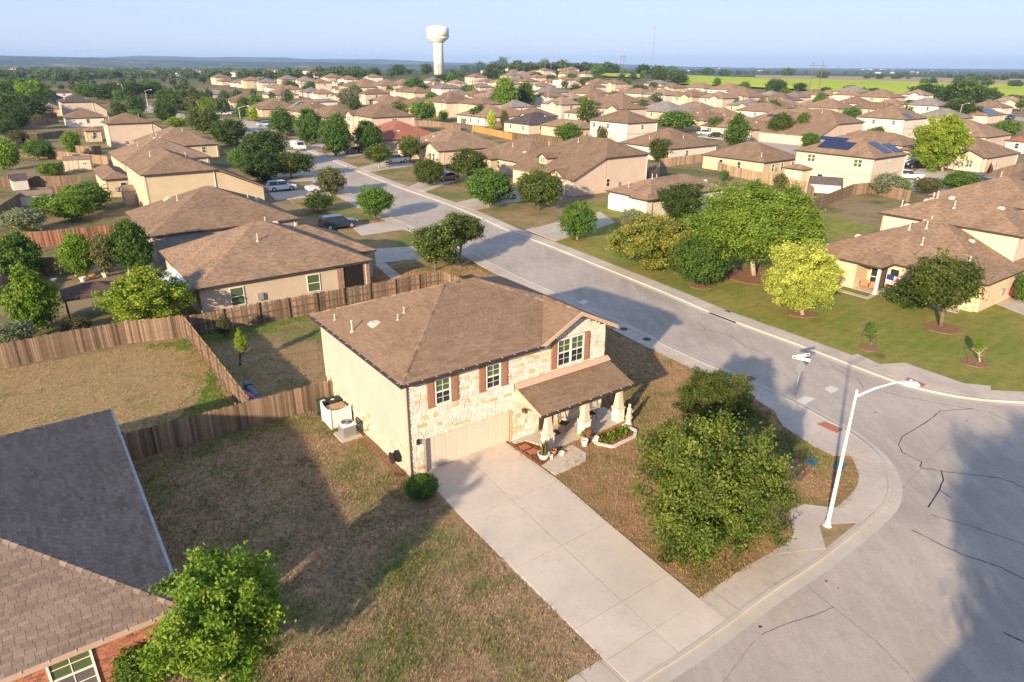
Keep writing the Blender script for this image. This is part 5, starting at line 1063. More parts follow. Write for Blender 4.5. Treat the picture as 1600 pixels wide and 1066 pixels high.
T(768,174,200,8,204,'leaf_yellow','pear','mid',label='thin autumn-yellow sapling, the first by the orange fence'); T(788,172,200,7,204,'leaf_olive','pear','mid',label='second thin sapling by the orange fence, paler'); T(872,152,178,11,180,'leaf_olive','round','mid'); T(915,155,182,22,184,'leaf_green','round','mid'); T(898,158,182,14,184,'leaf_bright','round','mid'); T(940,196,222,7,224,'leaf_olive','round','far'); T(968,208,222,14,224,'leaf_dark','round','far',trunk=False,name='shrub',cat='shrub')
T(1281,146,174,14,176,'leaf_green','cone','mid',label='dark cone-shaped tree between brown roofs'); T(1332,167,186,14,188,'leaf_green','round','mid'); T(1500,156,184,26,190,'leaf_dark','spread','mid',label='broad dark mesquite beside the leaning street lamp'); T(1448,138,155,26,158,'leaf_dark','spread','mid'); T(1505,140,160,34,162,'leaf_dark','spread','mid'); T(1542,142,158,20,160,'leaf_dark','spread','mid'); T(1450,156,166,12,168,'leaf_dark','round','far'); T(1573,188,215,18,220,'leaf_green','round','mid'); T(1582,150,164,14,166,'leaf_dark','round','far'); T(1345,147,164,12,166,'leaf_olive','round','far')
# left middle distance
T(288,148,166,28,172,'leaf_dark','round','mid'); T(255,158,188,14,192,'leaf_dark','round','mid'); T(258,162,186,16,190,'leaf_green','round','mid'); T(325,152,175,15,180,'leaf_bright','round','mid'); T(318,168,205,24,210,'leaf_oak','round','mid'); T(357,188,222,28,228,'leaf_dark','round','near'); T(300,150,176,10,178,'leaf_olive','round','far'); T(275,186,196,14,198,'leaf_lime','round','far'); T(376,163,185,8,190,'leaf_green','round','mid'); T(395,168,188,8,190,'leaf_lime','round','far')
T(212,150,176,14,180,'leaf_dark','round','mid'); T(135,130,152,18,156,'leaf_green','round','mid'); T(160,132,154,18,158,'leaf_dark','round','mid'); T(182,128,148,14,152,'leaf_oak','round','mid'); T(205,128,150,16,154,'leaf_dark','round','mid'); T(168,144,156,9,158,'leaf_bright','round','far'); T(232,126,148,18,152,'leaf_green','round','mid'); T(262,140,166,16,170,'leaf_dark','round','mid')
for cx,tp,bt,hw,mt in ((20,122,150,26,'leaf_green'),(50,126,162,24,'leaf_bright'),(12,146,185,30,'leaf_dark'),(42,150,185,26,'leaf_dark'),(20,165,200,24,'leaf_dark'),(55,160,178,14,'leaf_green'),(4,130,170,20,'leaf_dark'),(75,140,152,10,'leaf_dark'),(8,188,210,16,'leaf_dark')): T(cx,tp,bt,hw,bt+4,mt,'round','mid')
for cx,tp,bt,hw in ((1000,136,146,14),(1030,112,128,12),(1062,116,130,12),(1150,133,142,9),(1210,124,142,12),(1250,130,140,10),(1328,134,146,10),(1290,138,146,9),(1365,137,148,9)): T(cx,tp,bt,hw,bt+2,'leaf_dark','round','mid' if hw>10 else 'far')
for cx,tp,bt,hw in ((807,96,115,12),(829,101,117,12),(851,93,112,8),(877,96,115,14),(895,100,115,10),(915,97,115,10),(932,101,121,9),(950,98,115,13),(962,101,115,8),(621,103,116,13),(666,101,115,9),(726,101,113,8),(737,101,112,8),(750,98,112,10),(773,96,110,9),(786,91,112,9),(765,107,122,12),(775,108,120,10),(787,113,123,8),(555,109,121,8),(566,108,119,8),(585,107,122,10),(549,114,126,8),(535,121,133,10),(496,127,140,9),(485,128,142,10),(462,127,138,10),(450,126,137,10),(1005,102,117,12),(1027,102,121,13),(1049,105,116,13),(1059,114,129,14),(1107,106,118,10),(1131,109,119,9),(1221,127,140,9),(1330,137,146,9),(1232,107,118,11),(1285,112,122,10),(1445,122,131,7),(1458,122,131,6),(1497,122,133,7),(1517,120,134,11),(1543,122,134,9),(1587,127,136,10),(838,113,124,11),(858,118,128,10),(893,115,126,10),(915,122,134,10),(980,123,134,7),(815,121,131,8),(690,117,127,10),(710,120,130,10)): T(cx,tp,bt,hw,bt+1,('leaf_dark','leaf_far','leaf_green')[int(cx)%3],'round','far')
# scattered garden trees among the further rows
rt_=random.Random(21)
cnt=0; tries=0
while cnt<165 and tries<9000:
    tries+=1; px=rt_.uniform(0,1600); py=rt_.uniform(112,196)
    if px<560 and py<120: continue
    if px>1040 and py<134+(px-1060)*.035: continue
    if rt_.random()<(py-112)/110: continue
    g=GT(px,py)
    if not free(g[0]-XD[0]*0,g[1],9) : continue
    if px<160 and py>150: continue
    d_=math.hypot(g[0],g[1]); s=F/d_; h=rt_.uniform(5,9); hw=h*.42*s
    T(px,py-h*s,py-h*.12*s,hw,py,rt_.choice(['leaf_oak','leaf_green','leaf_dark','leaf_far','leaf_far','leaf_olive']),rt_.choice(['round','round','spread','pear']),look='garden tree'); cnt+=1
# rows of woodland that read as one mass
def woods(name,spec,seed,mat='leaf_far',kind='stuff'):
    rs=np.random.RandomState(seed); base=crown_of(mat,'round','tiny',0); nv=len(base.vertices); co=np.empty(nv*3); base.vertices.foreach_get('co',co); co=co.reshape(-1,3)
    tn=np.empty(len(base.polygons)); base.attributes['tint'].data.foreach_get('value',tn)
    VV=[];TT=[]
    for (x0,x1,y0,y1,n,hmin,hmax) in spec:
        for _ in range(n):
            px=rs.uniform(x0,x1); py=rs.uniform(y0,y1); g=GT(px,py); h=rs.uniform(hmin,hmax); r_=h*rs.uniform(.5,.75); a=rs.uniform(0,6.28); c,s=math.cos(a),math.sin(a)
            p=co.copy(); p=np.stack([p[:,0]*c-p[:,1]*s,p[:,0]*s+p[:,1]*c,p[:,2]],1)*[r_,r_,h*.52]+[g[0],g[1],terr(g[0],g[1])+h*.5]; VV.append(p); TT.append(np.clip(tn+rs.uniform(-.3,.3),0,1))
    V=np.concatenate(VV); N=len(V)//4; me=bpy.data.meshes.new(name); me.vertices.add(N*4); me.vertices.foreach_set('co',V.reshape(-1)); me.loops.add(N*4); me.loops.foreach_set('vertex_index',np.arange(N*4,dtype=np.int32)); me.polygons.add(N); me.polygons.foreach_set('loop_start',np.arange(0,N*4,4,dtype=np.int32)); me.polygons.foreach_set('loop_total',np.full(N,4,dtype=np.int32))
    at=me.attributes.new('tint','FLOAT','FACE'); at.data.foreach_set('value',np.concatenate(TT).astype(np.float32)); me.materials.append(M[mat]); me.update(); link(name,me,kind=kind)
woods('woodland',[(-40,560,104.5,122,560,7,11),(-40,140,122,128,60,7,11),(100,560,112,124,200,6,9)],1)
woods('woodland',[(560,1010,104,114,360,7,11),(760,1060,107,117,180,8,12),(1010,1200,110,117,110,7,11)],2)
woods('woodland',[(1180,1640,108,117,330,6,10),(1340,1420,122,125,10,6,9),(1480,1640,121,127,40,6,9)],3)
woods('distant_woodland',[(-60,1660,101.6,107,900,9,15)],4)

def world_tree(x,y,h,r,mat,lb):
    t=thing('tree',(x,y,0),0,lb,'tree','trees of the neighbourhood'); o=link('crown',crown_of(mat,'round','near',0),t,(0,0,h*.62)); o.scale=(r,r,h*.38); o=link('trunk',trunk_mesh('near',1),t); o.scale=(h*.7,)*3
world_tree(12.4,2.4,12.5,3.6,'leaf_oak','tall street tree across the side street behind the viewpoint, its shade on the road'); world_tree(18.8,4.5,12.,4.4,'leaf_green','second tall tree across the side street, behind the viewpoint'); world_tree(27,8.5,11,4.2,'leaf_oak','third tall tree across the side street, behind the viewpoint'); world_tree(-21.5,7.5,6.2,1.7,'leaf_green','garden tree at the front of the brick house')

# pale houses of the distant towns
def town(name,spec,seed):
    rs=random.Random(seed); m=MB()
    for (x0,x1,y0,y1,n) in spec:
        for _ in range(n):
            px,py=rs.uniform(x0,x1),rs.uniform(y0,y1); g=GT(px,py); z=terr(g[0],g[1]); w_,d_,h=rs.uniform(12,22),rs.uniform(10,14),rs.uniform(4,8); x,y=g[0],g[1]
            m.box(x-w_/2,x+w_/2,y-d_/2,y+d_/2,z,z+h,0); m.hexa([(x-w_/2-.5,y-d_/2-.5,z+h),(x+w_/2+.5,y-d_/2-.5,z+h),(x+w_/2+.5,y+d_/2+.5,z+h),(x-w_/2-.5,y+d_/2+.5,z+h)],[(x-w_/2+4,y-.2,z+h+3),(x+w_/2-4,y-.2,z+h+3),(x+w_/2-4,y+.2,z+h+3),(x-w_/2+4,y+.2,z+h+3)],1)
    m.build(name,[M['tower_white'],M['roof_brown']],kind='stuff')
town('distant_town',[(0,200,104.5,107,70),(200,700,103,108,80),(0,560,110,121,26),(1330,1560,109,115,26),(1000,1200,108,113,14)],3)
ORDW=['first','second','third','fourth','fifth']
# ================================================================== FENCES
def fence(pts,h=1.83,mat='fence_wood',near=False,side=1,label=None,post=True,z0=None,pw=.14,jit=1.):
    """picket fence along pixel points of its foot (or world points); SIDE: where posts and rails show"""
    P=[(np.array(p)[:2] if len(p)==3 else GT(*p)[:2]) for p in pts]; o=P[0]; gz=terr(*o) if z0 is None else z0
    t=thing('fence',(o[0],o[1],gz),0,label,'fence','garden fences'); t['_look']='wooden picket fence'
    n_in=0; mats=M[mat]; J=MB(); pm=[]
    if near:
        for k in range(6):
            m=MB(); m.tint=k/5; hh=h+random.uniform(-.05,.05); w2=pw/2-.004
            m.box(-w2,w2,-.012,.012,0,hh-.04); m.hexa([(-w2,-.012,hh-.04),(w2,-.012,hh-.04),(w2,.012,hh-.04),(-w2,.012,hh-.04)],[(-w2+.03,-.012,hh),(w2-.03,-.012,hh),(w2-.03,.012,hh),(-w2+.03,.012,hh)]); pm.append(m.mesh('picket',mats,tint=True))
    for a,b in zip(P,P[1:]):
        Ln=np.linalg.norm(b-a); dr=(b-a)/Ln; nn=np.array([-dr[1],dr[0]])*side; n=max(1,int(Ln/(pw if near else .30))); ang=math.atan2(dr[1],dr[0])
        for i in range(n):
            c=a+dr*(i+.5)*Ln/n-o; zg=terr(*(c+o))-gz if z0 is None else 0
            if near and n_in<300:
                q=link('picket',random.choice(pm),t,(c[0]+nn[0]*random.uniform(-.006,.006),c[1]+nn[1]*random.uniform(-.006,.006),zg+random.uniform(-.03,.01)),(0,random.uniform(-.008,.008)*jit,ang)); n_in+=1
            else:
                J.tint=random.random(); s=Ln/n/2*.97; e=dr*s; f=nn*.012; hh=h+random.uniform(-.03,.03)+zg
                J.prism([c-e-f,c+e-f,c+e+f,c-e+f] if side>0 else [c-e+f,c+e+f,c+e-f,c-e-f],zg-.05,hh)
        if near or True:
            r=MB(); r.tint=.4
            for z in (.35,.95,1.5):
                p,q=a-o,b-o; f0,f1=nn*.014,nn*.055; zz=h*z/1.83
                za=terr(*a)-gz if z0 is None else 0; zb=terr(*b)-gz if z0 is None else 0
                c4=[p+f0,q+f0,q+f1,p+f1]; zs=[za,zb,zb,za]
                if side<0: c4=c4[::-1]; zs=zs[::-1]
                r.hexa([(c[0],c[1],zz-.045+k) for c,k in zip(c4,zs)],[(c[0],c[1],zz+.045+k) for c,k in zip(c4,zs)])
                if near: r.build('rail',mats,t,tint=True); r=MB(); r.tint=.4
            if not near: r.build('rails',mats,t,tint=True,kind='stuff')
            if post and near:
                m=MB(); m.tint=.2; m.box(-.05,.05,-.05,.05,0,h+.06); me=m.mesh('post',mats,tint=True); k=max(1,int(Ln/2.4))
                for i in range(k+1):
                    c=a+dr*Ln*i/k-o+nn*.075; link('post',me,t,(c[0],c[1],0),ang)
    if J.f: J.build('pickets',mats,t,tint=True,kind='stuff')
    return t
W3=lambda x,y:np.array([*hl(x,y)[:2],0.])
fence([W3(-11.65,10.2),W3(-.05,10.2)],near=True,side=1,label='weathered picket fence running from the brick house to the stone house wall')
fence([W3(-5.,10.4),W3(-5.,27.4)],near=True,side=1,label='weathered fence dividing the tan back lawn from the narrow sapling yard')
fence([(-60,590),(0,577),(100,556),(200,537),(291,527)],near=True,side=1,label='long picket fence behind the bare tan back lawn')
fence([W3(-4.9,27.55),W3(.6,27.5),W3(17.6,26.9)],near=True,side=-1,label='fence with shadowed posts between the stone house and the awning house')
fence([W3(13.3,6.8),W3(19.3,6.8),W3(17.7,26.7)],near=True,side=1,label='side fence beyond the stone house gable facing the street')
fence([(-10,392),(90,384),(200,372)],near=True,side=1,label='reddish fence across the bare yard of the grey-sided house',mat='fence_red')
fence([(-5,480),(25,440),(62,430),(120,428)],side=1,label='dark low fence behind the brown gazebo')
fence([(0,345),(40,318),(60,312),(130,306)],side=1,label='shaded fence behind the white-walled shed yard'); fence([(165,300),(215,298)],mat='fence_orange',label='short orange fence under the pale yellow house wall',side=1)
fence([(0,293),(60,292),(130,292)],label='long shaded fence behind the pink barn shed'); fence([(0,246),(60,246),(170,258)],label='dark fence crossing the shrub-filled yard'); fence([(30,222),(60,220),(100,214),(145,212)],label='curving fence beside the orange-lit wing',side=1); fence([(28,204),(60,196),(92,193)],label='brown fence bounding a sunlit grass strip'); fence([(10,197),(60,186),(90,184)],label='darker fence behind the sunlit grass strip')
fence([(22,242),(40,222),(52,238)],label='broken lattice-like fence run climbing the bank'); fence([(120,240),(145,242),(160,240)],label='fence stub beside the bins of the pinkish house')
fence([(738,205),(770,212),(800,219)],mat='fence_orange',label='new orange fence between back gardens'); fence([(800,219),(836,224),(880,228)],label='grey fence behind the dormer house ridge',mat='fence_wood'); fence([(720,193),(770,197),(830,203)],label='brown fence below the white single-storey wall'); fence([(640,196),(690,199),(720,205)],label='grey angled fence behind the terracotta roof')
fence([(1014,283),(1030,276),(1030,262),(1110,252),(1112,262)],mat='fence_tan',label='tan fence running to the pale yellow house corner'); fence([(1112,262),(1135,273),(1260,302),(1270,312)],mat='fence_tan',label='long light fence above the domed tree'); fence([(1270,330),(1330,305),(1362,302),(1420,316)],mat='fence_tan',label='tan fence enclosing the dry yard behind the flag house',side=-1); fence([(1182,272),(1200,262),(1250,270)],mat='fence_tan',label='tan fence against the pale yellow single-storey house')
fence([(1535,290),(1560,278),(1600,266)],mat='fence_tan',label='fence with dark posts near the parked blue cars'); fence([(1545,262),(1548,280)],mat='fence_tan',label='short tan fence beside the bright gable'); fence([(1014,283),(1014,262)],mat='fence_wood',label='dark fence corner beside the blank pink wall')
fence([(1580,300),(1600,292)],mat='fence_wood',label='short weathered fence above the big brown roof')
# ================================================================== BY THE STONE HOUSE
def at_local(x,y,z=0.): return hl(x,y,z)
# air conditioner
p=at_local(-.95,6.0,.1); ac=thing('air_conditioner',p,TH,'grey air conditioning unit on its pad beside the stone house wall','air conditioner')
m=MB(); m.box(-.62,.62,-.62,.62,0,.1); m.build('pad',M['concrete_walk'],ac); m=MB(); m.lathe([(.42,.1),(.42,.78)],n=4*5); 
m=MB(); m.box(-.38,.38,-.38,.38,.1,.8); m.build('body',M['metal_grey'],ac); m=MB(); m.hexa([(-.42,-.42,.8),(.42,-.42,.8),(.42,.42,.8),(-.42,.42,.8)],[(-.36,-.36,.9),(.36,-.36,.9),(.36,.36,.9),(-.36,.36,.9)]); m.build('top',M['trim_white'],ac)
for k in range(6): m=MB(); r_=.06+k*.05; m.lathe([(r_,.9),(r_,.92),(r_+.012,.92),(r_+.012,.9)],n=18); m.build('grille_ring',M['metal_grey'],ac)
for i in range(14): m=MB(); a=-.36+i*.055; m.box(a,a+.012,-.395,-.38,.14,.76); m.build('fin',M['metal_grey'],ac); m=MB(); m.box(-.395,-.38,a,a+.012,.14,.76); m.build('fin',M['metal_grey'],ac)
m=MB(); m.path([(.4,0,.5),(.7,.05,.55),(.95,-.1,.75)],.03); m.path([(.4,-.2,.3),(.6,-.5,.35),(.75,-.95,.5),(.93,-.9,.85)],.018); m.build('pipe',M['iron'],ac)
sc=thing('lattice_screen',at_local(-1.45,7.2,.1),TH,'white plastic screen hiding the bins beside the air conditioner','screen')
def scallop(mb,T,L_,h):
    n=12; 
    for i in range(n):
        a,b=L_*i/n,L_*(i+1)/n; ha=h-.12*math.sin(math.pi*a/L_); hb=h-.12*math.sin(math.pi*b/L_); mb.hexa([T(a,0,0),T(b,0,0),T(b,.03,0),T(a,.03,0)],[T(a,0,ha),T(b,0,hb),T(b,.03,hb),T(a,.03,ha)])
m=MB(); scallop(m,lambda u,v,z:(u,v,z),1.25,1.25); m.build('panel',M['trim_white'],sc); m=MB(); scallop(m,lambda u,v,z:(v,1.35-u,z),1.32,1.25); m.build('panel',M['trim_white'],sc)
for q in ((0,0),(1.25,0),(0,1.35)): m=MB(); m.box(q[0]-.04,q[0]+.04,q[1]-.04,q[1]+.04,0,1.32); m.build('post',M['trim_white'],sc)
bx=thing('cardboard_box',at_local(-1.33,7.32,.1),TH,'big open cardboard box inside the white screen','box'); m=MB(); m.box(.06,1.1,.1,1.05,0,1.02); m.build('side',M['cardboard'],bx); m=MB(); m.hexa([(.04,.08,1.02),(1.12,.08,1.02),(1.12,.55,1.02),(.04,.55,1.02)],[(.04,.08,1.035),(1.12,.08,1.035),(1.12,.56,1.06),(.04,.56,1.06)]); m.build('flap',M['cardboard'],bx)
for k,(x,y,mt,lb) in enumerate(((-1.05,8.75,'plastic_green','dark green wheeled bin standing against the picket fence'),(-.55,8.55,'plastic_black','black wheeled bin beside the dark green one'))):
    b=thing('wheelie_bin',at_local(x-.1,y+.3,.1),TH+.15*k,lb,'bin'); m=MB(); m.hexa([(-.25,-.28,.05),(.25,-.28,.05),(.25,.28,.05),(-.25,.28,.05)],[(-.33,-.36,1.0),(.33,-.36,1.0),(.33,.36,1.0),(-.33,.36,1.0)]); m.build('body',M[mt],b); m=MB(); m.hexa([(-.35,-.4,1.0),(.35,-.4,1.0),(.35,.38,1.0),(-.35,.38,1.0)],[(-.3,-.33,1.08),(.3,-.33,1.08),(.3,.34,1.1),(-.3,.34,1.1)]); m.build('lid',M[mt],b)
    for s in (-.27,.27): m=MB(); m.tube((s-.03,.3,.13),(s+.03,.3,.13),.13,n=12); m.build('wheel',M['rubber'],b)
    m=MB(); m.box(-.1,.1,-.12,.02,1.085,1.10); m.build('sticker',M['trim_white'],b)
hr_=thing('hose_reel',at_local(-.35,1.25,.1),TH,'black hose reel with a coiled hose by the stone house corner','hose reel'); m=MB(); m.tube((-.12,0,.75),(.12,0,.75),.25,n=14); m.build('reel',M['plastic_black'],hr_)
for s in (-.15,.15): m=MB(); m.tube((s-.01,0,.75),(s+.01,0,.75),.34,n=16); m.build('disc',M['iron'],hr_)
m=MB(); m.path([(.02*math.cos(a)*0-.12,.14*math.cos(a)-.35,.12+.05*math.sin(a*.3)) if False else (-.15+.22*math.cos(a),-.7+.22*math.sin(a),.03+.012*a) for a in [i*.5 for i in range(30)]],.016); m.build('hose',M['rust'],hr_)
ms=flat('mulch_strip',[hl(0,.1),hl(0,5.2),hl(-.65,5.2),hl(-.45,.8)],.115,M['mulch_brown'],kind='structure')
# mulch bed with stepping stones, plants and pots
flat('mulch_bed',[hl(6.22,-.4),hl(6.95,-.45),hl(7.6,-2.1),hl(7.75,-2.95),hl(6.22,-2.98)],.12,M['mulch_red'],.0,kind='structure')
for i,(x,y) in enumerate(((6.6,-.95),(6.65,-1.6))): m=MB(); m.box(-.26,.26,-.22,.22,.0,.06); o=m.build('stepping_stone',M['tactile'],loc=at_local(x,y,.11),rot=TH,label='reddish stepping stone nearer the '+('garage wall' if i==0 else 'potted sansevieria'),cat='stepping stone',group='stepping stones')
def blades(parent,n,h,r,mat,name='leaf',w_=.03,seed=0,spread=.35):
    rs=random.Random(seed)
    for i in range(n):
        a=rs.uniform(0,6.28); q=rs.uniform(0,r); x,y=q*math.cos(a),q*math.sin(a); hh=h*rs.uniform(.6,1.1); dx,dy=math.cos(a)*hh*spread*rs.random(),math.sin(a)*hh*spread*rs.random(); c,s=math.cos(a+1.57)*w_,math.sin(a+1.57)*w_
        m=MB(); m.tint=rs.random(); m.poly([(x-c,y-s,0),(x+c,y+s,0),(x+dx*.5+c*.9,y+dy*.5+s*.9,hh*.6),(x+dx*.5-c*.9,y+dy*.5-s*.9,hh*.6)]); m.poly([(x+dx*.5-c*.9,y+dy*.5-s*.9,hh*.6),(x+dx*.5+c*.9,y+dy*.5+s*.9,hh*.6),(x+dx,y+dy,hh)]); m.build(name,M[mat],parent,tint=True)
def pot(x,y,z,r,h,mt,lb,leaves=None):
    t=thing('flower_pot',at_local(x,y,z),0,lb,'plant pot','pots at the porch'); m=MB(); m.lathe([(r*.7,0),(r,h),(r*1.08,h),(r*1.08,h+.04),(r*.9,h+.04),(r*.85,h-.03),(0,h-.03)],n=14); m.build('pot',M[mt],t,smooth=False)
    if leaves: 
        e=link('plant',None,t,(0,0,h-.03)); blades(e,*leaves)
    return t
pot(6.75,-2.45,.12,.33,.28,'white_ceramic','wide white bowl of tall variegated snake plants on the mulch',(38,.85,.26,'leaf_olive','leaf',.035,1,.3))
pot(7.4,-2.5,.12,.17,.26,'terracotta','terracotta pot with a little stake plant beside the snake plant bowl',(6,.5,.08,'leaf_green','leaf',.02,2,.2)); pot(7.78,-2.75,.12,.16,.1,'white_ceramic','low white dish at the mulch bed corner'); pot(7.05,-2.75,.12,.1,.16,'white_ceramic','small pale pot between the bowl and the terracotta pot')
pot(9.75,-2.2,.17,.15,.2,'terracotta','terracotta pot of bright leaves at the middle porch pillar',(12,.4,.12,'leaf_bright','leaf',.04,3,.5)); pot(9.45,-2.75,.1,.2,.35,'white_ceramic','tall white glazed urn before the middle pillar'); pot(10.25,-2.85,.1,.14,.3,'white_ceramic','small white urn at the planted bed corner')
st=thing('rusty_ornament',at_local(9.95,-2.5,.1),TH,'rust-brown metal ornament standing between the two white urns','garden ornament'); m=MB(); m.lathe([(.16,0),(.2,.15),(.12,.35),(.2,.6),(.24,.75),(.1,.8)],n=8); m.build('body',M['rust'],st); m=MB(); m.hexa([(-.28,-.05,.55),(.28,-.05,.55),(.28,.05,.55),(-.28,.05,.55)],[(-.34,-.05,.85),(.34,-.05,.85),(.34,.05,.85),(-.34,.05,.85)]); m.build('wing',M['rust'],st)
# planted bed with stone edging
bed=[(10.3,-2.35),(10.1,-3.05),(10.6,-3.85),(12.4,-3.75),(12.95,-3.3),(12.85,-2.35)]
flat('planting_bed',[hl(*q) for q in bed],.125,M['mulch_red'],.0,kind='structure'); be=thing('bed_edging',at_local(10.3,-2.35,.1),TH,'pale stone edging round the planted bed by the porch','edging')
BP=resample([np.array(q) for q in bed],.26)
for a,b in zip(BP,BP[1:]):
    d_=(b-a); n_=np.array([-d_[1],d_[0]])/np.linalg.norm(d_)*.09; a_=a+d_*.04-np.array([10.3,-2.35]); b_=b-d_*.04-np.array([10.3,-2.35]); m=MB(); m.prism([a_-n_,b_-n_,b_+n_,a_+n_],0,.13+random.uniform(-.01,.01)); m.build('edging_stone',M['stone_edge'],be)
for i in range(9):
    x=10.6+(i%5)*.48+random.uniform(-.06,.06); y=-2.85-(i//5)*.45+random.uniform(-.08,.08); t=thing('bedding_plant',at_local(x,y,.12),0,ORDW[i%5]+' leafy plant from the ornament in the '+('row nearer the porch' if i<5 else 'outer row')+' of the stone-edged bed','plant','leafy plants in the stone-edged bed'); blades(t,26,.32,.14,'leaf_bright','leaf',.035,i+10,.9)
sg=thing('garden_statue',at_local(13.2,-2.45,.1),TH,'small pale stone figure statue on a pedestal beyond the porch','statue'); m=MB(); m.lathe([(.24,0),(.24,.08),(.17,.14),(.15,.4),(.22,.48),(.22,.54)],n=12); m.build('pedestal',M['statue_stone'],sg)
m=MB(); m.lathe([(.15,.54),(.17,.7),(.12,.85),(.14,.98),(.15,1.08),(.06,1.15),(.05,1.18),(.085,1.24),(.09,1.3),(.06,1.37),(0,1.39)],n=12); m.path([(.12,0,1.07),(.2,-.07,.92),(.1,-.16,.86)],[.04,.035,.03]); m.path([(-.12,0,1.07),(-.2,-.05,.9),(-.08,-.15,.8)],[.04,.035,.03]); m.build('figure',M['statue_stone'],sg,smooth=True)
def metal_chair(x,y,rz,lb):
    t=thing('porch_chair',at_local(x,y,.17),TH+rz,lb,'chair','black metal porch chairs')
    for sx_ in (-.24,.24):
        for sy_ in (-.22,.22): m=MB(); m.path([(sx_*1.15,sy_*1.1,0),(sx_,sy_,.42)],.016,5); m.build('leg',M['iron'],t)
        m=MB(); m.path([(sx_,-.22,.42),(sx_*1.1,-.25,.64),(sx_*1.1,.18,.66),(sx_,.24,.6)],.014,5); m.build('armrest',M['iron'],t)
    m=MB(); m.box(-.26,.26,-.25,.25,.41,.44); m.build('seat',M['iron'],t); m=MB(); m.path([(-.25,.25,.44),(-.24,.33,.95),(0,.35,1.05),(.24,.33,.95),(.25,.25,.44)],.016,5)
    for k in range(-3,4): m.path([(k*.06,.26,.46),(k*.075,.34,.98)],.008,4)
    for z in (.6,.75,.9): m.path([(-.24,.28+(z-.5)*.1,z),(.24,.28+(z-.5)*.1,z)],.008,4)
    m.build('backrest',M['iron'],t)
metal_chair(9.6,-.75,.5,'black wrought iron chair left of the middle porch pillar'); metal_chair(11.7,-.75,-.2,'black wrought iron chair under the porch window')
m=MB(); m.box(-.45,.45,-.28,.28,0,.02); m.build('doormat',M['iron'],loc=at_local(8.75,-.75,.175),rot=TH,label='dark doormat on the porch in front of the front door',cat='doormat')
hb=thing('hanging_basket',at_local(6.9,-.5,2.0),0,'hanging basket of trailing green leaves under the porch roof corner','hanging basket'); m=MB(); m.lathe([(.02,0),(.14,.06),(.18,.18)],n=10); m.build('basket',M['rust'],hb); m=MB(); m.tube((0,0,.18),(0,0,.9),.008,n=4); m.build('chain',M['iron'],hb); blades(hb,18,.3,.16,'leaf_bright','leaf',.04,44,1.2)
# ================================================================== STREET FURNITURE
def street_lamp(base,h,lb,arm=2.4,ang=0.,name='street_lamp',thick=.085):
    g=GT(*base); t=thing(name,(g[0],g[1],terr(g[0],g[1])+.1),ang,lb,'street lamp','street lamps')
    m=MB(); m.lathe([(.2,0),(.2,.03),(.14,.05),(.13,.25)],n=12); m.build('base',M['pole_paint'],t)
    m=MB(); m.lathe([(thick*1.15,.03),(thick*.6,h),(thick*.62,h+.08),(0,h+.1)],n=12); m.build('pole',M['pole_paint'],t,smooth=False)
    m=MB(); m.path([(0,0,h-.25),(arm*.35,0,h+.12),(arm*.8,0,h+.42),(arm,0,h+.4)],[.05,.045,.038,.035],8); m.build('arm',M['pole_paint'],t)
    m=MB(); m.hexa([(arm-.1,-.1,h+.30),(arm+.62,-.15,h+.28),(arm+.62,.15,h+.28),(arm-.1,.1,h+.30)],[(arm-.1,-.06,h+.46),(arm+.55,-.1,h+.42),(arm+.55,.1,h+.42),(arm-.1,.06,h+.46)]); m.lathe([(.0,h+.55),(.05,h+.54),(.05,h+.44)],(arm+.25,0,0),8); m.build('lamp_head',M['pole_paint'],t)
    m=MB(); m.hexa([(arm+.1,-.09,h+.24),(arm+.5,-.1,h+.24),(arm+.5,.1,h+.24),(arm+.1,.09,h+.24)],[(arm+.08,-.1,h+.29),(arm+.52,-.12,h+.28),(arm+.52,.12,h+.28),(arm+.08,.1,h+.29)]); m.build('lens',M['lamp_clear'],t)
    return t
street_lamp((1292,825),7.0,'tall white street lamp on the little grass island at the corner',2.0,math.radians(2))
street_lamp((378,205),7.,'white street lamp beside the bend of the street',2.6,math.radians(18)); street_lamp((231,166),7.,'white street lamp among the trees above the far end of the street',2.4,math.radians(20)); street_lamp((195,157),8.,'old leaning street lamp in the western trees',2.4,math.radians(160)); street_lamp((1496,195),7.,'street lamp rising beside the broad dark mesquite',3.,math.radians(20)); street_lamp((735,148),8,'thin lamp standard among the middle rows of roofs',1.6,0)
for (a,b) in ((((468,139)),5.5),((685,140),6),((592,113),7)): pass
sp=G(1241,625,.1); t=thing('street_sign',(sp[0],sp[1],.11),0,'street name sign and stop sign on one pole at the corner kerb','street sign'); m=MB(); m.tube((0,0,0),(0,0,3.0),.03,n=8); m.build('pole',M['metal_grey'],t)
m=MB(); n8=[(.38*math.cos(math.pi/8+i*math.pi/4),.38*math.sin(math.pi/8+i*math.pi/4)) for i in range(8)]; c,s=math.cos(TH-.25),math.sin(TH-.25); m.hexa([(q[0]*c+.04*s,q[0]*s-.04*c,2.3+q[1]) for q in n8],[(q[0]*c+.05*s,q[0]*s-.05*c,2.3+q[1]) for q in n8]); m.build('stop_plate',M['metal_grey'],t)
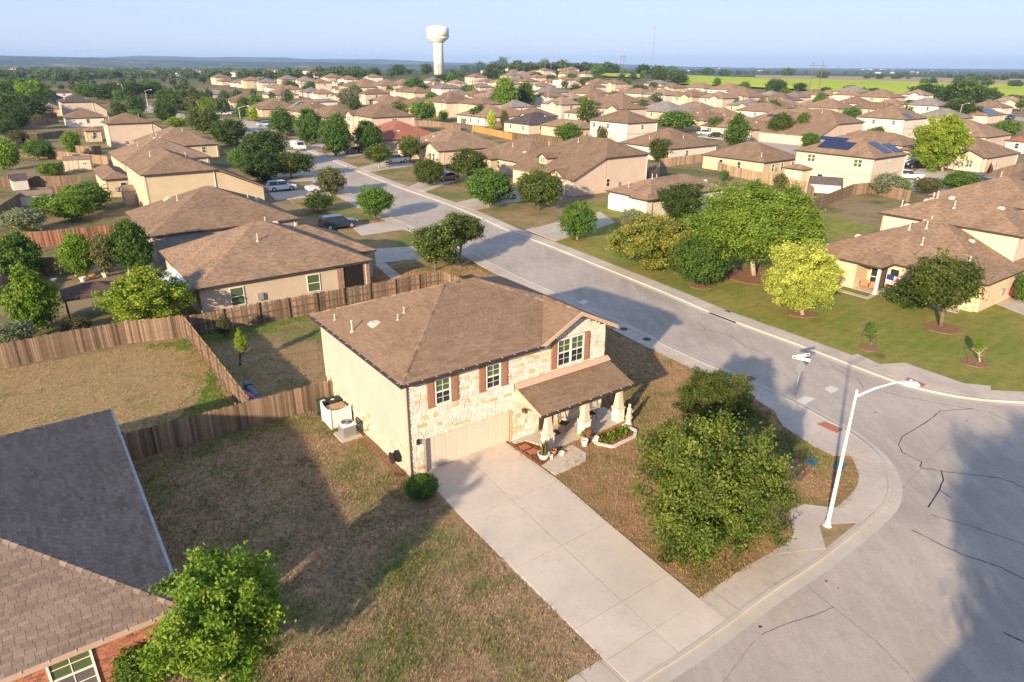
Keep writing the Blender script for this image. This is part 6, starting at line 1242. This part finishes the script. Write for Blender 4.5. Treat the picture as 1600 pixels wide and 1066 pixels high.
for an,z in ((TH+math.pi/2+.35,2.78),(TH-.3,3.0)):
    c,s=math.cos(an),math.sin(an); m=MB(); m.hexa([(-.5*c-.012*s,-.5*s+.012*c,z),(.55*c-.012*s,.55*s+.012*c,z),(.55*c+.012*s,.55*s-.012*c,z),(-.5*c+.012*s,-.5*s-.012*c,z)],[(-.5*c-.012*s,-.5*s+.012*c,z+.2),(.55*c-.012*s,.55*s+.012*c,z+.2),(.55*c+.012*s,.55*s-.012*c,z+.2),(-.5*c+.012*s,-.5*s-.012*c,z+.2)]); bl=m.build('name_blade',M['sign_face'],t)
    for sd in (-1,1):
        m=MB(); w0,w1=.34,.50; f=.0135*sd
        m.hexa([(w0*c-f*s,w0*s+f*c,z+.05),(w1*c-f*s,w1*s+f*c,z+.05),(w1*c-f*1.1*s,w1*s+f*1.1*c,z+.05),(w0*c-f*1.1*s,w0*s+f*1.1*c,z+.05)],[(w0*c-f*s,w0*s+f*c,z+.15),(w1*c-f*s,w1*s+f*c,z+.13),(w1*c-f*1.1*s,w1*s+f*1.1*c,z+.13),(w0*c-f*1.1*s,w0*s+f*1.1*c,z+.15)]); m.build('blade_mark',M['iron'],bl)
def lid(px,py,r,mat,nm,lb,sq=False,z=.13):
    g=G(px,py,z); m=MB()
    if sq: m.box(-r,r,-r*.6,r*.6,-.03,.03)
    else: m.lathe([(r,-.03),(r,.008),(r*.86,.012),(r*.86,.004),(0,.006)],n=20)
    t=thing(nm,(g[0],g[1],z),TH+.2,lb,nm.replace('_',' ')); m.build('cover',M[mat],t); q=MB()
    if sq: q.box(-r*.25,r*.25,-.03,.03,.032,.045)
    else: q.box(-.05,.05,-.02,.02,.012,.02)
    q.build('handle',M['iron'],t)
lid(1269,721,.42,'lid_blue','utility_lid','square blue-green utility lid in the grass, farther from the lamp',True,.115); lid(1312,728,.42,'lid_blue','utility_lid','square blue utility lid in the grass right behind the lamp pole',True,.115)
lid(975,514,.32,'manhole','manhole','round manhole in the near pavement closer to the stone house gable'); lid(1011,530,.32,'manhole','manhole','round manhole in the near pavement further down the street'); lid(1135,487,.32,'manhole','manhole','round manhole in the far pavement beside the storm drain')
g0,g1=G(1110,488,.1),G(1150,503,.1); an=math.atan2(g1[1]-g0[1],g1[0]-g0[0]); ln=np.linalg.norm((g1-g0)[:2]); t=thing('storm_drain',(g0[0],g0[1],0),an,'storm drain opening in the far kerb','storm drain'); m=MB(); m.box(0,ln,-.12,.03,.02,.10); m.build('opening',M['inlet_dark'],t); m=MB(); m.box(-.3,ln+.3,-.1,1.2,.131,.16); m.build('lid',M['kerb'],t)
for q,lb in (([(1243,627),(1258,619),(1274,623),(1256,633)],'bright concrete patch in the road below the street sign'),([(1288,607),(1298,603),(1312,608),(1299,615)],'paler concrete patch in the road further from the sign')): o=flat('road_patch',pxpoly(q,.01),.02,M['patch'],.012); tag(o,lb,'road patch')
o=flat('road_patch',pxpoly([(900,476),(912,468),(922,471),(908,478)],.01),.02,M['patch'],.012); tag(o,'pale square patch in the road beside the gable','road patch'); o=flat('road_patch',pxpoly([(1164,590),(1174,587),(1182,592),(1172,597)],.01),.02,M['mulch_brown'],.012); tag(o,'small brown stain patch in the road','road patch')
def crack(pts,w_=.028,lb=None):
    w_*=.75
    rs=random.Random(len(pts)*7+int(pts[0][0])); P=[]
    for a,b in zip(pts,pts[1:]):
        n=max(2,int(math.hypot(b[0]-a[0],b[1]-a[1])/7))
        for i in range(n): P.append(xy(G(a[0]+(b[0]-a[0])*i/n+rs.uniform(-1,1),a[1]+(b[1]-a[1])*i/n+rs.uniform(-.6,.6),.02)))
    P.append(xy(G(*pts[-1],.02))); m=MB()
    for i in range(len(P)-1):
        d_=(P[i+1]-P[i]); L_=np.linalg.norm(d_)
        if L_<1e-4: continue
        n_=np.array([-d_[1],d_[0]])/L_*w_*rs.uniform(.7,1.4); m.poly([(*(P[i]-n_),.0165),(*(P[i+1]-n_),.0165),(*(P[i+1]+n_),.0165),(*(P[i]+n_),.0165)])
    m.build('road_crack',M['crack'],kind='structure')
crack([(1518,639),(1470,642),(1440,665),(1410,682),(1403,695),(1410,707),(1440,722),(1437,730),(1480,738),(1560,746),(1620,768)]); crack([(1518,639),(1460,629),(1405,618),(1380,612)],.018); crack([(1518,639),(1545,645),(1576,657)],.018); crack([(1471,736),(1474,750),(1468,765),(1450,793)],.035); crack([(1468,765),(1487,779)],.03); crack([(1299,571),(1320,585),(1340,592),(1350,606)],.02)
crack([(1090,505),(1102,514),(1140,524),(1165,540),(1200,556)],.022); crack([(1102,514),(1097,518)],.022); crack([(1018,479),(1045,487)],.02); crack([(1425,828),(1500,865),(1560,885),(1620,915)],.03); crack([(1455,804),(1520,823),(1620,858)],.022); crack([(1566,988),(1600,1003)],.04); crack([(1190,992),(1225,976),(1270,962),(1303,949)],.012)
crack([(1240,880),(1266,920),(1378,1010),(1440,1075)],.006); crack([(1180,1000),(1130,1066)],.006); crack([(1480,690),(1440,730),(1400,775)],.006)
# mulch rings round the lawn trees
for (px,py,r) in ((1252,490,1.15),(1472,513,1.35),(1357,544,.75),(1523,567,.9),(1095,447,1.1),(1185,432,3.2),(902,377,.6),(586,345,.7),(718,409,.6)):
    g=G(px,py,.1); m=MB(); n=22; m.prism([(r*(1+.06*math.sin(i*1.7))*math.cos(i*2*math.pi/n),r*(1+.06*math.cos(i*2.3))*math.sin(i*2*math.pi/n)) for i in range(n)],-.05,.04); m.build('mulch_ring',M['mulch_brown'],loc=(g[0],g[1],.1),kind='structure')
for (px,py) in ((1358,543),(1526,568)):
    g=G(px,py,.1)
    for s in (-1,1): t=thing('tree_stake',(g[0]+s*.55,g[1]+.1,.1),0,None,'stake','stakes beside the saplings'); t['label']=('left' if s<0 else 'right')+'-hand stake beside the '+('dark' if px<1400 else 'light-green')+' sapling'; m=MB(); m.tube((0,0,0),(0,0,1.3),.02,n=5); m.build('post',M['rust'],t); m=MB(); m.path([(0,0,1.15),(-s*.3,-.05,1.08),(-s*.55,-.1,1.15)],.012,4); m.build('tie',M['cardboard'],t)
# flag house details
FH=HOUSES[[i for i,h_ in enumerate(HOUSES) if 'flying a flag' in h_.get('label','')][0]]; fl_=FH.location
def fhl(x,y,z): return L((fl_.x,fl_.y,0),x,y,z)
g=fhl(-2.35,7.85,.1); pp=thing('porch_post',(g[0],g[1],.1),TH,'cream wooden post holding up the flag house porch corner','porch post'); m=MB(); m.box(-.12,.12,-.12,.12,0,2.55); m.build('shaft',M['trim_white'],pp); m=MB(); m.box(-.17,.17,-.17,.17,0,.12); m.build('foot',M['trim_white'],pp)
g=fhl(-2.0,7.3,.1); fg=thing('flag',(g[0],g[1],1.25),TH-1.1,'striped red and white flag with a blue canton by the flag house porch','flag'); m=MB(); m.tube((0,0,-1.1),(0,0,1.0),.02,n=6); m.build('pole',M['trim_white'],fg)
for i in range(13):
    m=MB(); z=.9-i*.075; 
    for k in range(6):
        x0,x1=.02+k*.2,.02+(k+1)*.2; w0,w1=.05*math.sin(k*1.3),.05*math.sin((k+1)*1.3)
        if i<7 and k<3: continue
        m.hexa([(x0,w0-.004,z-.075-.03*k),(x1,w1-.004,z-.105-.03*k),(x1,w1+.004,z-.105-.03*k),(x0,w0+.004,z-.075-.03*k)],[(x0,w0-.004,z-.03*k),(x1,w1-.004,z-.03-.03*k),(x1,w1+.004,z-.03-.03*k),(x0,w0+.004,z-.03*k)])
    m.build('stripe',M['flag_red' if i%2==0 else 'white_cloth'],fg)
m=MB()
for k in range(3):
    x0,x1=.02+k*.2,.02+(k+1)*.2; w0,w1=.05*math.sin(k*1.3),.05*math.sin((k+1)*1.3); m.hexa([(x0,w0-.004,.375-.03*k),(x1,w1-.004,.345-.03*k),(x1,w1+.004,.345-.03*k),(x0,w0+.004,.375-.03*k)],[(x0,w0-.004,.9-.03*k),(x1,w1-.004,.87-.03*k),(x1,w1+.004,.87-.03*k),(x0,w0+.004,.9-.03*k)])
m.build('canton',M['flag_blue'],fg)
for (px,py,lb) in ((1344,448,'orange-brown wicker armchair on the flag house porch, the left one'),(1352,451,'orange-brown wicker armchair on the flag house porch, beside the post')):
    g=fhl(-1.5,9.5 if px<1350 else 8.6,.1); c=thing('wicker_chair',(g[0],g[1],.1),TH+2.2,lb,'chair','wicker porch chairs'); m=MB(); m.box(-.3,.3,-.3,.3,.3,.42); m.build('seat',M['wicker'],c); m=MB(); m.box(-.3,.3,.25,.33,.42,.95); m.build('backrest',M['wicker'],c)
    for sx_ in (-1,1):
        m=MB(); m.box(sx_*.3-.04,sx_*.3+.04,-.3,.3,.42,.62); m.build('armrest',M['wicker'],c)
        for sy_ in (-.27,.27): m=MB(); m.box(sx_*.28-.02,sx_*.28+.02,sy_-.02,sy_+.02,0,.3); m.build('leg',M['wicker'],c)
flat('garden_path',pxpoly([(1300,449),(1356,464),(1371,455),(1430,468),(1500,484),(1497,490),(1428,474),(1372,460),(1357,468),(1298,452)],.1),.125,M['concrete_walk'],.02,kind='structure')
# ================================================================== LEFT YARDS
g=G(152,492,0); gzb=thing('gazebo',(g[0],g[1],0),TH,'brown canvas gazebo in the yard behind the long picket fence','gazebo')
m=MB()
for pl in hip(-2.2,2.2,-1.7,1.7,2.2,.42)[0]: m.poly(pl)
m.build('canopy',M['canvas_brown'],gzb)
for sx_ in (-2,2):
    for sy_ in (-1.5,1.5): m=MB(); m.box(sx_-.05,sx_+.05,sy_-.05,sy_+.05,0,2.25); m.build('post',M['iron'],gzb)
m=MB(); [m.box(-2.15,2.15,s*1.65-.03,s*1.65+.03,2.02,2.2) for s in (-1,1)]; [m.box(s*2.15-.03,s*2.15+.03,-1.62,1.62,2.02,2.2) for s in (-1,1)]; m.build('valance',M['canvas_brown'],gzb)
L1=HOUSES[0].location
aw=thing('patio_awning',L((L1.x,L1.y,0),-2.45,.7),TH,'white metal patio awning attached beside the tan house','awning'); m=MB(); m.hexa([(0,0,2.42),(2.9,0,2.66),(2.9,6.9,2.66),(0,6.9,2.42)],[(0,0,2.49),(2.9,0,2.95),(2.9,6.9,2.95),(0,6.9,2.49)]); m.build('roof_sheet',M['awning'],aw)
for y in (0.1,3.4,6.8): m=MB(); m.box(.05,.15,y-.05,y+.05,0,2.43); m.build('post',M['trim_white'],aw)
for k in range(12): m=MB(); m.hexa([(0,.25+k*.55,2.49),(2.9,.25+k*.55,2.95),(2.9,.30+k*.55,2.95),(0,.30+k*.55,2.49)],[(0,.25+k*.55,2.52),(2.9,.25+k*.55,2.98),(2.9,.30+k*.55,2.98),(0,.30+k*.55,2.52)]); m.build('rib',M['awning'],aw)
def shed(px,py,W,D,h,wall,roof,lb,rot=0,doors=True,p=.3):
    g=G(px,py,0); t=thing('shed',(g[0],g[1],0),TH+rot,lb,'shed','garden sheds'); m=MB(); m.box(0,W,0,D,-.1,h); m.hexa([(0,0,h),(W,0,h),(W,D,h),(0,D,h)],[(0,D/2-.01,h+p*D/2),(W,D/2-.01,h+p*D/2),(W,D/2+.01,h+p*D/2),(0,D/2+.01,h+p*D/2)]); m.build('wall',M[wall],t)
    m=MB(); 
    for s in (0,1):
        y0,y1=(-.2,D/2) if s==0 else (D+.2,D/2); q=[(-.15,y0,h-.05),(W+.15,y0,h-.05),(W+.15,y1,h+p*(D/2)+.05),(-.15,y1,h+p*(D/2)+.05)]; q=q if s==0 else q[::-1]; m.hexa([(a,b,c-.04) for a,b,c in q],[(a,b,c+.03) for a,b,c in q])
    m.build('roof',M[roof],t,uv=True)
    if doors:
        for k in range(2): m=MB(); m.box(W*.18+k*W*.17,W*.34+k*W*.17,-.04,-.005,.1,h-.25); m.build('door',M[wall],t)
        m=MB(); [m.box(a,a+.07,-.06,-.005,0,h-.1) for a in (W*.15,W*.345,W*.53)]; m.build('trim',M['trim_tan'],t); window(t,'N',W*.78,h*.62,.7,.45,0.,'glass_dark',False,True)
    return t
shed(102,268,4.6,3.,2.2,'wall_pink','roof_tan','pinkish barn shed with double doors and a tiny window',-.2)
shed(33,322,4.2,2.6,1.5,'wall_white','roof_tan','low white-walled shed half hidden by grey shrubs',0,False); shed(22,298,2.2,2.,1.7,'wall_white','roof_dark','narrow white shed with a dark peaked roof',.1,False,.8)
shed(1262,300,5.0,3.2,1.5,'wall_white','roof_dark','white garden shed with a nearly black roof below the solar house',math.radians(-62),False,.6)
shed(198,322,3.2,3.2,2.2,'wall_taupe','roof_tan','small hipped garden pavilion beside the pale yellow house wall',0,True,.35)
kb=thing('kayak',L(HO,-4.35,12.9,.25),TH+math.pi/2,'red kayak lying against the yard fence','kayak'); m=MB(); m.hexa([(-1.7,-.03,.1),(-.8,-.3,0),(.8,-.3,0),(1.7,-.03,.1),(1.7,.03,.1),(.8,.3,0),(-.8,.3,0),(-1.7,.03,.1)],[(-1.7,-.03,.3),(-.8,-.33,.28),(.8,-.33,.28),(1.7,-.03,.3),(1.7,.03,.3),(.8,.33,.28),(-.8,.33,.28),(-1.7,.03,.3)]); m.build('hull',M['kayak_red'],kb); m=MB(); m.box(-.45,.45,-.2,.2,.28,.31); m.build('cockpit',M['iron'],kb)
tp=thing('rolled_tarp',L(HO,-3.85,14.3,.12),TH+math.pi/2,'blue-grey rolled tarp beside the red kayak','tarp'); m=MB(); m.tube((-1.8,0,.22),(1.6,0,.2),.24,.2,12); m.build('roll',M['tarp_blue'],tp); m=MB(); [m.tube((x-.03,0,.22),(x+.03,0,.22),.255,.255,12) for x in (-1.,.9)]; m.build('strap',M['iron'],tp)
for i,(px,py,mt) in enumerate(((95,325,'white_cloth'),(90,337,'metal_grey'),(345-260,443,'metal_grey'),(130,440,'white_ceramic'),(165,433,'stone_edge'),(145,436,'terracotta'),(235,418,'white_ceramic'),(50,338,'tarp_blue'))):
    g=G(px,py,0); t=thing('garden_pot' if i not in(0,1,7) else 'low_bench',(g[0],g[1],0),random.uniform(0,3),['small white plastic garden seat by the long shaded fence','grey low garden seat on the bare earth yard','grey pot among the yard clutter by the oval trees','white pot at the foot of the yellow-green oval tree','stone pot between the oval trees','terracotta pot between the oval trees','white pot beside the grey-sided house wall','blue garden seat behind the bright rounded tree'][i],'pot' if i not in(0,1,7) else 'seat','things standing about the yards')
    m=MB()
    if i in(0,1,7): m.box(-.35,.35,-.3,.3,.3,.4); m.build('seat',M[mt],t); m=MB(); m.box(-.35,.35,.26,.34,.4,.95); m.build('backrest',M[mt],t); m=MB(); [m.box(a-.04,a+.04,b-.04,b+.04,0,.3) for a in(-.3,.3) for b in (-.25,.25)]; m.build('legs',M[mt],t)
    else: m.lathe([(.2,0),(.3,.4),(.33,.4),(.33,.46),(.26,.46),(.0,.4)],n=10); m.build('pot',M[mt],t); q=MB(); blades(t,8,.5,.15,'leaf_green','leaf',.05,i,.6)
# ================================================================== VEHICLES
def prof_body(prof,w_,mat,parent,name,taper=.12,zt=None):
    m=MB(); n=len(prof); zs=[p[1] for p in prof]; zm=min(zs); zM=max(zs)
    f=lambda z:(w_/2)*(1-taper*max(0,(z-zm)/(zM-zm+1e-6)-.3)); Lf=[(p[0],-f(p[1]),p[1]) for p in prof]; Rt=[(p[0],f(p[1]),p[1]) for p in prof]
    m.poly(Lf); m.poly(Rt[::-1])
    for i in range(n): j=(i+1)%n; m.poly([Lf[j],Lf[i],Rt[i],Rt[j]])
    return m.build(name,M[mat],parent)
_cc={}
def carpaint(c):
    k='paint_%d_%d_%d'%tuple(int(x*99) for x in c)
    if k not in M: 
        m=NT(k,.28,.6); m.col(c); m.b.inputs['Coat Weight'].default_value=.6; M[k]=m.mat
    return k
def car(px,py,kind,c,ang,lb,px2=None):
    g=GT(px,py); z=terr(g[0],g[1])+.13; t=thing({'pickup':'pickup_truck','van':'van'}.get(kind,'car'),(g[0],g[1],z),ang,lb,{'pickup':'pickup truck','van':'van'}.get(kind,'car'),'parked vehicles'); k=carpaint(c)
    if kind=='sedan': Ln,w_,b,gl=4.6,1.8,[(-2.25,.3),(2.2,.3),(2.3,.55),(2.2,.72),(1.2,.92),(-1.5,.98),(-2.2,.92),(-2.32,.6)],[(1.15,.9),(.35,1.38),(-.95,1.42),(-1.75,.96)]
    elif kind=='suv': Ln,w_,b,gl=4.7,1.88,[(-2.3,.35),(2.25,.35),(2.35,.65),(2.2,.95),(1.15,1.08),(-2.2,1.1),(-2.38,.7)],[(1.15,1.06),(.5,1.64),(-1.9,1.68),(-2.25,1.08)]
    elif kind=='van': Ln,w_,b,gl=5.6,2.0,[(-2.8,.4),(2.6,.4),(2.75,.8),(2.5,1.12),(1.9,1.3),(1.3,2.05),(-2.75,2.15),(-2.85,1.2)],[(1.93,1.28),(1.36,1.98),(.5,2.02),(.5,1.3)]
    else: Ln,w_,b,gl=5.7,1.98,[(-2.8,.5),(2.7,.5),(2.85,.85),(2.7,1.12),(1.5,1.2),(-2.8,1.18)],[(1.45,1.18),(.8,1.78),(-.75,1.82),(-1.0,1.18)]
    body=prof_body(b,w_,k,t,'body')
    if kind!='van':
        prof_body(gl,w_*.93,'glass_car',t,'window',.28); top=max(p[1] for p in gl); xs=[p[0] for p in gl if p[1]>top-.08]
        m=MB(); m.box(min(xs)-.04,max(xs)+.04,-w_*.365,w_*.365,top-.03,top+.035); m.build('roof',M[k],t)
        m=MB(); mid=(min(xs)+max(xs))/2; zb=gl[0][1]; [m.hexa([(mid-.05,s*w_*.47,zb-.03),(mid+.05,s*w_*.47,zb-.03),(mid+.05,s*w_*.455,zb-.03),(mid-.05,s*w_*.455,zb-.03)][::s],[(mid-.05,s*w_*.375,top),(mid+.05,s*w_*.375,top),(mid+.05,s*w_*.36,top),(mid-.05,s*w_*.36,top)][::s]) for s in (-1,1)]; m.build('pillar',M[k],t)
    else:
        m=MB(); m.hexa([(1.95,-.85,1.3),(1.95,.85,1.3),(1.9,.85,1.28),(1.9,-.85,1.28)],[(1.4,-.78,1.98),(1.4,.78,1.98),(1.34,.78,1.96),(1.34,-.78,1.96)]); m.build('windscreen',M['glass_car'],t)
        for s in (-1,1): m=MB(); m.box(.75,1.45,s*.94-.02,s*.94+.02,1.3,1.85); m.build('window',M['glass_car'],t)
    if kind=='pickup':
        m=MB(); m.box(-2.72,-1.1,-.82,.82,.75,1.195); m.build('cargo_bed',M['plastic_black'],t); m=MB(); m.box(-2.8,-1.05,-.98,-.84,1.1,1.24); m.box(-2.8,-1.05,.84,.98,1.1,1.24); m.box(-2.85,-2.74,-.84,.84,.6,1.24); m.build('bed_rail',M[k],t)
    R_=.34 if kind=='sedan' else .39
    for x in (-Ln*.31,Ln*.31):
        for s in (-1,1):
            m=MB(); m.tube((x,s*(w_/2-.2),R_-.12+.12),(x,s*(w_/2+.01),R_),R_,n=18); wh=m.build('wheel',M['rubber'],t); m=MB(); m.tube((x,s*(w_/2+.005),R_),(x,s*(w_/2+.025),R_),R_*.6,n=14); m.build('rim',M['chrome'],wh)
    for s in (-1,1):
        z0=.62 if kind=='sedan' else .85; m=MB(); m.box(Ln/2-.22,Ln/2-.0,s*w_*.36-.16,s*w_*.36+.16,z0-.08,z0+.08); m.build('headlight',M['lamp_clear'],t); m=MB(); m.box(-Ln/2-.02,-Ln/2+.15,s*w_*.4-.12,s*w_*.4+.12,z0,z0+.2); m.build('taillight',M['lamp_red'],t); m=MB(); m.box(Ln*.17,Ln*.17+.14,s*(w_/2+.08)-.09,s*(w_/2+.08)+.09,.95 if kind=='sedan' else 1.1,1.1 if kind=='sedan' else 1.27); m.build('mirror',M[k],t)
    return t
A=TH; B=TH+math.pi
WH=(.62,.62,.62); DK=(.012,.013,.016)
car(529,358,'suv',(.015,.03,.06),A+.0,'dark blue SUV on the driveway beside the tan awning house'); car(440,299,'suv',(.62,.66,.70),A,'white SUV on the driveway of the pale yellow house'); car(506,301,'pickup',WH,B,'white pickup truck under the olive tree beside the street'); car(467,235,'van',(.7,.68,.63),A-math.pi/2,'white van driving along the street')
car(457,212,'sedan',(.45,.01,.01),B,'red car parked beneath a street tree'); car(553,240,'sedan',DK,B,'black sedan behind the egg-shaped street trees'); car(619,256,'pickup',(.6,.58,.53),B,'white pickup on the driveway of the terracotta-roofed house'); car(413,198,'suv',(.40,.48,.58),B,'silver-blue SUV beyond the bend of the street'); car(698,283,'sedan',(.10,.012,.02),B+.1,'maroon car beside the big gabled house'); car(784,313,'pickup',(.6,.6,.58),B,'white pickup parked before the dormer house')
car(404,268,'sedan',(.45,.52,.60),A,'pale blue car under the big dark roadside oak'); car(392,261,'sedan',(.02,.06,.14),A,'dark blue car beyond the pale blue one'); car(350,181,'pickup',WH,B,'white pickup at the yellowish gabled house'); car(362,178,'suv',(.7,.7,.72),B,'white SUV behind the white pickup at the yellowish gabled house')
car(1101,212,'suv',(.40,.48,.55),B-.6,'silver SUV parked under the upright green tree'); car(1117,215,'sedan',DK,B-.3,'black car beside the silver SUV'); car(1219,221,'pickup',DK,B,'black pickup beneath two dark trees'); car(1204,217,'sedan',(.05,.05,.06),B,'dark sedan beside the black pickup'); car(1428,263,'suv',DK,B-.4,'black jeep-like car behind the solar house'); car(1415,282,'pickup',WH,B-1.,'white pickup behind the grey-green shrubs'); car(1528,286,'sedan',(.03,.07,.16),A-math.pi/2,'blue car parked in front of the bright gable'); car(1546,292,'sedan',(.03,.05,.10),A-math.pi/2,'dark blue car behind the first blue car'); car(1578,187,'suv',DK,B,'black SUV near the blue solar roof'); car(1590,462,'suv',(.12,.01,.015),A,'dark red SUV on the driveway right of the flag house'); car(160,300-118,'sedan',WH,A,'x') if False else None
car(272,160,'sedan',(.6,.6,.6),A,'white car between far roadside trees'); car(184,154,'sedan',(.6,.6,.62),A,'white car at the leaning lamp')
# ================================================================== THE SKYLINE
g=np.array([*GT(686,113)[:2],0]); k_=800/g[1]; gx_,gy_=g[0]*k_,800.; gz_=terr(gx_,gy_); wt=thing('water_tower',(gx_,gy_,gz_-1),0,'tall white pedestal water tower on the skyline','water tower')
s_=800/math.cos(0)/F; 
pxh=lambda y:(H+ray(686,y)[2]*(800/ray(686,y)[1]))-(gz_-1)
r1=7.2*s_; r2=16*s_
m=MB(); m.lathe([(r1*1.02,0),(r1*.98,pxh(70)),(r1*1.05,pxh(67.5))],n=32); m.build('pedestal',M['tower_white'],wt,smooth=True); m=MB(); m.lathe([(r1*1.05,pxh(67.5)),(r1*1.3,pxh(65.5)),(r2*.95,pxh(60)),(r2,pxh(58))],n=32); m.build('cone',M['tower_white'],wt,smooth=True)
m=MB(); m.lathe([(r2,pxh(58)),(r2,pxh(45)),(r2*.93,pxh(42.8)),(r2*.5,pxh(41)),(0,pxh(40.6))],n=32); m.build('tank',M['tower_white'],wt,smooth=True); m=MB(); [m.tube((r2*.35*math.cos(a),r2*.35*math.sin(a),pxh(41.5)),(r2*.35*math.cos(a),r2*.35*math.sin(a),pxh(39.5)),.35,n=6) for a in (0,1.6,3.1,4.7)]; m.build('vent_pipe',M['tower_white'],wt)
def far_at(px,y): v=ray(px,101); k=y/v[1]; return v[0]*k,y
def hz_of(px,py,y): v=ray(px,py); return H+v[2]*y/v[1]
x,y=far_at(1019,900); z0=terr(x,y); mt_=thing('radio_mast',(x,y,z0),0,'thin lattice radio mast on the skyline','radio mast'); top=hz_of(1019,42,900)-z0; m=MB(); 
for i in range(3): a=i*2.094; m.tube((.9*math.cos(a),.9*math.sin(a),0),(.4*math.cos(a),.4*math.sin(a),top),.05,n=4)
m.build('leg_frame',M['steel_far'],mt_); m=MB(); n=26
for i in range(n):
    for q in range(3):
        a,b=q*2.094,(q+1)*2.094; za,zb=top*i/n,top*(i+1)/n; r_=.9-.3*i/n; m.tube((r_*math.cos(a),r_*math.sin(a),za),(r_*math.cos(b),r_*math.sin(b),zb),.03,n=3)
m.build('bracing',M['steel_far'],mt_)
for zf in (.97,.80,.66):
    for a in (0,2.1,4.2): m=MB(); m.box(1.*math.cos(a)-.18,1.*math.cos(a)+.18,1.*math.sin(a)-.15,1.*math.sin(a)+.15,top*zf-1.,top*zf+1.); m.build('antenna',M['metal_grey'],mt_)
def hpole(px,top_,yy,lb,base_z=None,two=False):
    x,y=far_at(px,yy); z0=terr(x,y); t=thing('power_pole',(x,y,z0),0,lb,'power pole','power poles on the skyline'); h=hz_of(px,top_,yy)-z0; m=MB(); m.tube((0,0,0),(0,0,h),.28,.18,6)
    if two: m.tube((5.5,0,0),(5.5,0,h),.28,.18,6)
    m.build('pole',M['bark'],t); m=MB(); m.box(-2.2,2.2 if not two else 7.7,-.12,.12,h*.9,h*.9+.3); m.build('crossarm',M['bark'],t)
    if two: m=MB(); m.tube((0,0,h*.55),(5.5,0,h*.85),.1,n=4); m.tube((5.5,0,h*.55),(0,0,h*.85),.1,n=4); m.build('brace',M['bark'],t)
hpole(970,86,800,'first dark power pole of the skyline pair'); hpole(974.5,86,800,'second dark power pole of the skyline pair'); hpole(1271,97,420,'wooden H-frame power pole in the green field',two=True)
for px,tp,yy,lb in ((468,126,300,'thin wooden pole among the middle western roofs'),(685,100,600,'short pole beside the water tower base'),(738,124,380,'pale pole between the middle rows'),(438,124,330,'wooden pole left of the grey-roofed house')): hpole(px,tp,yy,lb)

for (px,py,r) in ((1188,979,.10),(1291,908,.07),(1310,919,.05),(1292,941,.03),(1368,644,.10),(1511,657,.06),(1478,692,.05)):
    g=G(px,py,.02); m=MB(); n=9; m.poly([(g[0]+r*random.uniform(.5,1.1)*math.cos(i*6.283/n),g[1]+r*random.uniform(.4,.9)*math.sin(i*6.283/n),.0162) for i in range(n)]); m.build('road_stain',M['crack'],kind='structure')

# ================================================================== WHAT IS IT CALLED: labels for the many houses, trees and fences of the further rows
ORD=['first','second','third','fourth','fifth','sixth','seventh','eighth','ninth','tenth','eleventh','twelfth','thirteenth','fourteenth','fifteenth','sixteenth','seventeenth','eighteenth','nineteenth','twentieth','twenty-first','twenty-second','twenty-third','twenty-fourth','twenty-fifth']
COLS=[(160,'at the western edge'),(400,'above the street bend'),(600,'left of the water tower'),(780,'below the water tower'),(960,'right of the water tower'),(1120,'below the radio mast'),(1300,'before the green field'),(1460,'near the solar roofs'),(9999,'at the eastern edge')]
def rowname(y): return 'skyline rows' if y<124 else 'farthest garden rows' if y<134 else 'far roof rows' if y<148 else 'middle-distance rows' if y<172 else 'nearer middle rows' if y<205 else 'street-side rows'
ADJ={'leaf_oak':'olive-dark','leaf_green':'mid-green','leaf_bright':'bright green','leaf_lime':'lime-green','leaf_yellow':'golden','leaf_willow':'light green','leaf_autumn':'orange-tinged','leaf_dark':'very dark green','leaf_olive':'brownish-olive','leaf_far':'dull green','leaf_grey':'grey-green'}
WN={'wall_cream':'cream','wall_tan':'tan','wall_pink':'pinkish','wall_white':'white','wall_yellow':'yellowish','wall_grey':'grey','wall_taupe':'taupe','wall_brick':'brick','wall_stone':'stone'}
RN={'roof_brown':'brown-roofed','roof_tan':'tan-roofed','roof_grey':'grey-roofed','roof_dark':'dark-roofed','roof_red':'red-roofed'}
jobs={}
def add(t,look,px,py):
    col=[c for lim,c in COLS if px<lim][0]; jobs.setdefault((look,rowname(py),col),[]).append((px,t))
for t in HOUSES:
    if not t.get('label'):
        w_=[c for c in t.children if c.name.startswith('wall')][0]; r_=[c for c in t.children if c.name.startswith('roof')][0]; two=max(v.co.z for v in w_.data.vertices)>4
        px,py=proj((t.location.x,t.location.y,t.location.z+3)); add(t,f"{WN[w_.data.materials[0].name]} {RN[r_.data.materials[0].name]} {'two' if two else 'single'}-storey house",px,py)
for t,mt in TREES:
    if not t.get('label'): add(t,f"{ADJ[mt]} {'shrub' if t.name.startswith('shrub') else 'tree'}",*t['_px'])
for (look,row,col),v in jobs.items():
    v.sort(key=lambda q:q[0])
    for i,(px,t) in enumerate(v): t['label']=(f"{look} {col}, {row}" if len(v)==1 else f"{ORD[i]} {look} from the left {col}, {row}")
for o in SC.objects:
    for k in ('_look','_px'):
        if k in o: del o[k]
    if o.parent is None and o.type=='EMPTY' and 'label' in o: pass
print('OBJECTS',len(SC.objects),'TRIS',sum(len(m.polygons) for m in bpy.data.meshes)*2)
